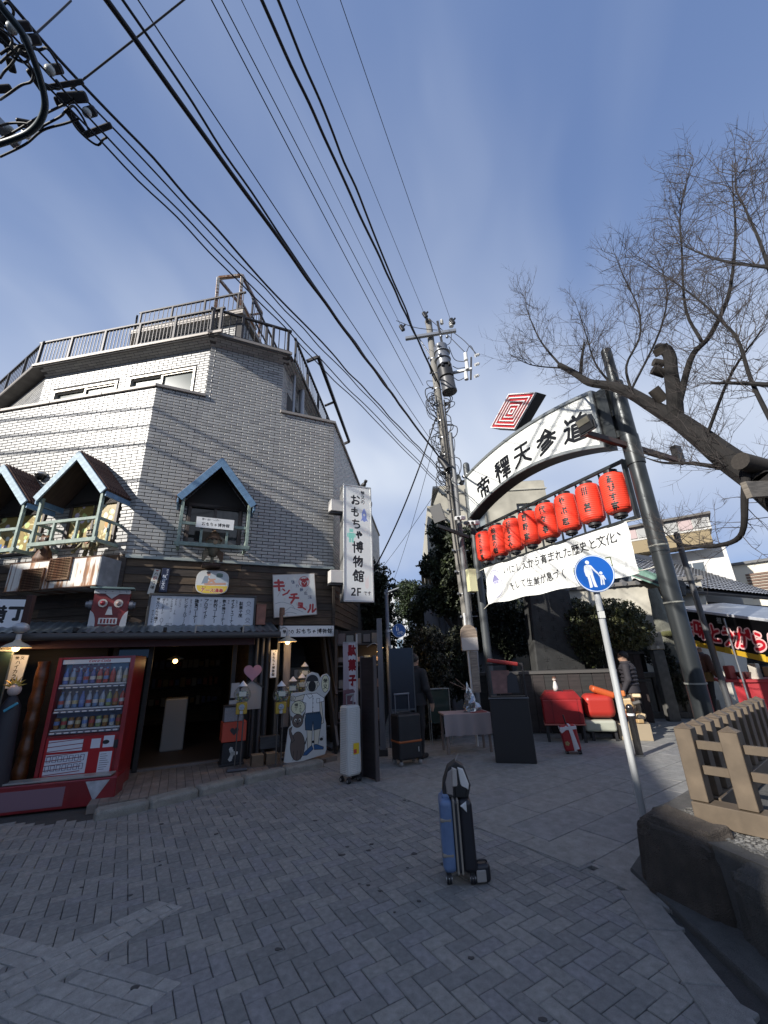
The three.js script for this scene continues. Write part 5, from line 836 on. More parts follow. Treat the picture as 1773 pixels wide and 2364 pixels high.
{ // menu board of planks
  const t = canvas(1400, 440, '#c9cdd2', (x, w, h) => {
    for (let i = 0; i < 27; i++) { x.fillStyle = `rgba(${rnd() < 0.5 ? '255,255,255' : '120,125,130'},${rr(0.03, 0.1)})`; x.fillRect(i * 52, 0, 52, h); }
    const col = (s, X, S, Y = 40, wt = 0.12) => write(x, s, X, Y, S, { v: true, wt, gap: 0.97, c: '#1a1b1e' });
    col('柴又ハイカラ横丁', 70, 46, 30); col('オープンです', 28, 32, 200);
    col('ボーンボーン', 140, 38); col('レトロな', 190, 34); col('アイスキャンディー', 250, 33); col('アイスクリーム', 300, 33); col('コンコン', 355, 32); col('ピンボールゲーム', 425, 50, 30); col('おもいでいっぱい', 500, 30); col('雑貨コーナー', 560, 60, 34, 0.14); col('かわいい', 635, 30); col('ブロマイド', 690, 60, 34, 0.14); col('いろいろ', 765, 30); col('射的コーナー', 820, 60, 34, 0.14); col('ポンポン', 895, 30); col('飲み物コーナー', 940, 56, 34, 0.14); col('ラムネ', 1012, 32); col('オモチャコーナー', 1065, 52, 30, 0.14); col('たのしい', 1130, 30); col('駄菓子屋', 1180, 62, 60, 0.12);
    x.strokeStyle = '#2a2b2e'; x.lineWidth = 4; for (let k = 0; k < 3; k++) { const Y = 85 + k * 125; x.beginPath(); x.arc(1320, Y, 26, 0, 7); x.moveTo(1290, Y - 8); x.lineTo(1350, Y - 8); x.moveTo(1284, Y + 52); x.quadraticCurveTo(1320, Y + 18, 1356, Y + 52); x.stroke(); }
    x.beginPath(); x.ellipse(165, 345, 18, 28, 0, 0, 7); x.moveTo(165, 373); x.lineTo(165, 410); x.rect(230, 390, 66, 20); x.stroke();
  });
  const o = thing('menu_board', 'long whitewashed plank board with columns of writing standing on the awning', 'sign'); put(o, FA, 1.37, 2.525, 0.25);
  for (let i = 0; i < 22; i++) part('plank', box(0.0755, 0.545, 0.02, -0.825 + i * 0.0785, 0, -0.012, 0.003), mat([0.5, 0.52, 0.54], 0.8), o);
  part('sign_face', face(1.72, 0.53, 0, 0, 0.003), printed(t, 0.7), o);
  part('frame', [box(1.8, 0.035, 0.05, 0, 0.285, 0), box(1.8, 0.03, 0.05, 0, -0.285, 0), box(0.035, 0.54, 0.05, -0.88, 0, 0), box(0.035, 0.54, 0.05, 0.88, 0, 0)], mat([0.06, 0.058, 0.055], 0.6), o);
  const c = thing('copper_box', 'small reddish copper box at the right end of the menu board', 'box'); put(c, FA, 2.36, 2.47, 0.22); part('box', box(0.17, 0.36, 0.2), mat([0.34, 0.14, 0.09], 0.5, { map: rep(BLOT, 2) }), c); part('lid', box(0.18, 0.02, 0.21, 0, 0.19, 0), mat([0.2, 0.09, 0.06], 0.5), c);
}
{ // enamel advertising signs
  const k = canvas(640, 640, '#cfcfca', (x, w, h) => {
    grime(x, w, h, 70, 0.16, '120,95,70'); x.save(); x.translate(0, 30);
    const D = '#a81f1c'; [['キ', 10, 30, 180], ['ン', 130, 170, 130], ['チ', 230, 250, 165], ['ョ', 335, 360, 140], ['ー', 420, 410, 120], ['ル', 500, 430, 150]].forEach(([c, a, b, s]) => { x.save(); x.translate(a, b); x.rotate(c === 'ー' ? 0.65 : 0.12); write(x, c, 0, 0, s, { wt: 0.19, c: D }); x.restore(); });
    [...'強力殺虫液'].forEach((c, i) => write(x, c, 268 + i * 62, 62 + i * 62, 60, { wt: 0.1, c: '#39435e' }));
    x.strokeStyle = x.fillStyle = D; x.lineWidth = 9; x.beginPath(); x.arc(470, 95, 80, 0, 7); x.stroke(); x.beginPath(); x.ellipse(470, 120, 46, 52, 0, 0, 7); x.fill(); for (const q of [430, 465, 500, 520]) { x.beginPath(); x.arc(q, 62, 20, 0, 7); x.fill(); } x.fillStyle = '#d5cfc4'; x.beginPath(); x.arc(455, 108, 9, 0, 7); x.arc(490, 108, 9, 0, 7); x.fill(); x.beginPath(); x.moveTo(462, 120); x.lineTo(486, 120); x.lineTo(474, 142); x.fill();
    x.restore(); x.strokeStyle = '#3a4150'; x.lineWidth = 4; x.beginPath(); x.moveTo(20, 440); x.quadraticCurveTo(120, 400, 190, 440); x.quadraticCurveTo(300, 470, 300, 540); x.moveTo(150, 560); x.lineTo(250, 500); x.lineTo(430, 590); x.moveTo(100, 620); x.quadraticCurveTo(200, 540, 330, 610); x.stroke(); x.fillStyle = '#20242c'; x.beginPath(); x.arc(120, 540, 22, 0, 7); x.fill();
    x.strokeStyle = 'rgba(110,70,40,.55)'; x.lineWidth = 6; x.strokeRect(3, 3, w - 6, h - 6); x.lineWidth = 5; x.beginPath(); x.moveTo(190, 130); x.lineTo(60, 330); x.moveTo(520, 240); x.lineTo(470, 300); x.stroke();
  });
  board('enamel_sign', 'big tilted square white enamel sign with red lettering and a rooster roundel', 'sign', FA, 3.03, 2.89, 0.12, 0.87, 0.85, 0.03, k, 0.085, [0.35, 0.33, 0.3], { r: 0.3 });
  const e = canvas(512, 400, '#dcdcd6', (x, w, h) => {
    x.fillStyle = '#b8bfc2'; x.fillRect(200, 0, 312, 250); x.fillStyle = '#e3c23a'; x.fillRect(0, 262, w, 140);
    x.fillStyle = '#c9977a'; x.beginPath(); x.ellipse(185, 60, 28, 32, 0, 0, 7); x.fill(); x.fillStyle = '#3a2a22'; x.beginPath(); x.ellipse(180, 38, 34, 24, 0, 0, 7); x.fill(); x.strokeStyle = '#c9977a'; x.lineCap = 'round'; x.lineWidth = 26; x.beginPath(); x.moveTo(150, 110); x.lineTo(210, 160); x.lineTo(290, 150); x.stroke(); x.lineWidth = 36; x.beginPath(); x.moveTo(140, 235); x.lineTo(250, 170); x.lineTo(300, 235); x.moveTo(160, 240); x.lineTo(460, 222); x.stroke();
    x.fillStyle = '#8b96a0'; x.beginPath(); x.moveTo(120, 100); x.lineTo(185, 95); x.lineTo(180, 220); x.lineTo(80, 235); x.fill();
    x.fillStyle = '#22453a'; x.beginPath(); x.ellipse(360, 100, 52, 18, 0, 0, 7); x.fill(); x.fillRect(308, 58, 104, 45); x.fillStyle = '#3f6b58'; x.beginPath(); x.ellipse(360, 56, 52, 18, 0, 0, 7); x.fill();
    write(x, 'かとり線香', 95, 272, 34, { wt: 0.1, c: '#222' }); write(x, 'アース渦巻', 80, 306, 72, { wt: 0.15, c: '#b32318', edge: '#e9d9a0' });
  });
  const o = thing('round_enamel_sign', 'rounded enamel sign with a seated figure over a yellow band with red lettering', 'sign'); put(o, FA, 1.47, 3.085, 0.1);
  const rp = []; for (let i = 0; i < 48; i++) { const a = i / 48 * 6.2832, c = Math.cos(a), s = Math.sin(a); rp.push([0.285 * Math.sign(c) * Math.pow(Math.abs(c), 0.55), 0.222 * Math.sign(s) * Math.pow(Math.abs(s), 0.62)]); }
  part('board', shape(rp, 0.02, 0, 0, -0.02, 0.003), mat([0.6, 0.6, 0.57], 0.3), o);
  const fg = new THREE.ShapeGeometry(new THREE.Shape(rp.map((p) => new THREE.Vector2(p[0] * 0.96, p[1] * 0.95)))), q = fg.attributes.position; for (let i = 0; i < q.count; i++) fg.attributes.uv.setXY(i, q.getX(i) / 0.56 + 0.5, q.getY(i) / 0.43 + 0.5);
  part('sign_face', T(fg, 0, 0, 0.006).toNonIndexed(), printed(e, 0.25, { clearcoat: 0.6 }), o);
  board('strip_sign', 'narrow tilted white enamel strip with red and black characters', 'sign', FA, 0.5, 3.06, 0.06, 0.105, 0.46, 0.015, canvas(110, 480, '#cfccc0', (x, w, h) => { grime(x, w, h, 30, 0.25); x.fillStyle = '#a83a34'; x.beginPath(); x.moveTo(15, 12); x.lineTo(55, 40); x.lineTo(95, 12); x.fill(); write(x, '八', 18, 50, 74, { wt: 0.14 }); write(x, '印', 18, 130, 74, { wt: 0.13, c: '#a3241f' }); write(x, 'コ味', 18, 225, 78, { v: true, wt: 0.13, gap: 1.1 }); }), -0.13, [0.4, 0.38, 0.34]);
  board('strip_sign', 'narrow upright dark blue enamel strip with white characters', 'sign', FA, 0.665, 3.095, 0.06, 0.13, 0.44, 0.015, canvas(140, 480, '#1a2440', (x, w, h) => { write(x, '代々子ども', 82, 15, 40, { v: true, wt: 0.12, c: '#d8dce4', gap: 1.15 }); write(x, '総合文化', 18, 130, 76, { v: true, wt: 0.12, c: '#dde1e8', gap: 1.05 }); }), -0.015, [0.03, 0.04, 0.08]);
}
{ // red robot face on the awning
  const o = thing('robot_face_sign', 'red painted robot face with round eyes and a white toothed mouth on the awning', 'sign'); put(o, FA, -0.06, 2.25, 0.3);
  const red = mat([0.27, 0.03, 0.03], 0.5, { map: rep(BLOT, 2) }), wh = mat([0.5, 0.5, 0.5], 0.55), st = mat([0.25, 0.25, 0.26], 0.4, { metalness: 0.5 });
  part('head', shape([[-0.26, 0], [0.24, 0], [0.26, 0.56], [-0.25, 0.56]], 0.12, 0, 0, -0.12), red, o);
  part('crown_strip', box(0.51, 0.07, 0.14, 0, 0.575, -0.05), wh, o); part('top_plate', box(0.62, 0.03, 0.22, 0, 0.63, -0.03), mat([0.2, 0.27, 0.24], 0.5), o);
  for (const s of [-1, 1]) {
    const arc = [[s * 0.262, 0.0], [s * 0.17, 0.0]]; for (let i = 0; i <= 8; i++) { const a = i / 8 * 1.4; arc.push([s * (0.17 + 0.1 * (1 - Math.cos(a))), 0.02 + 0.24 * Math.sin(a)]); } arc.push([s * 0.262, 0.27]);
    part('cheek_plate', shape(s > 0 ? arc : arc.reverse(), 0.012, 0, 0, 0.0), wh, o);
    const ex = s * 0.11, ey = 0.385; part('eye_ring', T(cyl(0.065, 0.03, 0, 0, 0, 24), ex, ey, 0.012, Math.PI / 2, 0, 0), mat([0.5, 0.47, 0.43], 0.4), o);
    part('eye', T(new THREE.SphereGeometry(0.04, 16, 8, 0, 6.3, 0, 1.57).toNonIndexed(), ex, ey, 0.024, Math.PI / 2, 0, 0), mat(s < 0 ? [0.3, 0.03, 0.04] : [0.4, 0.28, 0.24], 0.25), o);
    part('ear', [T(cyl(0.07, 0.05, 0, 0, 0, 18), s * 0.285, 0.37, -0.06, 0, 0, Math.PI / 2), T(cyl(0.05, 0.1, 0, 0, 0, 18), s * 0.3, 0.37, -0.06, 0, 0, Math.PI / 2)], st, o);
  }
  part('brow', shape([[-0.1, 0.54], [0, 0.46], [0.1, 0.54]], 0.012, 0, 0, 0), wh, o);
  part('nose', shape([[-0.05, 0.2], [0.05, 0.2], [0.02, 0.33], [-0.02, 0.33]], 0.02, 0, 0, 0), wh, o);
  part('mouth_plate', box(0.26, 0.1, 0.012, 0, 0.1, 0.008), wh, o);
  for (let i = 0; i < 5; i++) part('tooth_gap', box(0.026, 0.07, 0.012, -0.09 + i * 0.045, 0.1, 0.011), red, o);
  part('rivet', [-0.2, -0.1, 0, 0.1, 0.2].map((x) => ball(0.009, x, 0.575, 0.022, 6)), st, o);
}
{ // rusty ventilation housing with figures on it
  const o = thing('vent_housing', 'rust streaked white sheet metal housing with two louvred grilles under the left windows', 'vent'); put(o, FB, -0.92, 3.155, 0.25);
  const rm = new THREE.MeshPhysicalMaterial({ map: rep(RUST, 0.9, 0.9), roughness: 0.75 }), dk = mat([0.05, 0.03, 0.02], 0.8), sl = mat([0.3, 0.19, 0.11], 0.7, { map: rep(RUST, 2) });
  part('housing', box(1.82, 0.5, 0.5, 0, 0, 0, 0.012), rm, o); part('end_panel', box(0.012, 0.49, 0.49, 0.914, 0, 0), mat([0.33, 0.35, 0.37], 0.6, { map: rep(BLOT, 2) }), o); part('rim', [box(1.84, 0.02, 0.02, 0, 0.245, 0.245), box(1.84, 0.02, 0.02, 0, -0.245, 0.245)], mat([0.14, 0.07, 0.04], 0.8), o);
  for (const [x, y] of [[-0.36, -0.07], [0.15, 0.075]]) { const g = new THREE.Group(); g.name = 'louvre'; g.position.set(x, y, 0.252); o.add(g); part('recess', box(0.4, 0.34, 0.03), dk, g); part('frame', [box(0.44, 0.02, 0.05, 0, 0.18, 0.01), box(0.44, 0.02, 0.05, 0, -0.18, 0.01), box(0.02, 0.34, 0.05, -0.21, 0, 0.01), box(0.02, 0.34, 0.05, 0.21, 0, 0.01)], sl, g); for (let i = 0; i < 12; i++) part('slat', T(box(0.4, 0.006, 0.03, 0, 0, 0, 0.001), 0, -0.155 + i * 0.028, 0.02, 0.6, 0, 0), sl, g); }
  const br = mat([0.16, 0.075, 0.032], 0.6, { map: rep(RUST, 3) }), c = thing('cat_figure', 'brown rusted cat figure sitting on the vent housing', 'figurine'); put(c, FB, -1.5, 3.415, 0.25, -0.05);
  part('cat_body', T(lathe([[0, 0], [0.12, 0], [0.165, 0.06], [0.17, 0.12], [0.12, 0.24], [0.06, 0.33], [0.055, 0.36], [0, 0.38]], 22), 0, 0, 0).scale(1, 1, 0.75), br, c); part('cat_head', [T(triUV(new THREE.SphereGeometry(0.115, 16, 12)).scale(1.25, 0.85, 0.7), 0, 0.44, 0.02)], br, c);
  for (const s of [-1, 1]) { part('ear', T(new THREE.ConeGeometry(0.045, 0.1, 4).toNonIndexed(), s * 0.1, 0.545, 0.02, 0, 0, -s * 0.25), br, c); part('eye', T(cyl(0.022, 0.012, 0, 0, 0, 12), s * 0.055, 0.46, 0.095, Math.PI / 2, 0, 0), mat([0.6, 0.58, 0.5], 0.4), c); part('pupil', T(cyl(0.01, 0.016, 0, 0, 0, 10), s * 0.055, 0.46, 0.097, Math.PI / 2, 0, 0), BLACKM, c); }
  part('whisker', [-1, 0, 1].flatMap((k) => [bar([0.03, 0.42, 0.1], [0.17, 0.42 + k * 0.025, 0.08], 0.003, 4), bar([-0.03, 0.42, 0.1], [-0.17, 0.42 + k * 0.025, 0.08], 0.003, 4)]), BLACKM, c);
  const gm = mat([0.17, 0.17, 0.1], 0.5, { metalness: 0.4, map: rep(RUST, 3) }), r = thing('robot_figure', 'greenish grey tin robot figure standing on the vent housing', 'figurine'); put(r, FB, -0.55, 3.41, 0.25);
  part('torso', box(0.22, 0.2, 0.13, 0, 0.31, 0, 0.02), gm, r); part('head', [box(0.16, 0.13, 0.12, 0, 0.5, 0, 0.02), cyl(0.03, 0.05, 0, 0.42, 0, 10), cyl(0.01, 0.1, 0, 0.6, 0, 8), ball(0.02, 0, 0.66, 0, 8)], mat([0.06, 0.055, 0.04], 0.5), r);
  for (const s of [-1, 1]) { part('leg', [bar([s * 0.05, 0.22, 0], [s * 0.085, 0.03, 0], 0.035, 8), box(0.09, 0.04, 0.12, s * 0.09, 0.02, 0.02)], gm, r); part('arm', [bar([s * 0.12, 0.38, 0], [s * 0.2, 0.26, 0.03], 0.026, 8), bar([s * 0.2, 0.26, 0.03], [s * 0.22, 0.18, 0.08], 0.022, 8), ball(0.035, s * 0.225, 0.165, 0.09, 8)], gm, r); part('eye', T(cyl(0.022, 0.02, 0, 0, 0, 12), s * 0.035, 0.51, 0.065, Math.PI / 2, 0, 0), mat([0.5, 0.4, 0.3], 0.3), r); }
  part('dial', T(cyl(0.035, 0.015, 0, 0, 0, 14), 0, 0.33, 0.07, Math.PI / 2, 0, 0), mat([0.35, 0.12, 0.04], 0.4), r);
  const d = thing('dome_camera', 'silver dome camera on the tiled wall between the two left gables', 'camera'); put(d, FB, -2.28, 5.34, 0.05);
  part('housing', lathe([[0, 0.08], [0.08, 0.075], [0.11, 0.03], [0.105, 0], [0, 0]], 20), mat([0.5, 0.49, 0.46], 0.3, { metalness: 0.5 }), d); part('dome', T(new THREE.SphereGeometry(0.09, 18, 9, 0, 6.3, 1.57, 1.57).toNonIndexed(), 0, 0, 0), mat([0.02, 0.02, 0.02], 0.08), d); part('wall_mount', box(0.09, 0.09, 0.1, 0, 0.05, -0.03), mat([0.5, 0.49, 0.46], 0.4), d);
}
{ // wooden rocket on its little shelf
  const o = thing('rocket_figure', 'weathered grey wooden rocket on a small shelf under the blue gabled window', 'figurine'); put(o, FA, 1.41, 3.39, 0.3);
  const wd = mat([0.2, 0.17, 0.11], 0.7, { map: rep(WOOD, 3) }), br = mat([0.17, 0.1, 0.055], 0.7, { map: rep(WOOD, 3) });
  part('hull', lathe([[0.06, 0.14], [0.1, 0.2], [0.125, 0.32], [0.13, 0.42], [0.125, 0.46]], 16), wd, o); part('nose_cone', lathe([[0.14, 0.455], [0.135, 0.47], [0.08, 0.58], [0, 0.66]], 16), br, o); part('fringe', Array.from({ length: 10 }, (_, i) => ball(0.03, Math.cos(i * 0.628) * 0.12, 0.455, Math.sin(i * 0.628) * 0.12, 8)), mat([0.09, 0.05, 0.03], 0.7), o);
  for (let k = 0; k < 3; k++) { const a = k * 2.094 + 0.52; part('fin', T(shape([[0.07, 0.3], [0.2, 0.2], [0.2, 0.04], [0.17, 0.03], [0.09, 0.16]], 0.025, 0, 0, -0.0125, 0.003), 0, 0, 0, 0, -a, 0), k ? wd : br, o); }
  part('porthole', T(cyl(0.04, 0.03, 0, 0, 0, 16), 0.02, 0.38, 0.13, Math.PI / 2, 0, 0), mat([0.22, 0.14, 0.06], 0.3), o); part('nozzle', [cyl(0.03, 0.14, 0, 0.07, 0, 10)], wd, o); part('shelf', box(0.32, 0.04, 0.32, 0, -0.02, -0.1), mat([0.06, 0.03, 0.022], 0.7), o);
}
// wall lamps with glowing bulbs
const GLOW = new THREE.MeshStandardMaterial({ color: lin([0.9, 0.8, 0.6]), emissive: lin([1, 0.62, 0.22]), emissiveIntensity: 5 });
function lampAt(name, label, p, build, power = 0.4) { const o = thing(name, label, 'lamp', p); build(o); part('bulb', ball(0.045, 0, -0.05, 0, 14), GLOW, o); const l = new THREE.PointLight(new THREE.Color().setRGB(1, 0.62, 0.28), power); l.position.set(0, -0.06, 0); l.castShadow = true; l.shadow.radius = 2; o.add(l); return o; }
const SHADE = mat([0.52, 0.45, 0.33], 0.4, { side: THREE.DoubleSide }), enamel = (o) => { part('lamp_shade', lathe([[0.035, 0.06], [0.05, 0.035], [0.12, 0.0], [0.175, -0.04], [0.172, -0.045], [0.115, -0.008], [0.045, 0.025]], 28), SHADE, o); part('lamp_neck', [cyl(0.032, 0.09, 0, 0.09, 0, 14), cyl(0.02, 0.05, 0, 0.0, 0, 10)], mat([0.5, 0.5, 0.5], 0.4), o); };
lampAt('wall_lamp', 'lit enamel shade lamp at the left edge in front of the name board', at(FA, -0.99, 1.98, 0.9), (o) => { enamel(o); part('lamp_cap', [T(triUV(new THREE.SphereGeometry(0.1, 18, 10)).scale(1, 0.75, 1), 0, 0.22, 0)], mat([0.42, 0.43, 0.45], 0.35, { metalness: 0.3 }), o); part('lamp_post', [box(0.09, 0.42, 0.07, 0.0, 0.47, -0.05)], mat([0.055, 0.022, 0.018], 0.7), o); });
lampAt('wall_lamp', 'lit enamel shade lamp on a curved arm below the tilted square sign', at(FA, 2.87, 2.02, 0.35), (o) => { enamel(o); part('lamp_arm', tube([[0, 0.13, 0], [-0.02, 0.2, 0], [-0.09, 0.23, 0], [-0.13, 0.2, 0], [-0.16, 0.28, 0]], 0.016, 8, 20), mat([0.5, 0.5, 0.5], 0.35, { metalness: 0.4 }), o); part('lamp_post', [cyl(0.035, 0.2, -0.14, 0.36, 0, 14), cyl(0.05, 0.14, -0.13, 0.52, 0, 14)], mat([0.26, 0.14, 0.09], 0.6, { map: rep(WOOD, 2) }), o); });
lampAt('hanging_lamp', 'lit bulb under a small shade deep inside the dark shop', at(FA, 1.0, 1.77, -1.2), (o) => { part('lamp_shade', lathe([[0.03, 0.05], [0.15, 0.0], [0.16, -0.015], [0.15, -0.01]], 20), SHADE, o); part('cord', cyl(0.006, 0.55, 0, 0.3, 0, 5), BLACKM, o); }, 0.12);
{ // vending machine and the red plinth box before it
  const F = frame(-3.77, -6.43, 74), o = thing('vending_machine', 'red drinks vending machine with three rows of bottles behind glass', 'vending machine', [F.x, 0, F.z], F.r);
  const red = mat([0.33, 0.02, 0.025], 0.35, { clearcoat: 0.4, map: rep(BLOT, 1) }), dk = mat([0.03, 0.03, 0.035], 0.5), wh = mat([0.55, 0.56, 0.58], 0.4), P = (n, g, m) => part(n, g, m, o);
  P('cabinet', [box(0.06, 1.78, 0.62, -0.03, 0.9, -0.31), box(0.05, 1.78, 0.62, -0.95, 0.9, -0.31), box(0.86, 0.78, 0.6, -0.49, 0.4, -0.31), box(0.86, 0.03, 0.62, -0.49, 1.775, -0.31), box(0.86, 1.78, 0.03, -0.49, 0.9, -0.6)], red);
  P('case_back', box(0.86, 0.95, 0.02, -0.49, 1.22, -0.18), mat([0.1, 0.13, 0.22], 0.5));
  const hd = canvas(512, 48, '#cfd2d4', (x) => { x.fillStyle = '#b3161c'; x.font = 'italic bold 34px serif'; x.fillText('Coca-Cola', 190, 36); });
  P('header', box(0.86, 0.075, 0.04, -0.49, 1.735, -0.03), wh); P('header_print', face(0.85, 0.07, -0.49, 1.735, -0.008), printed(hd, 0.4));
  const cols = [[0.1, 0.16, 0.4], [0.3, 0.35, 0.45], [0.08, 0.1, 0.28], [0.35, 0.05, 0.05], [0.4, 0.4, 0.38], [0.24, 0.12, 0.04], [0.2, 0.26, 0.12], [0.12, 0.2, 0.34]].map((c) => mat(c, 0.25)), bot = lathe([[0, 0], [0.032, 0], [0.034, 0.02], [0.034, 0.12], [0.026, 0.155], [0.013, 0.18], [0.013, 0.2], [0, 0.2]], 12), can = lathe([[0, 0], [0.03, 0], [0.033, 0.01], [0.033, 0.13], [0.028, 0.14], [0, 0.14]], 12), cap = cyl(0.015, 0.02, 0, 0.205, 0, 10), band = cyl(0.0352, 0.045, 0, 0.075, 0, 14), labels = [[0.5, 0.5, 0.5], [0.35, 0.05, 0.05], [0.12, 0.2, 0.42], [0.42, 0.36, 0.2]].map((c) => mat(c, 0.5));
  [[1.43, bot, 0], [1.12, bot, 1], [0.86, can, 2]].forEach(([y, g, r]) => {
    P('shelf', box(0.84, 0.02, 0.16, -0.49, y - 0.012, -0.1), wh);
    for (let i = 0; i < 10; i++) { const c = r === 0 ? (i < 5 ? [0, 1, 2, 0, 2][i] : i < 8 ? 3 : 4) : r === 1 ? [7, 1, 7, 0, 1, 7, 1, 6, 5, 3][i] : [5, 6, 5, 5, 4, 5, 6, 5, 4, 5][i]; const b = P('bottle', g, cols[c]); b.position.set(-0.87 + i * 0.084, y, -0.09); if (g === bot) part('bottle_cap', cap, i % 3 ? wh : cols[0], b); part('bottle_label', band, labels[(i * 3 + r) % 4], b); }
    P('button_strip', box(0.84, 0.032, 0.02, -0.49, y - 0.045, -0.01), mat([0.12, 0.13, 0.16], 0.4)); for (let i = 0; i < 10; i++) P('button', rbox(0.058, 0.018, 0.014, 0.006, -0.87 + i * 0.084, y - 0.045, 0.004, 1), wh);
  });
  P('poster', [face(0.5, 0.13, -0.6, 1.655, -0.165)], printed(canvas(256, 66, '#8a1a20', (x, w, h) => { x.fillStyle = '#c9a9a4'; for (let i = 0; i < 14; i++) { x.beginPath(); x.arc(rnd() * w, rnd() * h, rr(3, 10), 0, 7); x.fill(); } }), 0.5));
  P('window_glass', box(0.84, 0.95, 0.006, -0.49, 1.22, -0.006), new THREE.MeshPhysicalMaterial({ color: 0xffffff, transmission: 1, thickness: 0, roughness: 0.03, ior: 1.45 }));
  const low = canvas(512, 400, '#9a1018', (x, w, h) => { x.fillStyle = '#c6cad2'; x.fillRect(20, 20, 250, 110); x.fillRect(20, 150, 300, 190); x.fillRect(330, 30, 70, 90); x.fillRect(420, 10, 80, 110); x.fillRect(405, 160, 95, 190); x.strokeStyle = '#7a3038'; x.lineWidth = 7; for (let i = 0; i < 8; i++) { x.beginPath(); x.moveTo(20, 40 + i * 42); x.lineTo(280, 22 + i * 42); x.stroke(); } x.strokeStyle = '#2e3a58'; x.lineWidth = 4; for (let i = 0; i < 14; i++) { x.strokeRect(30 + (i % 7) * 40, 170 + Math.floor(i / 7) * 80, 26, 50); } x.fillStyle = '#20242a'; x.beginPath(); x.ellipse(440, 70, 26, 20, 0, 0, 7); x.fill(); for (let i = 0; i < 8; i++) x.fillRect(415, 180 + i * 20, rr(40, 76), 4); });
  P('notice_panel', face(0.83, 0.52, -0.5, 0.5, 0.0035), printed(low, 0.45)); P('coin_slot', box(0.05, 0.1, 0.02, -0.075, 0.64, 0.008), BLACKM); P('delivery_flap', rbox(0.5, 0.13, 0.03, 0.02, -0.55, 0.17, 0.0), dk); P('flap_trim', [box(0.54, 0.02, 0.03, -0.55, 0.245, 0.004), box(0.1, 0.06, 0.02, -0.1, 0.22, 0.004)], wh);
  const b = thing('red_plinth_box', 'low red box with a white triangle in front of the vending machine', 'box', [-3.6, 0, -6.13], F.r);
  part('box', box(1.5, 0.3, 0.34, -0.74, 0.15, -0.17, 0.01), mat([0.27, 0.018, 0.024], 0.3, { map: rep(BLOT, 1), clearcoat: 0.3 }), b); part('triangle', shape([[-0.34, 0.275], [-0.07, 0.275], [-0.22, 0.05]], 0.004, 0, 0, 0), mat([0.5, 0.52, 0.56], 0.5, { map: rep(BLOT, 3) }), b); part('pale_panel', box(0.85, 0.21, 0.005, -0.98, 0.14, 0.001), mat([0.2, 0.12, 0.15], 0.25), b); part('tray', box(1.35, 0.02, 0.2, -0.75, 0.315, -0.14), mat([0.25, 0.26, 0.25], 0.3), b);
  const c = thing('carved_pillar', 'orange brown carved wooden pillar left of the vending machine', 'pillar', [-4.93, 0, -6.2], 0);
  const cm = mat([0.13, 0.045, 0.012], 0.35, { map: rep(WOOD, 1.5) }), cg = new THREE.CylinderGeometry(0.075, 0.085, 1.75, 22, 60), cp = cg.attributes.position; for (let i = 0; i < cp.count; i++) { const n = 1 + 0.35 * (fbm(cp.getX(i) * 9 + 4, cp.getY(i) * 8, 3) - 0.5) + 0.08 * Math.sin(cp.getY(i) * 22); cp.setXYZ(i, cp.getX(i) * n, cp.getY(i), cp.getZ(i) * n); } cg.computeVertexNormals(); part('shaft', T(cg, 0, 0.875, 0).toNonIndexed(), cm, c); part('base', box(0.3, 0.08, 0.3, 0, 0.04, 0), BLACKWOOD, c);
  const k = thing('mask_figure', 'dark robed doll with a gilded crest beside the left plaque', 'figurine', [-4.98, 0, -5.86], 0.3);
  part('robe', lathe([[0.16, 0], [0.17, 0.3], [0.13, 0.9], [0.11, 1.2], [0.05, 1.32], [0, 1.34]], 18), mat([0.016, 0.016, 0.022], 0.6), k); part('head', ball(0.075, 0, 1.4, 0, 16), mat([0.5, 0.4, 0.36], 0.5), k); part('crest', Array.from({ length: 7 }, (_, i) => T(new THREE.ConeGeometry(0.02, 0.1, 6).toNonIndexed(), Math.sin((i - 3) * 0.45) * 0.09, 1.44 + Math.cos((i - 3) * 0.45) * 0.09, 0.02, 0, 0, -(i - 3) * 0.45)), mat([0.5, 0.33, 0.07], 0.35, { metalness: 0.5 }), k); part('sash', [T(box(0.16, 0.03, 0.02), 0.06, 1.2, 0.13, 0, 0, 0.6)], mat([0.06, 0.3, 0.42], 0.5), k);
  const gl = thing('glass_showcase', 'dark glazed showcase frame at the left edge of the shop front', 'showcase', [-5.45, 0, -5.75], 0.1);
  part('case_frame', [[-0.28, -0.14], [0.28, -0.14], [-0.28, 0.14], [0.28, 0.14]].map(([a, z]) => box(0.025, 1.9, 0.025, a, 0.95, z)).concat([box(0.58, 0.03, 0.3, 0, 1.9, 0), box(0.58, 0.2, 0.3, 0, 0.1, 0)]), mat([0.14, 0.16, 0.15], 0.4, { metalness: 0.4 }), gl); part('pane', box(0.53, 1.68, 0.006, 0, 1.04, 0.14), mat([0.02, 0.035, 0.032], 0.06), gl); part('pane', box(0.006, 1.68, 0.25, 0.28, 1.04, 0), mat([0.02, 0.035, 0.032], 0.06), gl);
}
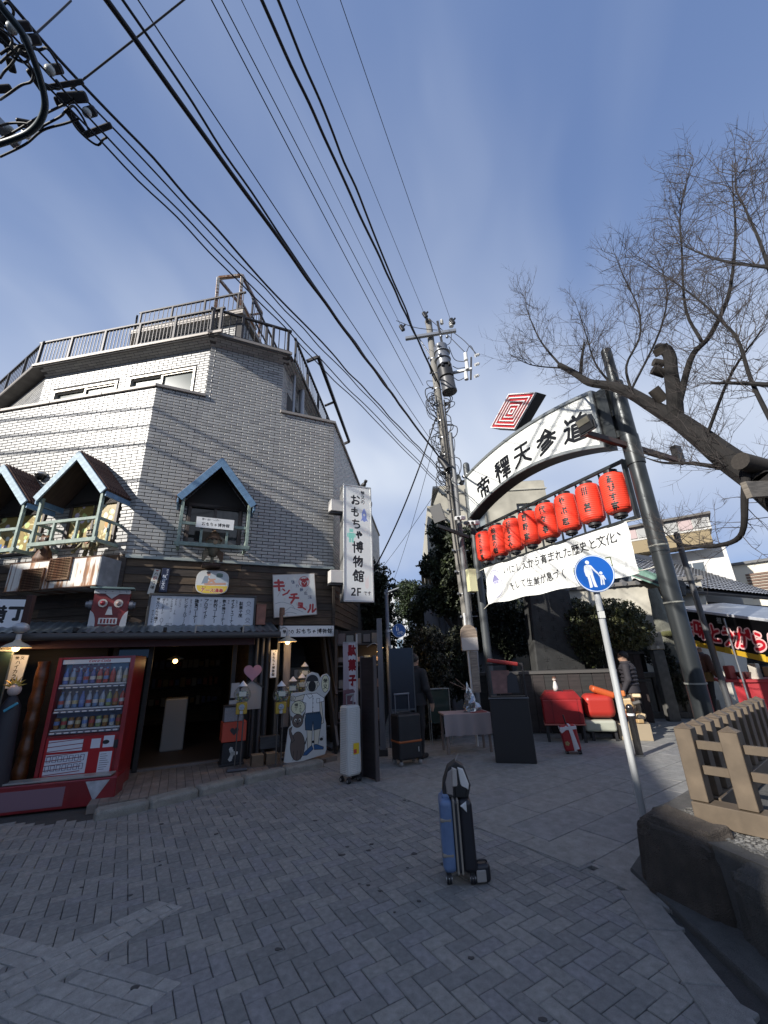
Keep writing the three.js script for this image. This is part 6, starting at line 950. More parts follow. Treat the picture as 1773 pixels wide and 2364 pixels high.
// capsule machines on stands
function gumball(name, label, p, ry, k = 1) {
  const o = thing(name, label, 'candy machine', p, ry, 'candy machines by the shop door'), P = (n, g, m) => part(n, g, m, o), st = mat([0.12, 0.11, 0.1], 0.4, { metalness: 0.6 });
  P('base_plate', box(0.3, 0.035, 0.26, 0, 0.018, 0, 0.01), mat([0.1, 0.1, 0.105], 0.4, { metalness: 0.5 })); for (const x of [-0.04, 0.04]) P('leg', cyl(0.011, 0.76 * k, x, 0.035 + 0.38 * k, 0, 10), st);
  const y = 0.78 * k; P('coin_box', rbox(0.17, 0.17, 0.16, 0.015, 0, y + 0.085, 0), mat([0.4, 0.27, 0.03], 0.4)); P('coin_knob', [T(cyl(0.045, 0.025, 0, 0, 0, 18), 0, y + 0.105, 0.09, Math.PI / 2, 0, 0), box(0.06, 0.014, 0.03, 0, y + 0.105, 0.105)], mat([0.45, 0.45, 0.45], 0.25, { metalness: 0.9 })); P('chute_flap', box(0.05, 0.05, 0.02, 0, y + 0.03, 0.088), mat([0.5, 0.5, 0.5], 0.3, { metalness: 0.6 }));
  P('globe', ball(0.135, 0, y + 0.285, 0, 24), new THREE.MeshPhysicalMaterial({ color: lin([0.9, 0.92, 0.9]), transmission: 1, thickness: 0, roughness: 0.04 }));
  seed = 5; const bm = [[0.4, 0.38, 0.2], [0.15, 0.25, 0.2], [0.35, 0.36, 0.38], [0.2, 0.2, 0.24]].map((c) => mat(c, 0.4)), l = [[], [], [], []]; for (let i = 0; i < 70; i++) { const a = rr(0, 6.28), r = 0.105 * Math.sqrt(rnd()), h = rr(-0.095, 0.05); const m = Math.sqrt(Math.max(0, 0.0132 - h * h)); l[i % 4].push(ball(0.017, Math.cos(a) * Math.min(r, m), y + 0.285 + h, Math.sin(a) * Math.min(r, m), 6)); } const cs = l.map((g, i) => part('capsules', g, bm[i], o)); cs.forEach((c) => { c.userData.kind = 'stuff'; });
  P('card', T(box(0.11, 0.07, 0.003), 0, y + 0.3, 0.137, -0.08, 0, 0), mat([0.5, 0.5, 0.42], 0.5)); P('lid', T(new THREE.ConeGeometry(0.075, 0.085, 20).toNonIndexed(), 0, y + 0.455, 0), mat([0.62, 0.62, 0.62], 0.4)); return o;
}
gumball('candy_machine', 'candy machine on a thin stand right beside the red heart box', [-2.42, 0.08, -7.28], 0.35);
gumball('candy_machine', 'candy machine on a thin stand next to the boy cut-out board', [-1.83, 0.05, -7.45], 0.35);
gumball('candy_machine', 'candy machine half hidden behind the other, nearest of the back three', [-1.75, 0.1, -7.95], 0.2, 1.0);
gumball('candy_machine', 'candy machine in the back, middle one in the shade of the stairs', [-1.65, 0.1, -8.25], 0.2, 1.05);
gumball('candy_machine', 'candy machine in the back, highest one nearest the stairs', [-1.66, 0.1, -8.55], 0.2, 1.3);
{
  const o = thing('heart_box', 'orange red box with a black heart on a black painted stand', 'box', [-2.68, 0.08, -7.72], 26 * D2R), P = (n, g, m) => part(n, g, m, o);
  P('stand', box(0.34, 0.34, 0.3, 0, 0.17, 0, 0.01), mat([0.012, 0.012, 0.014], 0.4)); P('stand_foot', box(0.38, 0.03, 0.34, 0, 0.015, 0), BLACKM);
  P('painted_flower', [0, 1, 2, 3, 4, 5, 6, 7, 8].map((i) => T(shape([[-0.018, -0.03], [0.018, -0.03], [0.028, 0.01], [0, 0.035], [-0.028, 0.01]], 0.002), Math.cos(i * 2.1) * 0.012 * i * 0.7, 0.17 + Math.sin(i * 2.1) * 0.014 * i * 0.8, 0.151, 0, 0, i * 1.3)), mat([0.5, 0.5, 0.48], 0.6));
  P('box', box(0.38, 0.29, 0.36, 0, 0.49, 0, 0.006), mat([0.42, 0.05, 0.022], 0.45));
  const ht = (s) => { const p = []; for (let i = 0; i < 40; i++) { const a = i / 40 * 6.2832; p.push([s * 16 * Math.pow(Math.sin(a), 3), s * (13 * Math.cos(a) - 5 * Math.cos(2 * a) - 2 * Math.cos(3 * a) - Math.cos(4 * a))]); } return p; };
  P('heart', shape(ht(0.0042), 0.004, 0, 0.5, 0.178), BLACKM); P('candy_bin', box(0.3, 0.22, 0.3, -0.02, 0.75, -0.01), mat([0.36, 0.36, 0.38], 0.4, { map: rep(SPECK, 6) })); P('bin_rim', box(0.32, 0.02, 0.32, -0.02, 0.87, -0.01), BLACKM);
  const q = thing('heart_sign', 'pink heart shaped sign over a small white house shaped board', 'sign', [-2.62, 0, -7.98], 26 * D2R); part('heart', shape(ht(0.0098), 0.012, 0.12, 1.47, 0, 0.003), mat([0.34, 0.19, 0.28], 0.5), q); part('house_board', shape([[-0.06, 0.85], [0.3, 0.85], [0.3, 1.22], [0.12, 1.33], [-0.06, 1.22]], 0.015, 0, 0, -0.02), mat([0.3, 0.29, 0.28], 0.6), q); part('house_roof', [beam([-0.09, 1.2, -0.01], [0.12, 1.34, -0.01], 0.04, 0.025), beam([0.33, 1.2, -0.01], [0.12, 1.34, -0.01], 0.04, 0.025)], BLACKM, q); part('stick', box(0.03, 1.4, 0.03, 0.12, 0.7, -0.03), BLACKWOOD, q); part('price_card', [box(0.14, 0.24, 0.006, -0.16, 1.18, 0), box(0.17, 0.14, 0.006, -0.16, 0.95, 0), box(0.19, 0.13, 0.006, -0.14, 0.8, 0)], mat([0.32, 0.33, 0.35], 0.6), q);
  for (const [i, l] of [[0, 'left brown paper carton on the step below the pipes'], [1, 'right brown paper carton on the step below the pipes']]) { const c = thing('carton', l, 'carton', [-2.19 + i * 0.2, 0.075, -7.52 - i * 0.1], 26 * D2R); part('carton_body', box(0.18, 0.16, 0.17, 0, 0.08, 0, 0.003), mat([0.2, 0.14, 0.09], 0.8, { map: rep(BLOT, 2) }), c); part('carton_flap', [T(box(0.18, 0.004, 0.08), 0, 0.163, 0.045, 0.03, 0, 0), T(box(0.18, 0.004, 0.08), 0, 0.165, -0.045, -0.05, 0, 0)], mat([0.22, 0.16, 0.1], 0.8), c); }
  const w = thing('wooden_trough', 'grey wooden trough on a post above the two cartons', 'trough', [-2.08, 0, -7.78], 26 * D2R); part('trough', box(0.32, 0.18, 0.16, 0, 0.37, 0), mat([0.05, 0.052, 0.055], 0.7, { map: rep(WOOD, 2) }), w); part('prop', box(0.06, 0.29, 0.06, -0.1, 0.14, 0), BLACKWOOD, w); part('prop', box(0.06, 0.29, 0.06, 0.1, 0.14, 0), BLACKWOOD, w);
}
{ // cut-out board with a boy and a dog
  const K = 1.40 / 800, out = [[5, 772], [30, 545], [36, 500], [58, 470], [52, 395], [40, 340], [45, 235], [50, 195], [60, 188], [168, 186], [194, 170], [184, 110], [200, 30], [250, 3], [310, 20], [334, 68], [360, 36], [400, 26], [433, 62], [428, 180], [400, 214], [377, 240], [382, 430], [395, 480], [402, 700], [388, 742], [60, 800]];
  const tx = canvas(880, 1600, '#b9bcba', (x, w, h) => {
    x.scale(2, 2); x.lineJoin = x.lineCap = 'round'; x.strokeStyle = '#14171a';
    const poly = (p, f, lw = 4) => { x.beginPath(); x.moveTo(...p[0]); p.slice(1).forEach((q) => x.lineTo(...q)); x.closePath(); x.fillStyle = f; x.fill(); if (lw) { x.lineWidth = lw; x.stroke(); } }, el = (a, b, c, d, f, lw = 4, r = 0) => { x.beginPath(); x.ellipse(a, b, c, d, r, 0, 7); x.fillStyle = f; x.fill(); if (lw) { x.lineWidth = lw; x.stroke(); } };
    const SK = '#c3bfae';
    poly([[60, 230], [175, 205], [185, 250], [80, 262]], SK); el(66, 235, 24, 22, SK, 4); for (let i = 0; i < 3; i++) { x.lineWidth = 3; x.beginPath(); x.moveTo(48, 228 + i * 9); x.lineTo(74, 226 + i * 9); x.stroke(); }
    poly([[312, 250], [345, 260], [372, 470], [350, 480], [322, 320]], SK);
    poly([[210, 520], [262, 520], [258, 680], [222, 690]], SK); poly([[280, 520], [340, 520], [318, 670], [284, 670]], SK);
    poly([[190, 710], [260, 655], [275, 690], [215, 735], [180, 735]], '#26507f'); poly([[280, 655], [300, 650], [375, 680], [372, 700], [285, 695]], '#26507f');
    poly([[180, 205], [300, 200], [375, 250], [372, 280], [330, 285], [335, 380], [190, 385], [195, 285], [160, 270]], '#d8dbda'); poly([[195, 205], [230, 245], [262, 225], [245, 205]], '#d8dbda', 3); for (let i = 0; i < 4; i++) el(264, 250 + i * 38, 5, 5, '#2e3236', 0); x.lineWidth = 3; x.strokeRect(300, 250, 30, 40); x.beginPath(); x.moveTo(262, 230); x.lineTo(262, 375); x.stroke();
    poly([[200, 375], [335, 370], [355, 430], [345, 520], [275, 530], [268, 450], [258, 530], [195, 520], [188, 430]], '#26455f'); for (let i = 0; i < 6; i++) { x.fillStyle = '#14171a'; x.fillRect(215 + i * 20, 372, 6, 18); }
    el(252, 110, 62, 72, SK); x.beginPath(); x.arc(252, 90, 62, Math.PI, 0); x.closePath(); x.fillStyle = '#23262a'; x.fill(); el(196, 118, 12, 20, SK); el(312, 118, 12, 20, SK); el(252, 135, 34, 46, '#0d0e0f', 8);
    el(385, 118, 38, 80, '#c9c8a8', 4); write(x, '柴又', 362, 68, 48, { v: true, wt: 0.12, gap: 1.15, c: '#1a1c1c' });
    el(120, 318, 66, 58, '#c9c8a8', 4); poly([[120, 372], [150, 366], [150, 395]], '#c9c8a8', 0); write(x, 'ハイカラ', 130, 270, 25, { v: true, wt: 0.12, c: '#1a1c1c' }); write(x, '横丁', 84, 278, 34, { v: true, wt: 0.11, c: '#1a1c1c' });
    const DG = '#5b4e47'; el(125, 650, 68, 120, DG); poly([[60, 520], [70, 480], [40, 500], [45, 540], [70, 620], [95, 600]], DG, 4); poly([[190, 640], [215, 580], [200, 640]], DG); el(120, 435, 52, 58, DG); poly([[70, 400], [45, 385], [60, 430]], DG); poly([[165, 395], [185, 365], [178, 420]], DG); el(100, 430, 12, 16, '#d8d8d0', 2); el(140, 430, 12, 16, '#d8d8d0', 2); el(102, 433, 7, 10, '#14171a', 0); el(138, 433, 7, 10, '#14171a', 0); el(120, 460, 9, 7, '#14171a', 0); x.lineWidth = 4; for (const a of [90, 125, 160]) { x.beginPath(); x.moveTo(a, 690); x.lineTo(a - 4, 765); x.stroke(); }
    x.fillStyle = '#14171a'; x.beginPath(); x.arc(352, 612, 14, 0, 7); x.arc(272, 628, 12, 0, 7); x.fill(); x.fillRect(335, 600, 3, 28); x.fillRect(365, 585, 3, 40);
  });
  const o = thing('cutout_board', 'painted cut-out board of a boy with a face hole and a brown dog', 'cut-out board', [-1.79, 0.04, -7.63], (90 - 70) * D2R); seed = 77;
  const P = out.map(([a, b]) => [a * K, (800 - b) * K]); part('board', shape(P, 0.05, 0, 0, -0.052, 0.003), mat([0.5, 0.51, 0.5], 0.6), o);
  const fg = new THREE.ShapeGeometry(new THREE.Shape(P.map((p) => new THREE.Vector2(...p)))), q = fg.attributes.position; for (let i = 0; i < q.count; i++) fg.attributes.uv.setXY(i, q.getX(i) / (440 * K), q.getY(i) / (800 * K)); part('painting', T(fg, 0, 0, 0.003).toNonIndexed(), printed(tx, 0.6), o);
  part('prop', [beam([0.4, 0.7, -0.05], [0.4, 0, -0.4], 0.04, 0.03)], BLACKWOOD, o); part('foot_strip', box(0.68, 0.05, 0.09, 0.36, 0.0, -0.04), mat([0.07, 0.05, 0.035], 0.7), o);
  // notices and small goods on the stairs
  const st = thing('stair_cabinet', 'grey cabinet with notices on the stairs behind the cut-out board', 'cabinet'); put(st, FA, 3.35, 0.95, -0.9); part('cabinet_body', box(0.5, 1.1, 0.3), mat([0.06, 0.065, 0.066], 0.6), st); part('notice', [box(0.17, 0.16, 0.005, 0.02, 0.43, 0.153), box(0.16, 0.12, 0.005, 0.12, 0.2, 0.153), box(0.28, 0.12, 0.005, 0.06, 0.04, 0.153)], mat([0.28, 0.29, 0.29], 0.6), st); part('shelf_line', [0.3, 0.12, -0.05].map((y) => box(0.5, 0.02, 0.02, 0, y, 0.155)), mat([0.12, 0.13, 0.13], 0.5), st);
  const fl = thing('tall_strip_banner', 'narrow white upright banner strip with blurred print beside the dark post', 'banner'); put(fl, FA, 2.95, 1.25, 0.02); part('banner_cloth', box(0.13, 1.5, 0.012), mat([0.23, 0.22, 0.23], 0.8, { map: rep(STREAK, 2) }), fl); part('banner_pole', cyl(0.008, 1.7, -0.075, -0.05, 0, 6), BLACKM, fl);
}
// ---------- foliage ----------
const LEAF = (() => { const P = []; const q = (ox, oy, oz, a, b, s) => { const c = Math.cos(a), d = Math.sin(a), e = Math.cos(b), f = Math.sin(b), M = (x, y) => [ox + s * (x * c - y * d * e), oy + s * (x * d + y * c * e), oz + s * y * f]; const A = M(0, 0), B = M(0.35, 0.32), C = M(1, 0), D = M(0.35, -0.32); P.push(...A, ...B, ...C, ...A, ...C, ...D); }; seed = 12; for (let i = 0; i < 9; i++) q(rr(-0.5, 0.5), rr(-0.5, 0.5), rr(-0.5, 0.5), rr(0, 6.28), rr(0, 6.28), rr(0.5, 0.9)); return flat(P); })();
const leafMat = (c) => new THREE.MeshPhysicalMaterial({ color: new THREE.Color(1, 1, 1), roughness: 0.55, side: THREE.DoubleSide });
function crown(parent, blobs, n, size, col, name = 'crown') {         // leaf clumps spread through several uneven clusters
  const im = new THREE.InstancedMesh(LEAF, leafMat(), n), d = new THREE.Object3D(); const vol = blobs.map((b) => b[3] * b[4] * (b[5] ?? b[3])), tot = vol.reduce((a, b) => a + b, 0); let k = 0;
  for (let i = 0; i < n; i++) {
    let r = rnd() * tot, j = 0; while (j < blobs.length - 1 && r > vol[j]) { r -= vol[j]; j++; } const b = blobs[j]; let x, y, z, l; do { x = rr(-1, 1); y = rr(-1, 1); z = rr(-1, 1); l = x * x + y * y + z * z; } while (l > 1 || l < 0.12 * rnd());
    const p = [b[0] + x * b[3], b[1] + y * b[4], b[2] + z * (b[5] ?? b[3])]; if (fbm(p[0] * 2.1 / (size * 6) , p[1] * 2.1 / (size * 6) + p[2] * 1.3, 3) < 0.4 && rnd() < 0.8) { p[0] = b[0] + x * b[3] * 0.6; p[1] = b[1] + y * b[4] * 0.6; }
    d.position.set(...p); d.rotation.set(rr(0, 6), rr(0, 6), rr(0, 6)); d.scale.setScalar(size * rr(0.7, 1.4)); d.updateMatrix(); im.setMatrixAt(i, d.matrix); const v = rr(0.55, 1.5), w = rnd() < 0.12 ? 1.5 : 1; im.setColorAt(i, new THREE.Color().setRGB(col[0] * v * w, col[1] * v * w, col[2] * v));
  }
  im.name = name; im.userData.kind = 'stuff'; im.castShadow = im.receiveShadow = true; parent.add(im); return im;
}
const BARK = mat([0.05, 0.042, 0.036], 0.9, { map: rep(STREAK, 2), bumpMap: rep(STREAK, 2), bumpScale: 0.02 });
function evergreen(name, label, cat, x, z, trunkH, r, blobs, n, size, col, lean = 0) {
  const o = thing(name, label, cat, [x, 0, z]); part('trunk', taper([[0, 0, 0], [lean * 0.3, trunkH * 0.5, 0], [lean, trunkH, 0]], [r, r * 0.8, r * 0.5], 9), BARK, o);
  part('limb', blobs.map((b) => taper([[lean * clamp(b[1] / trunkH) * 0.8, Math.min(trunkH, b[1]) * 0.7, 0], [(b[0] + lean) / 2, b[1] * 0.85, b[2] / 2], [b[0], b[1], b[2]]], [r * 0.4, r * 0.25, r * 0.08], 6, 3)), BARK, o);
  crown(o, blobs, n, size, col); return o;
}
seed = 303;
const DG = [0.028, 0.036, 0.018], MG = [0.06, 0.065, 0.026], YG = [0.09, 0.09, 0.03];
evergreen('evergreen_tree', 'dark evergreen rising over the gate end of the alley in front of the cream building', 'tree', 2.05, -11.6, 3.6, 0.2, [[-0.4, 5.0, 0, 0.42, 0.55], [0.1, 4.5, 0.2, 0.7, 0.6], [-0.35, 4.0, 0, 0.75, 0.6], [-0.1, 3.5, 0.3, 0.75, 0.55], [-0.75, 3.1, 0.1, 0.55, 0.4], [-0.3, 3.0, 0, 0.6, 0.45], [0.5, 4.2, 0, 0.5, 0.5], [0.3, 3.4, 0, 0.5, 0.5]], 5200, 0.105, DG, -0.25);
evergreen('alley_tree', 'dark green tree on the left side of the alley behind the tall museum sign', 'tree', -0.55, -13.5, 3, 0.16, [[-0.3, 4.6, 0, 0.45, 0.6], [0.1, 3.9, 0.2, 0.8, 0.7], [-0.1, 3.2, 0, 0.9, 0.7], [0.25, 2.4, 0, 0.75, 0.8], [-0.2, 1.5, 0, 0.8, 0.9], [0.3, 1.2, 0.3, 0.5, 0.7]], 5200, 0.11, DG);
evergreen('alley_tree', 'olive green tree on the right side of the alley below the wooden balcony', 'tree', 1.65, -16.3, 3, 0.16, [[-0.1, 3.9, 0, 0.5, 0.45], [-0.35, 3.2, 0.1, 0.6, 0.6], [0.1, 2.9, 0.2, 0.8, 0.8], [-0.35, 2.1, 0.1, 0.55, 0.8], [0, 1.2, 0.2, 0.75, 0.9]], 5200, 0.115, MG);
evergreen('alley_tree', 'round topped far tree in the alley just above the olive tree', 'tree', 1.9, -24, 4, 0.2, [[-0.6, 5.2, 0, 1.0, 0.7], [0.2, 4.8, 0, 1.1, 0.9], [-0.9, 4.2, 0, 0.7, 0.8]], 2600, 0.14, [0.03, 0.045, 0.02]);
evergreen('alley_shrub', 'yellow green shrub lit at the end of the alley', 'shrub', 1.05, -17.5, 1.5, 0.08, [[-0.2, 2.0, 0, 0.35, 0.5], [0, 1.5, 0, 0.45, 0.6], [-0.1, 2.6, 0, 0.25, 0.4]], 1200, 0.1, YG);
evergreen('alley_shrub', 'low dark shrub behind the round wooden board', 'shrub', 1.35, -11.0, 1.4, 0.07, [[0, 1.7, 0, 0.5, 0.45], [0.35, 1.2, 0.2, 0.5, 0.6], [-0.2, 1.1, 0, 0.45, 0.5], [0.5, 2.0, 0, 0.4, 0.35]], 1800, 0.09, [0.025, 0.028, 0.016]);
evergreen('garden_tree', 'dark leafy tree behind the gate under the white banner', 'tree', 3.4, -12.6, 2.3, 0.11, [[-0.3, 2.9, 0, 0.8, 0.45], [0.5, 2.7, 0.2, 0.6, 0.5], [-0.7, 2.2, 0, 0.6, 0.5], [0.1, 2.0, 0.2, 0.6, 0.5], [0.6, 2.0, 0, 0.5, 0.5]], 2800, 0.085, [0.028, 0.035, 0.02]);
evergreen('round_shrub', 'big rounded green shrub right of the pedestrian sign post', 'shrub', 5.35, -10.2, 1.9, 0.1, [[0, 2.35, 0, 0.72, 0.42], [-0.3, 2.05, 0.15, 0.55, 0.4], [0.35, 2.0, 0.1, 0.5, 0.4], [0, 2.0, 0.3, 0.6, 0.4]], 5200, 0.062, [0.075, 0.08, 0.035]);
evergreen('round_shrub', 'darker rounded green shrub left of the pedestrian sign post', 'shrub', 4.75, -10.75, 1.9, 0.1, [[0, 2.45, 0, 0.5, 0.45], [-0.1, 2.0, 0.1, 0.45, 0.5], [0.1, 1.6, 0.1, 0.45, 0.4]], 3000, 0.062, [0.045, 0.052, 0.026]);
evergreen('garden_shrub', 'low dark shrub beside the grey stone fence', 'shrub', 6.9, -11.5, 1.1, 0.06, [[0, 1.55, 0, 0.4, 0.32], [0.15, 1.05, 0.2, 0.35, 0.4], [0.1, 0.6, 0.2, 0.4, 0.35]], 1500, 0.07, [0.03, 0.036, 0.02]);
evergreen('alley_shrub', 'added near black hedge that darkens the background behind the black suitcase', 'hedge', 0.95, -9.7, 1.2, 0.06, [[-0.1, 1.9, 0, 0.4, 0.4], [0.0, 1.2, 0, 0.45, 0.6], [-0.1, 0.5, 0, 0.45, 0.5]], 2200, 0.085, [0.016, 0.018, 0.012]);  // added hedge, leaves kept near black to stand in for the dark background
// ---------- the alley ----------
{
  const o = thing('street_lamp', 'slim grey street lamp with a flat head standing in the alley', 'street lamp', [-0.02, 0, -9]);
  part('pole', [cyl(0.052, 2.2, 0, 1.1, 0, 14), cyl(0.042, 0.85, 0, 2.6, 0, 14)], mat([0.13, 0.15, 0.19], 0.45, { metalness: 0.3 }), o); part('lamp_head', T(rbox(0.3, 0.035, 0.13, 0.015), 0.14, 3.0, 0, 0, 0, 0.32), mat([0.25, 0.27, 0.29], 0.4), o); part('head_bracket', T(rbox(0.1, 0.06, 0.08, 0.015), 0.0, 2.95, 0, 0, 0, 0.3), mat([0.2, 0.21, 0.22], 0.4), o);
  const s = thing('bicycle_path_sign', 'small round blue sign with pedestrians and a bicycle on the alley lamp', 'road sign', [0.215, 2.155, -8.95], 0);
  const t = canvas(256, 256, '#1d4f92', (x) => { x.strokeStyle = '#9fb4cc'; x.lineWidth = 5; x.beginPath(); x.arc(128, 128, 122, 0, 7); x.stroke(); x.fillStyle = x.strokeStyle = '#c7d2de'; x.lineCap = 'round'; x.beginPath(); x.arc(85, 50, 11, 0, 7); x.arc(120, 85, 8, 0, 7); x.fill(); x.lineWidth = 16; x.beginPath(); x.moveTo(85, 72); x.lineTo(88, 130); x.stroke(); x.lineWidth = 10; x.beginPath(); x.moveTo(120, 100); x.lineTo(122, 135); x.stroke(); x.lineWidth = 5; x.beginPath(); x.arc(120, 180, 22, 0, 7); x.moveTo(212, 180); x.arc(190, 180, 22, 0, 7); x.moveTo(120, 180); x.lineTo(145, 150); x.lineTo(185, 150); x.lineTo(155, 180); x.lineTo(145, 150); x.moveTo(190, 180); x.lineTo(180, 140); x.stroke(); });
  part('sign_disc', T(new THREE.CylinderGeometry(0.142, 0.142, 0.01, 36), 0, 0, 0, Math.PI / 2, 0, 0).toNonIndexed(), mat([0.4, 0.4, 0.4], 0.4), s); part('sign_face', T(new THREE.CircleGeometry(0.14, 36), 0, 0, 0.0075), printed(t, 0.4), s); part('clamp', [box(0.16, 0.03, 0.03, -0.17, 0, -0.02), cyl(0.06, 0.05, -0.235, 0, -0.05, 12)], STEEL, s);
}
{ // side of the shop along the alley: lower wall, sheds and stuff seen in the shade
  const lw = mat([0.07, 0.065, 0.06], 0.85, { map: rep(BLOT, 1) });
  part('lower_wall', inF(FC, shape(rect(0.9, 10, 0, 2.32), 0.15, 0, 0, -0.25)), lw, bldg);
  const wb = thing('dark_notice_board', 'tall dark brown board standing beside the white ribbed suitcase', 'board', [-0.34, 0, -6.78], -0.9); part('board', box(0.32, 1.62, 0.04, 0, 0.83, 0), mat([0.028, 0.022, 0.024], 0.5, { map: rep(WOOD, 1) }), wb); part('frame', [box(0.03, 1.66, 0.06, -0.17, 0.83, 0), box(0.03, 1.66, 0.06, 0.17, 0.83, 0)], mat([0.06, 0.05, 0.05], 0.5), wb);
  const nb = thing('tall_banner', 'tall narrow pinkish banner with red brush strokes above the white ribbed suitcase', 'banner', [-0.64, 0, -6.95], 0.3);
  const t = canvas(160, 1024, '#9c8f94', (x, w, h) => { x.fillStyle = '#b9b2b6'; x.fillRect(70, 0, 90, h); write(x, '駄菓子', 62, 20, 100, { v: true, wt: 0.2, c: '#7c0f1c', gap: 1.3 }); x.fillStyle = '#5a0e18'; for (let i = 0; i < 26; i++) x.fillRect(rr(0, 120), 380 + i * 22, rr(6, 50), rr(2, 12)); x.strokeStyle = '#6a4a52'; for (let i = 0; i < 50; i++) { x.beginPath(); x.moveTo(10, 420 + i * 12); x.lineTo(rr(60, 140), 415 + i * 12); x.stroke(); } grime(x, w, h, 40, 0.3, '40,20,30'); });
  const g = new THREE.PlaneGeometry(0.21, 1.75, 6, 30), p = g.attributes.position; for (let i = 0; i < p.count; i++) p.setZ(i, 0.012 * Math.sin(p.getY(i) * 6 + p.getX(i) * 9)); g.computeVertexNormals(); part('cloth', T(g, 0, 1.0, 0).toNonIndexed(), printed(t, 0.85, { side: THREE.DoubleSide }), nb); part('banner_pole', [cyl(0.012, 2.0, 0.12, 1.0, 0, 8), bar([-0.1, 1.88, 0], [0.13, 1.88, 0], 0.006, 6)], mat([0.4, 0.4, 0.4], 0.4), nb); part('banner_foot', cyl(0.1, 0.06, 0.11, 0.03, 0, 18), BLACKM, nb);
  const l = lampAt('wall_lamp', 'small lit lamp on a bracket at the mouth of the alley', [-0.197, 1.807, -8.598], (o) => { part('lamp_shade', T(lathe([[0.02, 0.05], [0.06, 0.01], [0.085, -0.03], [0.08, -0.03]], 18), 0, 0, 0, 0, 0, 0.5), SHADE, o); part('lamp_arm', tube([[0, 0.05, 0], [-0.1, 0.1, 0], [-0.25, 0.04, -0.05]], 0.01, 6, 12), STEEL, o); });
  const sd = thing('alley_stall', 'dark shelf stand with crates and pale goods at the mouth of the alley', 'stand', [-0.62, 0, -8.9], 0.05), P = (n, gg, m) => part(n, gg, m, sd), dk = mat([0.035, 0.03, 0.028], 0.7);
  P('back_panel', box(0.9, 2.2, 0.05, 0, 1.1, -0.3), dk); P('side_panel', box(0.05, 2.2, 0.6, -0.45, 1.1, 0), dk); for (const y of [0.5, 1.05, 1.5, 1.9]) P('shelf', box(0.9, 0.03, 0.5, 0, y, 0), dk); seed = 8; for (const y of [0.52, 1.07, 1.52, 1.92]) for (let i = 0; i < 5; i++) { const k = rr(0.05, 0.22); P('goods_box', box(rr(0.1, 0.15), rr(0.08, 0.22), 0.2, -0.35 + i * 0.17, y + 0.1, 0.1), mat([k * rr(0.9, 1.5), k, k * rr(0.8, 1)], 0.6)); }
  const pp = thing('downpipe_post', 'pale grey square post at the left side of the alley', 'post', [-0.18, 0, -8.3]); part('post_body', box(0.1, 2.35, 0.1, 0, 1.18, 0), mat([0.2, 0.2, 0.215], 0.6, { map: rep(STREAK, 1) }), pp); part('post_foot', box(0.16, 0.1, 0.16, 0, 0.05, 0), lw, pp);
  const fw = thing('alley_fence_panel', 'dark grey panel fence on the right side of the alley', 'fence', [1.05, 0, -10.6], 0.25); for (let i = 0; i < 6; i++) part('panel_board', box(0.135, 1.15, 0.02, -0.35 + i * 0.14, 0.58, 0), mat([0.05 + 0.008 * (i % 3), 0.052, 0.056], 0.7, { map: rep(WOOD, 1) }), fw); part('panel_rail', [box(0.9, 0.05, 0.03, 0, 1.1, 0.02), box(0.9, 0.05, 0.03, 0, 0.12, 0.02)], mat([0.06, 0.06, 0.062], 0.7), fw);
  const fl = thing('alley_left_fence', 'dark board fence running along the left side of the alley', 'fence'); for (let i = 0; i < 18; i++) part('fence_board', box(0.03, 1.5, 0.36, -0.25 + i * 0.012, 0.75, -10 - i * 0.38), mat([0.03, 0.032 + 0.003 * (i % 3), 0.036], 0.7), fl);
  // pale houses at the far end
  const f = thing('far_house', 'bright white house with rows of windows at the far end of the alley', 'house', [0.75, 0, -30], -0.05); part('wall', box(3.4, 6.2, 4, 0.4, 3.1, -2), mat([0.6, 0.62, 0.64], 0.7), f); part('roof', [box(3.6, 0.15, 4.2, 0.4, 6.25, -2)], mat([0.2, 0.2, 0.21], 0.6), f); for (let i = 0; i < 4; i++) for (let j = 0; j < 3; j++) { const w = part('window', box(0.45, 0.7, 0.05, -0.85 + j * 0.85, 1.2 + i * 1.3, 0.01), mat([0.22, 0.3, 0.38], 0.2), f); part('window_sill', box(0.5, 0.05, 0.1, -0.85 + j * 0.85, 0.82 + i * 1.3, 0.03), mat([0.5, 0.5, 0.5], 0.6), w); }
  const f2 = thing('far_shed', 'small pale gabled shed roof at the end of the alley', 'shed', [0.35, 0, -26]); part('wall', box(1.2, 1.5, 2, 0, 0.75, 0), mat([0.5, 0.5, 0.5], 0.7), f2); part('roof', shape([[-0.75, 1.5], [0.75, 1.5], [0, 2.1]], 2.2, 0, 0, -1.1), mat([0.35, 0.37, 0.4], 0.6), f2);
}
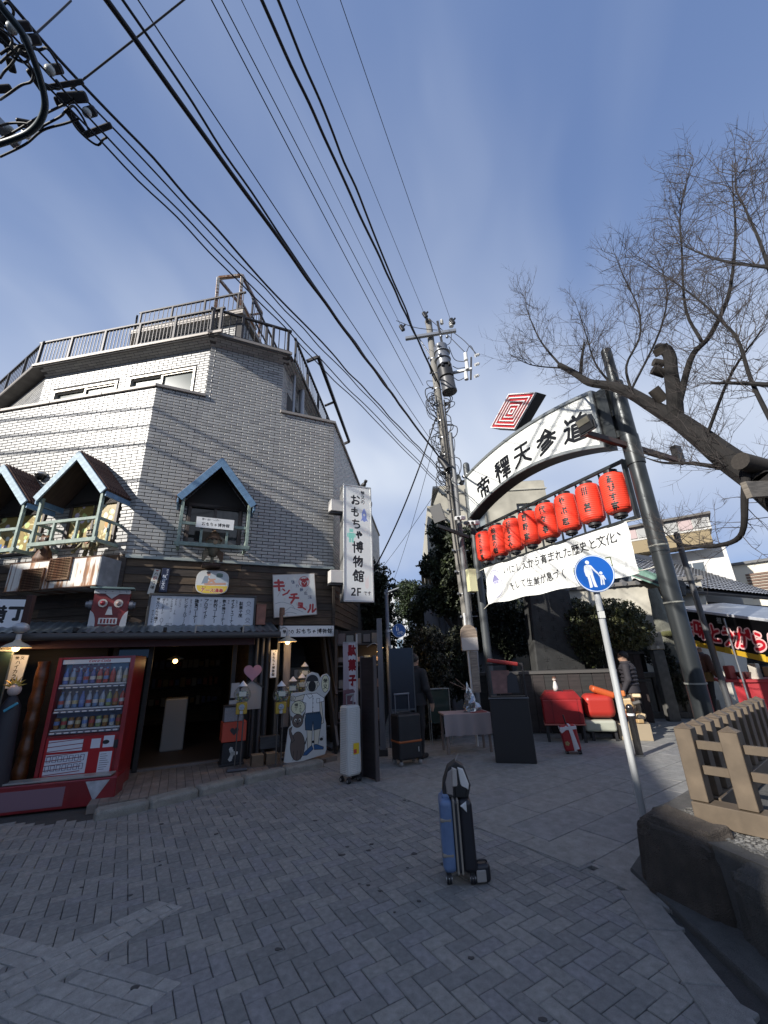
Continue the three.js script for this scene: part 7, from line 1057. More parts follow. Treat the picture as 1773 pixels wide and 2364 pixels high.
{ // cream apartment building behind the gate
  const F = frame(2.03, -15.87, 93), o = thing('cream_building', 'cream three storey building with sliding windows behind the arched gate', 'building'), cm = mat([0.62, 0.58, 0.47], 0.85, { map: rep(BLOT, 0.4) }), gm = mat([0.28, 0.28, 0.27], 0.85, { map: rep(BLOT, 0.4) });  // gm: side wall turned from the sun, its shade put into the grey
  part('wall', inF(F, shape([[0, 0], [4.6, 0], [4.6, 8.3], [0.35, 8.3], [0, 7.5]], 0.3, 0, 0, -0.3, 0, [rect(3.35, 4.25, 6.1, 7.35).reverse(), rect(1.4, 2.1, 6.2, 7.2).reverse(), rect(1.9, 2.7, 3.3, 4.4).reverse()])), cm, o);
  { const c = at(F, 4.6, 0, -0.02), G2 = frame(c[0], c[2], 22); part('wall', inF(G2, shape(rect(0.003, 8, 0, 8.3), 0.3, 0, 0, -0.3)), gm, o); } part('wall', inF(F, box(0.25, 7.5, 8, -0.12, 3.75, -4.1)), cm, o); part('roof', inF(F, box(4.5, 0.1, 7, 2.3, 8.32, -3.6)), mat([0.3, 0.3, 0.29], 0.8), o); part('parapet_line', inF(F, box(4.3, 0.06, 0.05, 2.5, 7.95, 0.02)), mat([0.45, 0.43, 0.36], 0.8), o);
  for (const [a, b, c, d] of [[3.35, 4.25, 6.1, 7.35], [1.4, 2.1, 6.2, 7.2], [1.9, 2.7, 3.3, 4.4]]) { const w = new THREE.Group(); w.name = 'window'; o.add(w); const z = a > 5 ? -0.59 : -0.12, hw = b - a, hh = d - c; put(part('frame', [box(hw, 0.05, 0.1, 0, hh / 2 - 0.02), box(hw, 0.05, 0.1, 0, -hh / 2 + 0.02), box(0.05, hh - 0.1, 0.1, -hw / 2 + 0.02), box(0.05, hh - 0.1, 0.1, hw / 2 - 0.02), box(0.04, hh - 0.1, 0.08)], mat([0.3, 0.29, 0.27], 0.4), w), F, (a + b) / 2, (c + d) / 2, z); put(part('pane', box(hw - 0.1, hh - 0.1, 0.01), mat([0.3, 0.33, 0.33], 0.1), w), F, (a + b) / 2, (c + d) / 2, z - 0.02); put(part('curtain', box(hw * 0.35, hh - 0.12, 0.012), mat([0.6, 0.6, 0.55], 0.8), w), F, a + hw * 0.3, (c + d) / 2, z - 0.006); }
  const a = thing('annexe_building', 'pale grey two storey annexe wall with drain pipes behind the dark evergreen', 'building', [1.18, 0, -13.2], -0.08); part('wall', box(2.6, 3.7, 3, 1.25, 1.85, -1.5), mat([0.36, 0.37, 0.4], 0.85, { map: rep(BLOT, 0.5) }), a); part('drain_pipe', cyl(0.04, 3.6, 0.42, 1.8, 0.04, 10), mat([0.12, 0.12, 0.13], 0.5), a); part('drain_pipe', cyl(0.035, 3.6, 0.6, 1.8, 0.04, 10), mat([0.14, 0.14, 0.15], 0.5), a); part('roof', box(2.8, 0.1, 3.2, 1.25, 3.72, -1.5), mat([0.2, 0.2, 0.2], 0.7), a);
  const b = thing('timber_balcony_house', 'narrow white house front with a wood slatted balcony at the right of the alley sky', 'house', [1.62, 0, -17.9], 0.1); part('wall', box(1.8, 4.4, 3, 0.75, 2.2, -1.6), mat([0.6, 0.6, 0.58], 0.8), b); part('balcony_floor', box(1.3, 0.12, 0.8, 0.4, 4.2, 0.2), mat([0.6, 0.6, 0.58], 0.8), b); for (let i = 0; i < 8; i++) part('balcony_slat', box(0.13, 0.62, 0.03, -0.15 + i * 0.145, 4.6, 0.58), mat([0.3, 0.21, 0.12], 0.7, { map: rep(WOOD, 1) }), b); part('balcony_rail', box(1.25, 0.05, 0.08, 0.38, 4.93, 0.58), mat([0.24, 0.17, 0.1], 0.7), b);
}
{ // round topped wooden board on a white post
  const o = thing('rounded_board', 'pale round topped wooden board on a white post before the gate column', 'board', [1.618, 1.472, -8.752].map((v, i) => i === 1 ? 0 : v), 0.15), P = [[-0.17, 1.7], [0.17, 1.7]]; for (let i = 0; i <= 14; i++) { const a = i / 14 * Math.PI; P.push([Math.cos(a) * 0.17, 2.03 + Math.sin(a) * 0.17]); }
  part('board', shape(P, 0.03, 0, 0, 0, 0.004), mat([0.42, 0.33, 0.25], 0.7, { map: rep(WOOD, 2) }), o); part('lower_panel', box(0.34, 0.24, 0.006, 0, 1.83, 0.037), mat([0.5, 0.46, 0.42], 0.7), o); part('post', cyl(0.025, 2.45, -0.03, 1.22, -0.04, 12), mat([0.6, 0.6, 0.58], 0.4), o); part('hanging_plank', T(box(0.15, 0.75, 0.02, 0.06, 1.3, 0, 0.003), 0, 0, 0, 0, 0, 0), mat([0.32, 0.27, 0.22], 0.7, { map: rep(WOOD, 2) }), o);
}
// ---------- suitcases and boxes standing on the square ----------
const casters = (o, pts, r, m) => pts.forEach(([x, z]) => { const w = part('wheel', [T(cyl(r, 0.018, 0, 0, 0, 18), x - 0.012, r, z, 0, 0, Math.PI / 2), T(cyl(r, 0.018, 0, 0, 0, 18), x + 0.012, r, z, 0, 0, Math.PI / 2)], m, o); part('hub', T(cyl(r * 0.5, 0.05, 0, 0, 0, 12), x, r, z, 0, 0, Math.PI / 2), mat([0.5, 0.5, 0.5], 0.3, { metalness: 0.8 }), w); part('fork', [box(0.04, r * 1.3, 0.03, x, r * 1.7, z)], BLACKM, w); });
{
  const o = thing('white_suitcase', 'upright white ribbed suitcase with a yellow sticker at the mouth of the alley', 'suitcase', [-0.62, 0, -6.72], 0.72);
  const wm = mat([0.5, 0.5, 0.48], 0.45), W = 0.235, D = 0.22, H = 0.9; part('shell', rbox(W, H, D, 0.04, 0, 0.08 + H / 2, 0), wm, o);
  for (let i = 0; i < 38; i++) part('rib', [box(W + 0.012, 0.011, D - 0.06, 0, 0.12 + i * 0.0225, 0, 0.004), box(W - 0.08, 0.011, D + 0.012, 0, 0.12 + i * 0.0225, 0, 0.004)], mat([0.58, 0.58, 0.56], 0.4), o);
  part('corner_strip', [box(0.06, H - 0.08, 0.02, W / 2 - 0.05, 0.08 + H / 2, D / 2 + 0.0)], wm, o); part('sticker', box(0.1, 0.14, 0.003, 0.02, 0.42, D / 2 + 0.009), mat([0.7, 0.48, 0.02], 0.5), o); part('sticker_print', box(0.05, 0.05, 0.003, 0.0, 0.39, D / 2 + 0.0115), mat([0.45, 0.05, 0.04], 0.5), o); part('handle', [bar([-0.06, 0.98, 0], [-0.06, 1.12, 0], 0.008, 8), bar([0.06, 0.98, 0], [0.06, 1.12, 0], 0.008, 8), bar([-0.07, 1.12, 0], [0.07, 1.12, 0], 0.014, 8)], mat([0.3, 0.3, 0.3], 0.3, { metalness: 0.7 }), o); casters(o, [[-0.09, -0.08], [0.09, -0.08], [-0.09, 0.08], [0.09, 0.08]], 0.032, BLACKM);
}
{
  const o = thing('dark_suitcase', 'large black suitcase with an orange strap and silver wheels in the alley mouth', 'suitcase', [0.22, 0, -7.62], 0.45), bk = mat([0.018, 0.019, 0.022], 0.5, { map: rep(BLOT, 2) });
  part('shell', rbox(0.42, 0.66, 0.3, 0.035, 0, 0.41, 0), bk, o); part('strap', rbox(0.432, 0.042, 0.312, 0.02, 0, 0.34, 0), mat([0.3, 0.075, 0.015], 0.6), o); part('badge', box(0.012, 0.07, 0.004, 0.14, 0.22, 0.153), mat([0.5, 0.5, 0.5], 0.3), o); part('top_handle', [rbox(0.2, 0.02, 0.03, 0.008, 0, 0.765, 0.0, 1)], mat([0.05, 0.05, 0.055], 0.4), o); part('pull_handle', [bar([-0.13, 0.74, -0.1], [-0.13, 1.02, -0.1], 0.01, 8), bar([0.13, 0.74, -0.1], [0.13, 1.02, -0.1], 0.01, 8), rbox(0.3, 0.03, 0.03, 0.01, 0, 1.03, -0.1, 1)], mat([0.2, 0.21, 0.23], 0.35, { metalness: 0.7 }), o); casters(o, [[-0.17, 0.11], [0.17, 0.11], [-0.17, -0.11], [0.17, -0.11]], 0.034, mat([0.25, 0.25, 0.25], 0.4));
}
{
  const o = thing('blue_suitcase', 'blue and black suitcase seen edge on with a patched bag on top in the square', 'suitcase', [0.475, 0, -3.93], -0.06), P = (n, g, m) => part(n, g, m, o);
  o.scale.set(0.88, 0.93, 0.75); const bl = mat([0.19, 0.29, 0.5], 0.45, { map: rep(BLOT, 2) }), bk = mat([0.014, 0.014, 0.018], 0.45), zp = mat([0.26, 0.23, 0.19], 0.6);
  P('blue_shell', rbox(0.115, 0.5, 0.36, 0.04, -0.085, 0.33, 0), bl); P('black_shell', rbox(0.12, 0.5, 0.36, 0.04, 0.085, 0.33, 0), bk); P('zip_band', rbox(0.075, 0.508, 0.368, 0.03, 0.0, 0.33, 0), bk); for (const x of [-0.018, 0.018]) P('zip_tape', rbox(0.02, 0.513, 0.373, 0.01, x, 0.33, 0), zp); for (const y of [0.44, 0.2]) P('band', rbox(0.1, 0.03, 0.364, 0.012, -0.095, y, 0, 1), zp);
  P('top_bulge', rbox(0.07, 0.06, 0.2, 0.025, -0.08, 0.585, 0), bl); casters(o, [[-0.1, 0.13], [0.1, 0.13], [-0.1, -0.13], [0.1, -0.13]], 0.036, BLACKM);
  const b = thing('patched_bag', 'small grey black and white patched bag lying on top of the blue suitcase', 'bag', [0.49, 0.545, -3.93], -0.06), Q = (n, pts, z, d, m) => part(n, shape(pts, d, 0, 0, z, 0.008), m, b);
  Q('bag_body', [[-0.1, 0], [0.09, 0], [0.115, 0.08], [0.075, 0.2], [0.02, 0.235], [-0.04, 0.2], [-0.085, 0.1]], -0.06, 0.12, mat([0.02, 0.018, 0.018], 0.6)); Q('grey_patch', [[-0.065, 0.03], [-0.03, 0.02], [-0.02, 0.19], [-0.045, 0.17], [-0.07, 0.1]], 0.062, 0.01, mat([0.25, 0.22, 0.2], 0.7)); Q('pale_patch', [[-0.02, 0.08], [0.01, 0.08], [0.012, 0.19], [-0.012, 0.2]], 0.062, 0.012, mat([0.42, 0.38, 0.34], 0.7)); Q('white_patch', [[0.05, 0.08], [0.095, 0.06], [0.1, 0.09], [0.065, 0.19], [0.035, 0.2]], 0.062, 0.012, mat([0.62, 0.6, 0.56], 0.7)); Q('dark_patch', [[0.0, 0.005], [0.07, 0.0], [0.085, 0.06], [0.03, 0.09], [0.0, 0.07]], 0.062, 0.011, mat([0.01, 0.01, 0.01], 0.5)); Q('tip', [[0.03, -0.03], [0.06, -0.06], [0.06, -0.01]], 0.17, 0.01, mat([0.6, 0.6, 0.58], 0.6)); part('bag_cord', tube([[0.02, 0.23, 0], [0.03, 0.26, 0.0], [0.05, 0.29, 0]], 0.004, 5, 10), mat([0.3, 0.3, 0.3], 0.6), b);
  const h = thing('handbag', 'little dark handbag with a pale pocket on the paving beside the blue suitcase', 'bag', [0.635, 0, -3.87], 0.1); part('bag_body', rbox(0.12, 0.12, 0.1, 0.03, 0, 0.06, 0), bk, h); part('pocket', rbox(0.075, 0.075, 0.02, 0.008, -0.02, 0.05, 0.05, 1), mat([0.3, 0.28, 0.26], 0.6), h); part('handle', tube([[-0.045, 0.11, 0], [-0.03, 0.135, 0.02], [0.03, 0.135, 0.02], [0.045, 0.11, 0]], 0.006, 6, 14), bk, h);
}
{
  const o = thing('red_suitcase', 'small red suitcase tied with a white ribbon and a gold emblem on the path', 'suitcase', [3.02, 0, -7.9], -0.25), red = mat([0.3, 0.018, 0.022], 0.4), wr = mat([0.6, 0.58, 0.6], 0.7);
  const g = new THREE.Group(); g.name = 'case'; o.add(g); g.position.set(0, 0.02, 0); g.rotation.z = 0.1;
  part('shell', rbox(0.26, 0.38, 0.2, 0.03, 0, 0.22, 0), red, g); part('ribbon', [rbox(0.036, 0.39, 0.21, 0.006, 0.03, 0.22, 0, 1), rbox(0.268, 0.05, 0.208, 0.006, 0, 0.37, 0, 1), T(box(0.14, 0.05, 0.012), -0.07, 0.36, 0.105, 0, 0, 0.5), T(box(0.06, 0.3, 0.01), 0.05, 0.2, 0.108, 0, 0, 0.12)], wr, g); part('emblem', Array.from({ length: 5 }, (_, i) => T(cyl(0.016, 0.006, 0, 0, 0, 10), -0.07 + Math.cos(i * 1.257) * 0.02, 0.15 + Math.sin(i * 1.257) * 0.02, 0.102, Math.PI / 2, 0, 0)), mat([0.35, 0.27, 0.12], 0.4), g); part('pull_handle', [bar([0, 0.41, -0.06], [-0.01, 0.56, -0.06], 0.012, 8)], BLACKM, g); casters(o, [[-0.1, 0.06], [0.1, 0.06], [-0.1, -0.06], [0.1, -0.06]], 0.025, BLACKM);
}
{
  const o = thing('dark_glass_screen', 'dark navy glass screen on a thin stand behind the black suitcase', 'screen', [0.2, 0, -7.82], 0.1); part('pane', box(0.4, 1.0, 0.02, 0, 1.28, 0), mat([0.012, 0.015, 0.024], 0.2), o); part('frame', [box(0.025, 1.82, 0.03, -0.21, 0.91, 0), box(0.025, 1.82, 0.03, 0.21, 0.91, 0), box(0.44, 0.03, 0.035, 0, 0.77, 0)], mat([0.05, 0.055, 0.06], 0.4), o);
}
{ // dark stands and a table at the foot of the gate
  const o = thing('black_cabinet', 'tall black cabinet with a pinkish poster panel behind the left gate column', 'cabinet', [1.95, 0, -7.55], -0.25), bk = mat([0.016, 0.015, 0.016], 0.5), P = (n, g, m) => part(n, g, m, o);
  P('cabinet_body', box(0.62, 0.92, 0.4, 0, 0.46, 0, 0.01), bk); P('display_frame', [box(0.03, 0.52, 0.03, -0.29, 1.18, 0.1), box(0.03, 0.52, 0.03, 0.29, 1.18, 0.1), box(0.61, 0.03, 0.03, 0, 1.445, 0.1), box(0.61, 0.03, 0.03, 0, 0.935, 0.1)], bk); P('poster', box(0.3, 0.36, 0.01, -0.08, 1.17, 0.08), mat([0.32, 0.17, 0.15], 0.5, { map: rep(BLOT, 3) })); P('poster_shape', shape([[0.0, 1.0], [0.2, 1.0], [0.18, 1.26], [0.1, 1.32], [0.03, 1.26]], 0.006, 0, 0, 0.088), mat([0.03, 0.03, 0.035], 0.4)); P('canopy', [T(rbox(0.5, 0.06, 0.3, 0.02), -0.02, 1.48, 0.06, 0, 0, -0.16)], mat([0.34, 0.03, 0.025], 0.4)); P('top_edge', box(0.64, 0.015, 0.42, 0, 0.927, 0), mat([0.2, 0.2, 0.2], 0.3, { metalness: 0.7 }));
  const t = thing('cloth_table', 'low table under a pale pinkish cloth in front of the left gate column', 'table', [1.32, 0, -8.4], 0.1), cl = mat([0.27, 0.24, 0.24], 0.8, { map: rep(BLOT, 2) });
  part('table_top', box(0.85, 0.03, 0.5, 0, 0.62, 0), mat([0.4, 0.3, 0.29], 0.7), t); const g = new THREE.PlaneGeometry(0.87, 0.34, 40, 6), p = g.attributes.position; for (let i = 0; i < p.count; i++) { const f = (0.17 - p.getY(i)) / 0.34; p.setZ(i, 0.025 * f * Math.sin(p.getX(i) * 26)); } g.computeVertexNormals(); part('cloth', T(g, 0, 0.46, 0.262).toNonIndexed(), new THREE.MeshPhysicalMaterial({ color: lin([0.3, 0.26, 0.26]), roughness: 0.85, side: THREE.DoubleSide }), t); for (const [x, z] of [[-0.38, 0.2], [0.38, 0.2], [-0.38, -0.2], [0.38, -0.2]]) part('leg', box(0.04, 0.6, 0.04, x, 0.3, z), mat([0.2, 0.16, 0.14], 0.6), t); part('red_runner', box(0.3, 0.012, 0.46, 0.22, 0.642, 0), mat([0.25, 0.05, 0.045], 0.7), t);
  const f = thing('foil_bundle', 'crumpled silver wrapped bundle standing on the cloth table', 'bundle', [1.45, 0.648, -8.38]); const q = new THREE.ConeGeometry(0.14, 0.5, 14, 10), qp = q.attributes.position; for (let i = 0; i < qp.count; i++) { const n = 0.6 + 0.9 * hash(Math.round(qp.getX(i) * 60), Math.round(qp.getY(i) * 40), Math.round(qp.getZ(i) * 60)); qp.setXYZ(i, qp.getX(i) * n, qp.getY(i), qp.getZ(i) * n); } part('wrapping', flat(Array.from(T(q.toNonIndexed(), 0, 0.25, 0, 0, 0, 0.1).attributes.position.array)), mat([0.45, 0.47, 0.48], 0.22, { metalness: 0.75 }), f); part('twig_bunch', Array.from({ length: 9 }, (_, i) => bar([0, 0.35, 0], [rr(-0.35, 0.1), rr(0.3, 0.65), rr(-0.1, 0.1)], 0.005, 4)), mat([0.3, 0.2, 0.15], 0.6), f);
  const w = thing('tank_frame', 'dark glass tank on a frame at the left of the cloth table', 'tank', [0.95, 0, -9.1], 0.1); part('tank_frame_bars', [[-0.2, -0.1], [0.2, -0.1], [-0.2, 0.1], [0.2, 0.1]].map(([x, z]) => box(0.015, 1.0, 0.015, x, 0.5, z)).concat([box(0.42, 0.015, 0.22, 0, 1.0, 0)]), mat([0.3, 0.32, 0.31], 0.3, { metalness: 0.5 }), w); part('tank_glass', box(0.39, 0.6, 0.19, 0, 0.68, 0), mat([0.03, 0.045, 0.04], 0.06), w);
  const r = thing('red_chest', 'large bright red chest with a sloping lid on the path left of the sign post', 'chest', [3.35, 0, -9.0], -0.3), rm = mat([0.4, 0.02, 0.022], 0.4, { map: rep(BLOT, 1) }), R = (n, gg, m) => part(n, gg, m, r);
  R('chest_body', rbox(0.72, 0.44, 0.5, 0.03, 0, 0.53, 0), rm); R('chest_lid', shape([[-0.36, 0.75], [0.36, 0.75], [0.27, 0.87], [-0.25, 0.87]], 0.48, 0, 0, -0.24, 0.01), rm); R('lid_handle', tube([[-0.06, 0.875, 0.2], [-0.04, 0.905, 0.2], [0.04, 0.905, 0.2], [0.06, 0.875, 0.2]], 0.01, 6, 12), BLACKM); R('base_edge', box(0.74, 0.025, 0.52, 0, 0.305, 0), mat([0.4, 0.13, 0.1], 0.5)); R('chest_leg', [[-0.32, 0.2], [0.32, 0.2], [-0.32, -0.2], [0.32, -0.2]].map(([x, z]) => box(0.05, 0.3, 0.05, x, 0.15, z)), BLACKM); R('seam', [box(0.008, 0.44, 0.006, -0.18, 0.53, 0.252), box(0.008, 0.44, 0.006, 0.28, 0.53, 0.252)], mat([0.14, 0.01, 0.012], 0.5));
  const s = thing('second_red_chest', 'red and orange rounded chest partly behind the white sign post', 'chest', [4.05, 0, -8.95], -0.3); part('chest_body', rbox(0.55, 0.42, 0.45, 0.12, 0, 0.6, 0), mat([0.4, 0.03, 0.02], 0.4), s); part('orange_lid', T(rbox(0.42, 0.12, 0.4, 0.05), 0.12, 0.84, 0, 0, 0, -0.35), mat([0.5, 0.09, 0.02], 0.4), s); part('tub', [rbox(0.56, 0.2, 0.44, 0.05, -0.05, 0.26, 0.02)], mat([0.36, 0.37, 0.3], 0.5), s); part('chest_leg', [[-0.2, 0.15], [0.2, 0.15], [-0.2, -0.15], [0.2, -0.15]].map(([x, z]) => box(0.05, 0.18, 0.05, x, 0.09, z)), BLACKM, s);
  const v = thing('small_white_figure', 'little white figure with a dark cap standing on the red chest', 'figurine', [3.28, 0.89, -8.95]); part('figure_body', lathe([[0, 0], [0.045, 0], [0.05, 0.06], [0.03, 0.15], [0.02, 0.17], [0, 0.18]], 14), mat([0.6, 0.58, 0.55], 0.5), v); part('figure_head', ball(0.04, 0, 0.21, 0, 14), mat([0.55, 0.45, 0.38], 0.5), v); part('figure_cap', T(new THREE.SphereGeometry(0.044, 14, 7, 0, 6.3, 0, 1.5).toNonIndexed(), 0, 0.218, 0), mat([0.1, 0.04, 0.02], 0.5), v);
  const y = thing('goods_heap', 'heap of tan and orange goods on a low stand right of the red chests', 'goods', [4.62, 0, -8.9], -0.4); part('stand', box(0.55, 0.28, 0.4, 0, 0.14, 0), mat([0.3, 0.24, 0.16], 0.7), y); seed = 19; for (let i = 0; i < 22; i++) part('parcel', T(rbox(rr(0.1, 0.2), rr(0.05, 0.12), rr(0.08, 0.16), 0.02, 0, 0, 0, 1), rr(-0.24, 0.24), 0.32 + (i / 22) * 0.5, rr(-0.15, 0.15), rr(-0.4, 0.4), rr(0, 3), rr(-0.4, 0.4)), mat([[0.42, 0.28, 0.13], [0.5, 0.15, 0.03], [0.05, 0.045, 0.04], [0.55, 0.42, 0.25]][i % 4], 0.6), y);
  const lw = thing('stone_kerb_bench', 'long low dark wooden stall counter behind the red chests', 'counter', [3.4, 0, -9.9], -0.3); part('counter_top', box(2.9, 0.06, 0.5, 0, 1.2, 0), mat([0.07, 0.065, 0.06], 0.6), lw); for (let i = 0; i < 12; i++) part('front_board', box(0.235, 1.15, 0.03, -1.32 + i * 0.24, 0.6, 0.2), mat([0.03 + 0.004 * (i % 3), 0.028, 0.026], 0.6, { map: rep(WOOD, 1) }), lw);
}
// ---------- temple side on the right ----------
{ // great dark stone stele
  const o = thing('stone_stele', 'tall dark inscribed stone stele standing behind the gate', 'monument', [4.03, 0, -10.6], 0.12), m = mat([0.05, 0.05, 0.048], 0.8, { map: rep(BLOT, 1.5), bumpMap: rep(SPECK, 1), bumpScale: 0.006 });
  part('stele_slab', shape([[-0.62, 0.4], [0.62, 0.4], [0.56, 1.8], [0.53, 3.05], [0.3, 3.12], [-0.42, 3.08], [-0.5, 2.95], [-0.56, 1.8]], 0.32, 0, 0, -0.2, 0.03), m, o); part('stele_base', [rbox(1.6, 0.42, 0.8, 0.05, 0, 0.21, 0)], mat([0.07, 0.07, 0.068], 0.85, { map: rep(SPECK, 1) }), o);
  seed = 61; for (let c = 0; c < 3; c++) for (let i = 0; i < 9; i++) part('carved_character', [box(rr(0.08, 0.16), 0.016, 0.008, 0.33 - c * 0.33, 2.85 - i * 0.23, 0.152), box(0.016, rr(0.08, 0.15), 0.008, 0.33 - c * 0.33 + rr(-0.03, 0.03), 2.85 - i * 0.23, 0.153), box(rr(0.05, 0.12), 0.014, 0.008, 0.33 - c * 0.33, 2.8 - i * 0.23, 0.154)], mat([0.028, 0.028, 0.027], 0.9), o);
}
{ // stone fence of upright posts
  const o = thing('stone_fence', 'grey stone fence of close upright pillars under a stone rail beyond the bollard', 'fence', [5.35, 0, -11.6], -0.24), m = [[0.17, 0.16, 0.14], [0.14, 0.13, 0.115], [0.2, 0.185, 0.16]].map((c) => mat(c, 0.9, { map: rep(STREAK, 1.5), bumpMap: rep(SPECK, 1), bumpScale: 0.005 }));
  for (let i = 0; i < 10; i++) part('pillar', rbox(0.15, 0.85, 0.15, 0.02, 0.1 + i * 0.178, 0.5, 0, 1), m[i % 3], o); part('rail', rbox(1.95, 0.13, 0.2, 0.02, 0.9, 0.98, 0, 1), m[1], o); part('end_post', rbox(0.22, 1.3, 0.22, 0.05, 1.95, 0.65, 0, 2), m[0], o); part('plinth', rbox(2.3, 0.14, 0.3, 0.02, 0.95, 0.07, 0, 1), m[1], o); part('block', rbox(0.36, 0.4, 0.25, 0.03, 2.4, 0.2, 0, 1), m[2], o);
  const s = thing('garden_boards', 'dark board screen and lattice under the rounded shrub', 'fence', [5.3, 0, -10.75], -0.2); for (let i = 0; i < 9; i++) part('screen_board', box(0.16, 1.5, 0.02, -0.7 + i * 0.17, 0.75, 0), mat([0.02 + 0.004 * (i % 3), 0.018, 0.016], 0.8), s); part('screen_rail', [box(1.7, 0.05, 0.05, 0, 1.52, 0), box(1.7, 0.05, 0.05, 0, 0.9, 0.02)], mat([0.03, 0.028, 0.026], 0.8), s);
  const p = thing('pale_rock', 'tall pale mossy rock beside the white garden wall', 'rock', [7.35, 0, -11.4]); const q = new THREE.CylinderGeometry(0.12, 0.42, 3.2, 14, 24), v = q.attributes.position; for (let i = 0; i < v.count; i++) { const n = 0.75 + 0.6 * fbm(v.getX(i) * 3 + 4, v.getY(i) * 1.8 + v.getZ(i) * 2, 4); v.setXYZ(i, v.getX(i) * n, v.getY(i), v.getZ(i) * n * 0.8); } q.computeVertexNormals(); part('rock_body', triUV(T(q, 0, 1.55, 0, 0, 0, 0.06)), mat([0.27, 0.27, 0.22], 0.95, { map: rep(BLOT, 1.5), bumpMap: rep(SPECK, 0.8), bumpScale: 0.02 }), p); part('moss_cushion', rbox(0.5, 0.14, 0.4, 0.06, 0.0, 1.95, 0.2), mat([0.16, 0.16, 0.06], 0.95, { map: SPECK }), p);
  const l = thing('stone_lantern', 'pale carved stone tablet with a round crest beside the shrub', 'monument', [6.55, 0, -10.75], -0.1); part('tablet', rbox(0.34, 0.42, 0.2, 0.03, 0, 1.78, 0, 1), mat([0.42, 0.38, 0.3], 0.9, { map: rep(BLOT, 2) }), l); part('carved_fan', [-3, -2, -1, 0, 1, 2, 3].map((k) => T(box(0.012, 0.11, 0.01), Math.sin(k * 0.4) * 0.07, 1.66 + Math.cos(k * 0.4) * 0.07, 0.102, 0, 0, -k * 0.4)), mat([0.2, 0.18, 0.16], 0.9), l); part('roundel', T(cyl(0.035, 0.02, 0, 0, 0, 14), 0, 1.63, 0.105, Math.PI / 2, 0, 0), mat([0.5, 0.46, 0.38], 0.8), l); part('shaft', rbox(0.26, 1.56, 0.2, 0.02, 0, 0.78, 0, 1), mat([0.15, 0.145, 0.13], 0.9, { map: rep(BLOT, 2) }), l);
}
{ // white plastered garden wall with a tiled shed roof
  const F = frame(4.6, -14.4, 110), o = thing('white_garden_wall', 'sunlit white plastered wall with bare branch shadows behind the shrubs', 'wall');
  part('wall_body', inF(F, box(5.2, 3.5, 0.3, 2.6, 1.75, 0)), mat([0.66, 0.62, 0.52], 0.9, { map: rep(BLOT, 0.6) }), o); part('coping', inF(F, box(5.3, 0.12, 0.5, 2.6, 3.56, 0)), mat([0.16, 0.15, 0.14], 0.7), o); for (let i = 0; i < 14; i++) part('coping_tile', inF(F, T(cyl(0.075, 0.4, 0, 0, 0, 8), 0.2 + i * 0.37, 3.62, 0.1, Math.PI / 2 + 0.3, 0, 0)), mat([0.14, 0.14, 0.145], 0.6), o);
  const s = thing('green_roof_hut', 'little hut with a dark greenish roof at the end of the white wall', 'hut', [6.55, 0, -12.3], -0.15); part('hut_wall', box(0.8, 2.3, 0.7, 0, 1.15, 0), mat([0.03, 0.028, 0.025], 0.8), s); part('hut_roof', [T(box(1.1, 0.06, 0.75), 0, 2.42, 0.25, 0.4, 0, 0), T(box(1.1, 0.06, 0.75), 0, 2.42, -0.35, -0.4, 0, 0)], mat([0.13, 0.16, 0.14], 0.6), s);
}
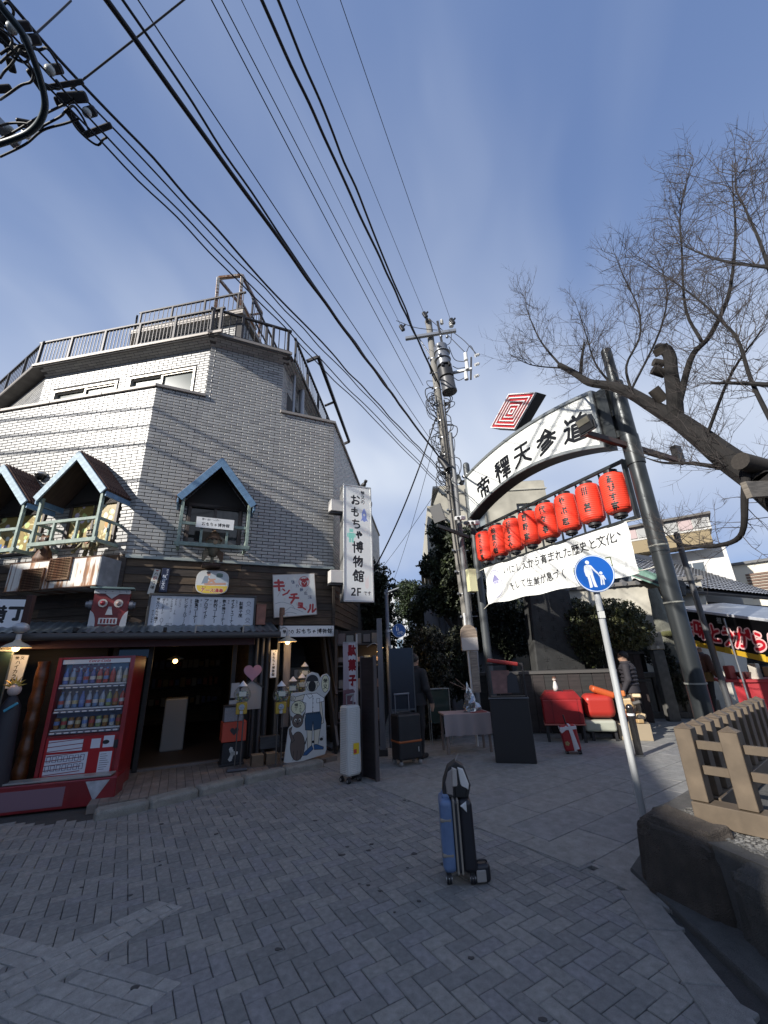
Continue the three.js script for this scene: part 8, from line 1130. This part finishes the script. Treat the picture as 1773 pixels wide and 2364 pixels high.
{ // tiled roof house: each visible tile is a piece of real geometry
  const P0 = V3(8.36, 3.19, -11.85), P1 = V3(14.5, 3.19, -15.5), R0 = V3(9.98, 4.92, -16.2), o = thing('tiled_roof_house', 'dark timber house with a grey rippled tile roof behind the pepper stall', 'house');
  const e = P1.clone().sub(P0), L = e.length(); e.normalize(); const up = R0.clone().sub(P0); up.addScaledVector(e, -up.dot(e)); const S = up.length(); up.normalize(); const n = e.clone().cross(up).negate(); if (n.y < 0) n.negate();
  const B = new THREE.Matrix4().makeBasis(e, up, n.clone()), tg = (() => { const g = new THREE.CylinderGeometry(0.17, 0.17, 0.3, 10, 1, true, -0.95, 1.9); g.scale(1, 1, 0.55); return triUV(T(g, 0, 0, -0.05)); })(), R = Math.floor(S / 0.235), C = Math.floor(L / 0.26), tm = [[0.2, 0.205, 0.215], [0.16, 0.165, 0.175], [0.25, 0.255, 0.265]].map((c) => mat(c, 0.42, { side: THREE.DoubleSide })), rest = [], tiles = [];
  for (let j = 0; j <= R; j++) for (let i = 0; i <= C; i++) tiles.push([i, j]);
  const M = (i, j) => B.clone().setPosition(P0.clone().addScaledVector(e, 0.13 + i * 0.26).addScaledVector(up, 0.1 + j * 0.235).addScaledVector(n, 0.05)).multiply(new THREE.Matrix4().makeRotationX(-0.12));
  const near = tiles.slice().sort((a, b) => V3().setFromMatrixPosition(M(...a)).length() - V3().setFromMatrixPosition(M(...b)).length());
  near.slice(0, 290).forEach(([i, j], k) => { const t = part('roof_tile', tg, tm[(i * 7 + j * 3) % 3], o); M(i, j).decompose(t.position, t.quaternion, t.scale); });
  const rs = near.slice(290); if (rs.length) part('roof_tile_field', rs.map(([i, j]) => tg.clone().applyMatrix4(M(i, j))), tm[1], o).userData.kind = 'stuff';
  const bd = cbox(L + 0.3, S + 0.2, 0.08); part('roof_board', bd.applyMatrix4(B.clone().setPosition(P0.clone().addScaledVector(e, L / 2).addScaledVector(up, S / 2).addScaledVector(n, -0.06))), mat([0.05, 0.05, 0.052], 0.8), o);
  const Rr = P0.clone().addScaledVector(up, S), bk = up.clone(); part('ridge', [0, 1].map((k) => beam(Rr.clone().add(V3(0, 0.08 + k * 0.1, 0)).toArray(), Rr.clone().addScaledVector(e, L).add(V3(0, 0.08 + k * 0.1, 0)).toArray(), 0.26 - k * 0.08, 0.12)), mat([0.15, 0.155, 0.165], 0.6), o);
  const inw = V3(n.x, 0, n.z).normalize(), base = P0.clone().addScaledVector(inw, -0.55), mid = base.clone().addScaledVector(e, L / 2);
  const wl = (name, y0, y1, m, off, u0 = 0, u1 = L) => { const g = cbox(u1 - u0, y1 - y0, 0.12); const ry = Math.atan2(-e.z, e.x); const c = base.clone().addScaledVector(e, (u0 + u1) / 2).addScaledVector(inw, off); const w = part(name, g, m, o); w.position.set(c.x, (y0 + y1) / 2, c.z); w.rotation.y = ry; };
  wl('wall', 0, 2.0, mat([0.4, 0.38, 0.33], 0.9), -0.1); wl('dark_boards', 1.9, 2.95, mat([0.02, 0.018, 0.016], 0.8), 0.02); wl('pale_panel', 1.9, 2.75, mat([0.18, 0.17, 0.16], 0.9), 0.06, 2.6, 3.6);
  part('green_gable_end', beam(P0.clone().add(V3(-0.1, 0.0, 0.05)).toArray(), Rr.clone().add(V3(-0.1, 0.05, 0.05)).toArray(), 0.06, 0.32), mat([0.2, 0.36, 0.29], 0.6, { map: rep(STREAK, 2) }), o); part('ridge_end_tile', [T(cyl(0.16, 0.12, 0, 0, 0, 16), P0.x - 0.12, P0.y + 0.05, P0.z + 0.1, Math.PI / 2, 0, 0), T(rbox(0.14, 0.3, 0.2, 0.05), P0.x - 0.1, P0.y - 0.1, P0.z + 0.1)], mat([0.05, 0.05, 0.05], 0.7), o);
  const sp = thing('slim_pole', 'slim dark grey pole rising before the tile roof', 'pole'); part('pole_shaft', bar([6.245, 2.189, -8.441].map((v, i) => i === 1 ? 0 : v), [6.191, 3.856, -8.481], 0.055, 12), mat([0.06, 0.062, 0.065], 0.5), sp); part('pole_cap', ball(0.06, 6.191, 3.856, -8.481, 10), BLACKM, sp);
}
{ // houses farther back
  const o = thing('balcony_building', 'white building with a deep brown eave and metal screens behind the tile roof', 'building', [11.2, 0, -19], -0.62), w = mat([0.62, 0.61, 0.58], 0.8), P = (n, g, m) => part(n, g, m, o);
  P('wall', box(5, 5.6, 3, 1.2, 2.8, -1.9), w); P('eave', box(4.6, 0.55, 1.1, 1.0, 5.95, 0.0), mat([0.26, 0.2, 0.11], 0.7)); P('roof_parapet', box(4.8, 0.6, 1.2, 1.0, 6.55, -0.1), mat([0.5, 0.49, 0.46], 0.7)); for (let i = 0; i < 9; i++) P('screen_panel', box(0.48, 0.5, 0.03, -1.1 + i * 0.52, 6.6, 0.52), mat([0.3 + 0.1 * (i % 2), 0.3, 0.29], 0.5)); P('roof_rim', box(5, 0.1, 1.4, 1.0, 6.9, 0), mat([0.1, 0.09, 0.08], 0.6)); for (let i = 0; i < 3; i++) { const q = P('window', box(0.8, 0.9, 0.05, -0.4 + i * 1.4, 4.6, -0.38), mat([0.1, 0.12, 0.14], 0.15)); part('window_frame', [box(0.86, 0.05, 0.07, -0.4 + i * 1.4, 5.07, -0.38), box(0.86, 0.05, 0.07, -0.4 + i * 1.4, 4.13, -0.38), box(0.04, 0.9, 0.07, -0.4 + i * 1.4, 4.6, -0.37)], w, q); } P('air_conditioner', [rbox(0.7, 0.5, 0.3, 0.03, 1.6, 3.75, 0.0)], mat([0.5, 0.5, 0.48], 0.5)); P('air_conditioner_fan', T(cyl(0.18, 0.02, 0, 0, 0, 20), 1.5, 3.75, 0.155, Math.PI / 2, 0, 0), BLACKM);
  const f = thing('far_white_house', 'cream white house with a brown slatted shutter at the far right', 'house', [15.6, 0, -20.2], -0.78); part('wall', box(5, 5.15, 3, 2.2, 2.58, -1.5), mat([0.66, 0.62, 0.52], 0.85), f); part('roof', box(5.2, 0.12, 3.3, 2.2, 5.2, -1.5), mat([0.12, 0.12, 0.12], 0.6), f); for (let i = 0; i < 9; i++) part('shutter_slat', box(0.9, 0.09, 0.04, 1.9, 3.6 + i * 0.13, 0.02), mat([0.16, 0.1, 0.07], 0.7), f);
}
{ // pepper stall: sloping black fascia with writing, pale roof, red counter, goods
  const A = [6.434, 2.39, -9.411], B = [6.659, 1.935, -7.326], C = [6.479, 1.816, -9.38], Dd = [6.53, 1.294, -7.441], o = thing('pepper_stall', 'street stall with a black fascia, big red lettering and a red draped counter', 'stall');
  const a = V3(...A), ex = V3(...B).sub(a), W = ex.length(); ex.normalize(); const dn = V3(0, -1, 0).addScaledVector(ex, ex.y).normalize(), H = 0.62, nz = ex.clone().cross(dn).negate(); const bas = new THREE.Matrix4().makeBasis(ex, dn.clone().negate(), ex.clone().cross(dn.clone().negate()));
  const pl = (name, g, m, u, v, w) => part(name, g.applyMatrix4(bas.clone().setPosition(a.clone().addScaledVector(ex, u).addScaledVector(dn, v).addScaledVector(V3().setFromMatrixColumn(bas, 2), w))), m, o);
  const t = canvas(1024, 270, '#08080a', (x, w, h) => { write(x, '七味', 15, 62, 168, { wt: 0.15, c: '#b3202c', edge: '#e3b6b2', gap: 0.96 }); write(x, 'とうがらし', 325, 82, 168, { wt: 0.14, c: '#b3202c', edge: '#e3b6b2', gap: 0.84 }); write(x, '元', 250, 8, 58, { wt: 0.1, c: '#b9b9b4' }); write(x, '祖', 450, 14, 58, { wt: 0.1, c: '#a9a9a4' }); });
  pl('fascia', cbox(W, H, 0.03), mat([0.01, 0.01, 0.012], 0.4), W / 2, H / 2, 0); pl('fascia_print', face(W, H), printed(t, 0.3), W / 2, H / 2, 0.018);
  pl('yellow_hem', cbox(W, 0.1, 0.035), mat([0.5, 0.3, 0.02], 0.5), W / 2, H + 0.04, 0.001); for (const k of [0.2, 0.52, 0.83]) pl('hem_tab', cbox(0.12, 0.12, 0.04), mat([0.62, 0.4, 0.03], 0.5), W * k, H + 0.03, 0.003);
  pl('roof_sheet', cbox(W + 0.2, 0.02, 1.2).rotateX(0.06), mat([0.4, 0.43, 0.47], 0.3, { metalness: 0.5, map: rep(STREAK, 1) }), W / 2, -0.07, -0.6); pl('roof_edge', cbox(W + 0.2, 0.05, 0.06), mat([0.45, 0.46, 0.48], 0.4), W / 2, -0.02, 0.0);
  const cr = [6.42, 0.841, -8.435], cx = cr[0], cz = cr[2], red = new THREE.MeshPhysicalMaterial({ color: lin([0.5, 0.02, 0.03]), roughness: 0.6, side: THREE.DoubleSide, map: rep(BLOT, 1) });
  const cg = new THREE.PlaneGeometry(2.4, 0.95, 60, 10), cp = cg.attributes.position; for (let i = 0; i < cp.count; i++) { const f = (0.475 - cp.getY(i)) / 0.95; cp.setZ(i, 0.03 * f * Math.sin(cp.getX(i) * 14)); } cg.computeVertexNormals();
  const ry = -0.55; part('counter_cloth', T(cg, cx + Math.cos(ry) * 1.2, 0.5, cz - Math.sin(ry) * 1.2, 0, ry, 0).toNonIndexed(), red, o); part('counter_top', T(box(2.4, 0.05, 0.8), cx + Math.cos(ry) * 1.2 - Math.sin(-ry) * -0.0, 0.975, cz - Math.sin(ry) * 1.2 - 0.42, 0, ry, 0), mat([0.3, 0.02, 0.025], 0.5), o);
  for (const u of [0.35, 1.2]) part('stall_post', cyl(0.018, 2.1, cx + Math.cos(ry) * u - 0.25, 1.05, cz - Math.sin(ry) * u, 8), STEEL, o);
  seed = 91; for (let i = 0; i < 12; i++) { const u = 0.15 + i * 0.19, x = cx + Math.cos(ry) * u, z = cz - Math.sin(ry) * u - 0.25, k = i % 4; part(k === 1 ? 'bowl' : 'goods_box', k === 1 ? lathe([[0.05, 0], [0.11, 0.05], [0.13, 0.12], [0.12, 0.12], [0.04, 0.02]], 18, x, 1.0, z) : T(rbox(0.14, rr(0.12, 0.3), 0.14, 0.02), x, 1.12, z, 0, rr(0, 1), 0), mat([[0.3, 0.06, 0.05], [0.08, 0.03, 0.03], [0.45, 0.42, 0.36], [0.26, 0.16, 0.08]][k], 0.5), o); }
}
{ // bare cherry tree reaching over the gate from the fenced bed
  const o = thing('cherry_tree', 'bare cherry tree with a pollarded stub and a haze of fine twigs at the right', 'tree'), bm = mat([0.017, 0.0145, 0.013], 0.9, { map: rep(STREAK, 3), bumpMap: rep(STREAK, 4), bumpScale: 0.02 }), tm = mat([0.05, 0.04, 0.036], 0.75);
  part('trunk', taper([[4.75, 0.3, -3.55], [4.55, 1.4, -3.7], [4.2, 2.5, -3.8], [3.95, 3.05, -3.9], [3.856, 3.191, -3.922]], [0.28, 0.24, 0.2, 0.17, 0.155], 14), bm, o);
  const limbs = [
    [[[3.843, 3.118, -3.864], [3.856, 3.191, -3.922], [3.791, 3.555, -4.122], [3.746, 3.901, -4.296], [3.683, 4.261, -4.481], [3.599, 4.585, -4.676], [3.498, 4.942, -4.875], [3.39, 5.222, -5.071], [3.212, 5.467, -5.303], [3.136, 5.749, -5.464], [3.003, 6.094, -5.652]], [0.15, 0.145, 0.135, 0.12, 0.105, 0.085, 0.075, 0.065, 0.055, 0.05, 0.04]],
    [[[3.668, 4.238, -4.493], [3.694, 4.615, -4.407], [3.718, 4.893, -4.386], [3.749, 5.127, -4.36], [3.739, 5.25, -4.382], [3.712, 5.359, -4.457]], [0.095, 0.085, 0.078, 0.072, 0.08, 0.055]],
    [[[3.671, 4.35, -4.426], [3.759, 4.611, -4.351], [3.887, 5.004, -4.169], [4.01, 5.116, -4.051], [4.102, 5.353, -3.812], [4.186, 5.597, -3.72], [4.245, 6.148, -3.498], [4.335, 6.813, -3.385], [4.375, 7.078, -3.333]], [0.045, 0.04, 0.034, 0.028, 0.022, 0.018, 0.012, 0.006, 0.003]],
    [[[3.967, 5.118, -4.093], [4.008, 5.695, -4.192], [4.133, 6.633, -4.069], [4.204, 7.147, -3.996], [4.288, 7.489, -3.906], [4.435, 7.906, -3.738]], [0.02, 0.017, 0.013, 0.009, 0.006, 0.003]],
    [[[3.673, 3.39, -3.392], [3.724, 4.081, -3.485], [3.737, 4.598, -3.47], [3.771, 4.922, -3.581], [3.827, 5.498, -3.81], [3.893, 6.252, -4.164], [3.88, 7.168, -4.577]], [0.022, 0.019, 0.016, 0.013, 0.01, 0.007, 0.003]],
    [[[3.827, 4.639, -3.06], [3.94, 5.455, -3.079], [4.024, 6.042, -3.133], [4.123, 6.548, -3.168], [4.236, 6.649, -3.016]], [0.02, 0.015, 0.01, 0.006, 0.003]],
    [[[3.845, 3.211, -3.933], [3.823, 3.371, -4.092], [3.698, 3.657, -4.468], [3.595, 3.84, -4.804], [3.531, 4.095, -5.096]], [0.035, 0.03, 0.022, 0.014, 0.004]],
    [[[3.693, 3.214, -3.871], [3.611, 2.984, -3.88], [3.597, 2.662, -4.027], [3.614, 2.617, -4.278], [3.559, 2.759, -4.83], [3.608, 3.039, -5.165]], [0.04, 0.034, 0.028, 0.025, 0.018, 0.004]],
    [[[3.021, 6.059, -5.642], [2.874, 6.728, -5.83], [2.819, 7.452, -5.968], [2.841, 8.084, -6.068]], [0.02, 0.014, 0.009, 0.003]],
    [[[3.043, 6.005, -5.631], [2.698, 6.414, -6.024], [2.452, 6.957, -6.343]], [0.014, 0.009, 0.003]],
    [[[3.503, 4.968, -4.871], [3.523, 5.394, -4.857], [3.714, 5.753, -4.713], [3.783, 6.167, -4.657], [3.804, 6.962, -4.768], [3.85, 7.509, -4.86]], [0.02, 0.016, 0.013, 0.01, 0.007, 0.003]],
    [[[3.392, 5.236, -5.07], [3.334, 5.746, -5.227], [3.363, 6.424, -5.327], [3.386, 7.224, -5.431]], [0.018, 0.014, 0.009, 0.003]],
    [[[3.491, 4.974, -4.88], [3.911, 5.744, -4.55], [4.131, 6.372, -4.488], [4.215, 7.025, -4.547]], [0.016, 0.013, 0.009, 0.003]],
    [[[3.712, 3.849, -4.193], [3.861, 4.409, -3.775], [3.867, 4.578, -3.325]], [0.02, 0.015, 0.006]],
    [[[3.687, 3.838, -3.227], [3.689, 4.084, -3.521], [3.725, 4.381, -3.91]], [0.026, 0.022, 0.014]],
    [[[3.18, 5.678, -5.439], [3.243, 5.978, -5.401], [3.323, 6.274, -5.352]], [0.028, 0.024, 0.016]],
    [[[3.807, 4.919, -2.924], [3.956, 5.771, -3.527], [4.109, 6.787, -4.093]], [0.02, 0.013, 0.003]],
  ];
  limbs.forEach(([p, r]) => part('limb', taper(p, r, r[0] > 0.03 ? 10 : 6, 4), bm, o));
  part('pruned_stump', [T(cyl(0.06, 0.16, 0, 0, 0, 12), 3.611, 4.958, -4.436, 0, 0, 1.1), T(cyl(0.09, 0.1, 0, 0, 0, 12), 3.703, 5.267, -4.399, 0.4, 0, 0.5), T(cyl(0.05, 0.12, 0, 0, 0, 10), 3.629, 5.082, -4.421, 0, 0, 1.3), T(cyl(0.09, 0.34, 0, 0, 0, 12), 3.752, 3.32, -3.814, 0, 0.3, 1.45), T(cyl(0.07, 0.2, 0, 0, 0, 12), 3.601, 4.681, -4.546, 0.2, 0, 0.6)], mat([0.05, 0.042, 0.035], 0.9, { map: rep(BLOT, 4) }), o);
  part('split_plank', T(box(0.5, 0.16, 0.05, 0, 0, 0), 3.637, 3.008, -3.717, 0, 0.4, 0.15), mat([0.25, 0.22, 0.18], 0.85, { map: rep(WOOD, 2) }), o);
  // fine twigs grow from every limb
  seed = 2024; const tw = []; let made = 0;
  const grow = (p, d, len, r, lv) => {
    const n = lv > 1 ? 3 : 2, pts = [p.clone()], q = p.clone(), v = d.clone(); for (let i = 0; i < n; i++) { v.add(V3(rr(-0.32, 0.32), rr(-0.2, 0.3), rr(-0.32, 0.32))).normalize(); q.addScaledVector(v, len / n); pts.push(q.clone()); }
    for (let i = 0; i < n; i++) tw.push(bar(pts[i].toArray(), pts[i + 1].toArray(), r * (1 - 0.7 * i / n), 4, r * (1 - 0.7 * (i + 1) / n))); made++;
    if (lv > 0) for (let k = 0; k < (lv > 1 ? 4 : 4); k++) { const t = rr(0.25, 0.98) * n, i = Math.min(n - 1, Math.floor(t)), b = pts[i].clone().lerp(pts[i + 1], t - i), a = V3(rr(-1, 1), rr(-0.5, 1), rr(-1, 1)).normalize(); grow(b, v.clone().multiplyScalar(0.75).addScaledVector(a, 0.75).normalize(), len * rr(0.35, 0.62), r * 0.6, lv - 1); }
  };
  limbs.forEach(([p, r], li) => {
    const cv = new THREE.CatmullRomCurve3(p.map((q) => V3(...q))), L = cv.getLength(), n = Math.round(L * (li === 1 ? 2 : li === 0 ? 13 : 16));
    for (let i = 0; i < n; i++) { const t = rr(li === 0 ? 0.1 : 0.12, 1), c = cv.getPoint(t), tg = cv.getTangent(t), a = V3(rr(-1, 1), rr(-0.35, 1), rr(-1, 1)).normalize(); grow(c, tg.multiplyScalar(0.55).addScaledVector(a, 0.85).normalize(), rr(0.35, 0.95) * (1 - 0.4 * t), 0.0045, 2); }
  });
  const tg = part('twigs', tw, tm, o); tg.userData.kind = 'stuff';
}
// ---------- people: one continuous surface from tapered capsules joined smoothly ----------
function body(bones, colorAt, m = 0.95, res = 84) {
  const mc = new MarchingCubes(res, new THREE.MeshBasicMaterial(), false, false, 60000), f = mc.field, half = res / 2; mc.isolation = 0;
  const B = bones.map(([a, b, r, s]) => ({ a, d: [b[0] - a[0], b[1] - a[1], b[2] - a[2]], r, s })), K = 0.035;
  B.forEach((q) => { q.l = q.d[0] ** 2 + q.d[1] ** 2 + q.d[2] ** 2; });
  for (let z = 0; z < res; z++) for (let y = 0; y < res; y++) for (let x = 0; x < res; x++) {
    const px = (x - half) / half * m, py = (y - half) / half * m + 0.88, pz = (z - half) / half * m; let D = 9;
    if (Math.abs(px) < 0.5 && Math.abs(pz) < 0.5) for (const q of B) { const ux = px - q.a[0], uy = py - q.a[1], uz = pz - q.a[2], t = clamp((ux * q.d[0] + uy * q.d[1] + uz * q.d[2]) / q.l), dd = Math.hypot(ux - q.d[0] * t, uy - q.d[1] * t, uz - q.d[2] * t) - lerp(q.r, q.s, t), h = clamp(0.5 + 0.5 * (D - dd) / K); D = lerp(D, dd, h) - K * h * (1 - h); }
    f[z * res * res + y * res + x] = -Math.min(D, 1);
  }
  mc.update(); const n = mc.count, P = new Float32Array(n * 3), N = new Float32Array(n * 3), C = new Float32Array(n * 3);
  for (let i = 0; i < n; i++) { const p = [mc.positionArray[i * 3] * m, mc.positionArray[i * 3 + 1] * m + 0.88, mc.positionArray[i * 3 + 2] * m]; P.set(p, i * 3); for (let k = 0; k < 3; k++) N[i * 3 + k] = mc.normalArray[i * 3 + k]; C.set(colorAt(p), i * 3); }
  const g = new THREE.BufferGeometry(); g.setAttribute('position', new THREE.BufferAttribute(P, 3)); g.setAttribute('normal', new THREE.BufferAttribute(N, 3)); g.setAttribute('uv', new THREE.BufferAttribute(new Float32Array(n * 2), 2)); g.setAttribute('color', new THREE.BufferAttribute(C, 3)); g.computeVertexNormals(); return g;
}
const SKINC = [0.36, 0.22, 0.15];
function person(label, p, ry, k, o) {
  const t = thing('person', label, 'person', p, ry), st = o.stride ?? 0.06, ar = o.arm ?? 0.05, w = o.w ?? 1;
  const bones = [[[0, 0.95, 0], [0, 1.1, 0.0], 0.13 * w, 0.135 * w], [[0, 1.1, 0], [0, 1.3, -0.01], 0.14 * w, 0.15 * w], [[-0.13, 1.36, -0.01], [0.13, 1.36, -0.01], 0.075 * w, 0.075 * w], [[0, 1.36, -0.01], [0, 1.48, 0.02], 0.06, 0.055], [[0, 1.52, 0.03], [0, 1.6, 0.03], 0.082, 0.092], [[0, 1.535, 0.06], [0, 1.52, 0.07], 0.06, 0.05], [[0, 1.565, 0.115], [0, 1.545, 0.128], 0.012, 0.014], [[-0.092, 1.57, 0.02], [-0.096, 1.545, 0.02], 0.016, 0.012], [[0.092, 1.57, 0.02], [0.096, 1.545, 0.02], 0.016, 0.012]];
  for (const s of [-1, 1]) {
    const fz = s * st, hand = [s * 0.27, 0.86, ar * 2.4];
    bones.push([[s * 0.09, 0.92, 0], [s * 0.1, 0.5, fz * 0.6 + 0.015], 0.098, 0.07], [[s * 0.1, 0.5, fz * 0.6 + 0.015], [s * 0.1, 0.1, fz], 0.068, 0.045], [[s * 0.1, 0.045, fz - 0.04], [s * 0.115, 0.035, fz + 0.15], 0.045, 0.036], [[s * 0.19, 1.36, -0.01], [s * 0.25, 1.1, -0.02], 0.068 * w, 0.056 * w], [[s * 0.25, 1.1, -0.02], hand, 0.055 * w, 0.038 * w], [hand, [hand[0], 0.79, hand[2] + 0.02], 0.034, 0.03]);
    for (let i = 0; i < 4; i++) bones.push([[hand[0], 0.8, hand[2] - 0.02 + i * 0.018], [hand[0] - s * 0.012, 0.715 + Math.abs(i - 1.6) * 0.01, hand[2] + 0.0 + i * 0.017], 0.011, 0.009]); bones.push([[hand[0] - s * 0.012, 0.82, hand[2] + 0.035], [hand[0] - s * 0.025, 0.765, hand[2] + 0.06], 0.012, 0.009]);
  }
  const g = body(bones, ([x, y, z]) => y > 1.475 ? SKINC : y > 0.875 || (Math.abs(x) > 0.215 && y > 0.84) ? o.top : Math.abs(x) > 0.21 && y > 0.66 ? SKINC : y > 0.085 ? o.legs : [0.02, 0.018, 0.018]);
  const b = part('body', g, new THREE.MeshPhysicalMaterial({ color: 0xffffff, vertexColors: true, roughness: 0.8 }), t); b.scale.setScalar(k); const P = (n, q, m) => { const e = part(n, q, m, t); e.scale.setScalar(k); return e; };
  const hair = T(new THREE.SphereGeometry(0.105, 22, 14, 0, 6.3, 0, 1.75).toNonIndexed(), 0, 1.6, 0.012, -0.5, 0, 0); P('hair', hair, mat(o.hair ?? [0.015, 0.012, 0.01], 0.6));
  P('jacket_hem', T(new THREE.CylinderGeometry(0.165 * w, 0.18 * w, 0.2, 26, 1, true).scale(1.08, 1, 0.85), 0, 0.93, 0).toNonIndexed(), new THREE.MeshPhysicalMaterial({ color: lin(o.hem ?? o.top), roughness: 0.85, side: THREE.DoubleSide })); P('collar', T(new THREE.TorusGeometry(0.085, 0.032, 10, 24).rotateX(Math.PI / 2), 0, 1.45, 0.005).toNonIndexed(), mat(o.collar ?? o.top, 0.85));
  P('eye', [-1, 1].map((s) => ball(0.011, s * 0.033, 1.58, 0.112, 8)), BLACKM); P('mouth', box(0.04, 0.007, 0.006, 0, 1.515, 0.122, 0.001), mat([0.2, 0.07, 0.06], 0.6));
  if (o.puffer) P('quilting', [1.0, 1.08, 1.16, 1.24, 1.32].map((y) => T(new THREE.TorusGeometry(0.15 * w, 0.028, 8, 26).scale(1.12, 0.9, 1).rotateX(Math.PI / 2), 0, y, -0.005).toNonIndexed()), mat(o.top, 0.5));
  if (o.bag) P('rucksack', rbox(0.26, 0.36, 0.13, 0.05, 0, 1.18, -0.2), mat(o.bag, 0.7)); return t;
}
person('person in black clothes and black shoes standing behind the black suitcase', [0.42, 0, -8.02], 2.6, 0.99, { top: [0.012, 0.012, 0.014], legs: [0.01, 0.01, 0.011], stride: 0.05, w: 1.1 });
person('person in a brown and maroon jacket and black trousers walking past the thick gate column', [7.5, 0, -10.7], 1.9, 1.0, { top: [0.075, 0.03, 0.018], hem: [0.13, 0.075, 0.02], legs: [0.008, 0.008, 0.009], collar: [0.05, 0.045, 0.045], hair: [0.2, 0.17, 0.16], stride: 0.14, w: 1.12 });
person('person in a dark quilted jacket mostly hidden by the white sign post', [4.98, 0, -9.35], -2.2, 0.93, { top: [0.028, 0.025, 0.03], legs: [0.2, 0.15, 0.1], puffer: true, w: 1.15 });
person('person in a dark puffer jacket behind the goods of the pepper stall', [8.1, 0, -9.6], -0.4, 1.0, { top: [0.02, 0.028, 0.032], legs: [0.02, 0.02, 0.02], puffer: true, w: 1.15 });
// ---------- the street behind the camera, whose roofs shade the square ----------
{
  const h = [-0.782, 0.623], e = [0.623, 0.782], ry = Math.atan2(-e[1], e[0]), O = [h[0] * 14, 0, h[1] * 14], wl = mat([0.35, 0.33, 0.3], 0.85, { map: rep(BLOT, 0.4) }), gl = mat([0.06, 0.07, 0.08], 0.12), rf = mat([0.1, 0.1, 0.105], 0.7);
  const house = (name, label, prof, depth) => { const o = thing(name, label, 'house', O, ry), a = prof[0][0], b = prof[prof.length - 1][0]; part('wall', shape([[a, 0], ...prof, [b, 0]].reverse(), depth, 0, 0, 0), wl, o); for (let v = 1; v < 8; v += 2.7) for (let u = a + 0.7; u < b - 1; u += 1.7) { const w = part('window', box(1.0, 1.2, 0.06, u + 0.5, v + 0.7, -0.01), gl, o); part('window_frame', [box(1.1, 0.06, 0.09, u + 0.5, v + 1.33, -0.02), box(1.1, 0.06, 0.09, u + 0.5, v + 0.07, -0.02), box(0.05, 1.2, 0.09, u + 0.5, v + 0.7, -0.02)], rf, w); } return o; };
  house('gabled_house', 'tall gabled house across the street behind the camera', [[-8.1, 10.6], [-7.9, 12.4], [-6.4, 13.3], [-3.4, 11.6], [-2.1, 10.4], [-1.5, 9.9], [-0.9, 9.7]], 7);
  house('flat_roofed_house', 'flat roofed house left of the gabled house behind the camera', [[-17, 10.9], [-8.15, 10.4]], 7);
  house('low_roofed_house', 'lower long house right of the gabled house behind the camera', [[-0.85, 9.7], [7.5, 9.6]], 7);
}
renderer.render(scene, camera);
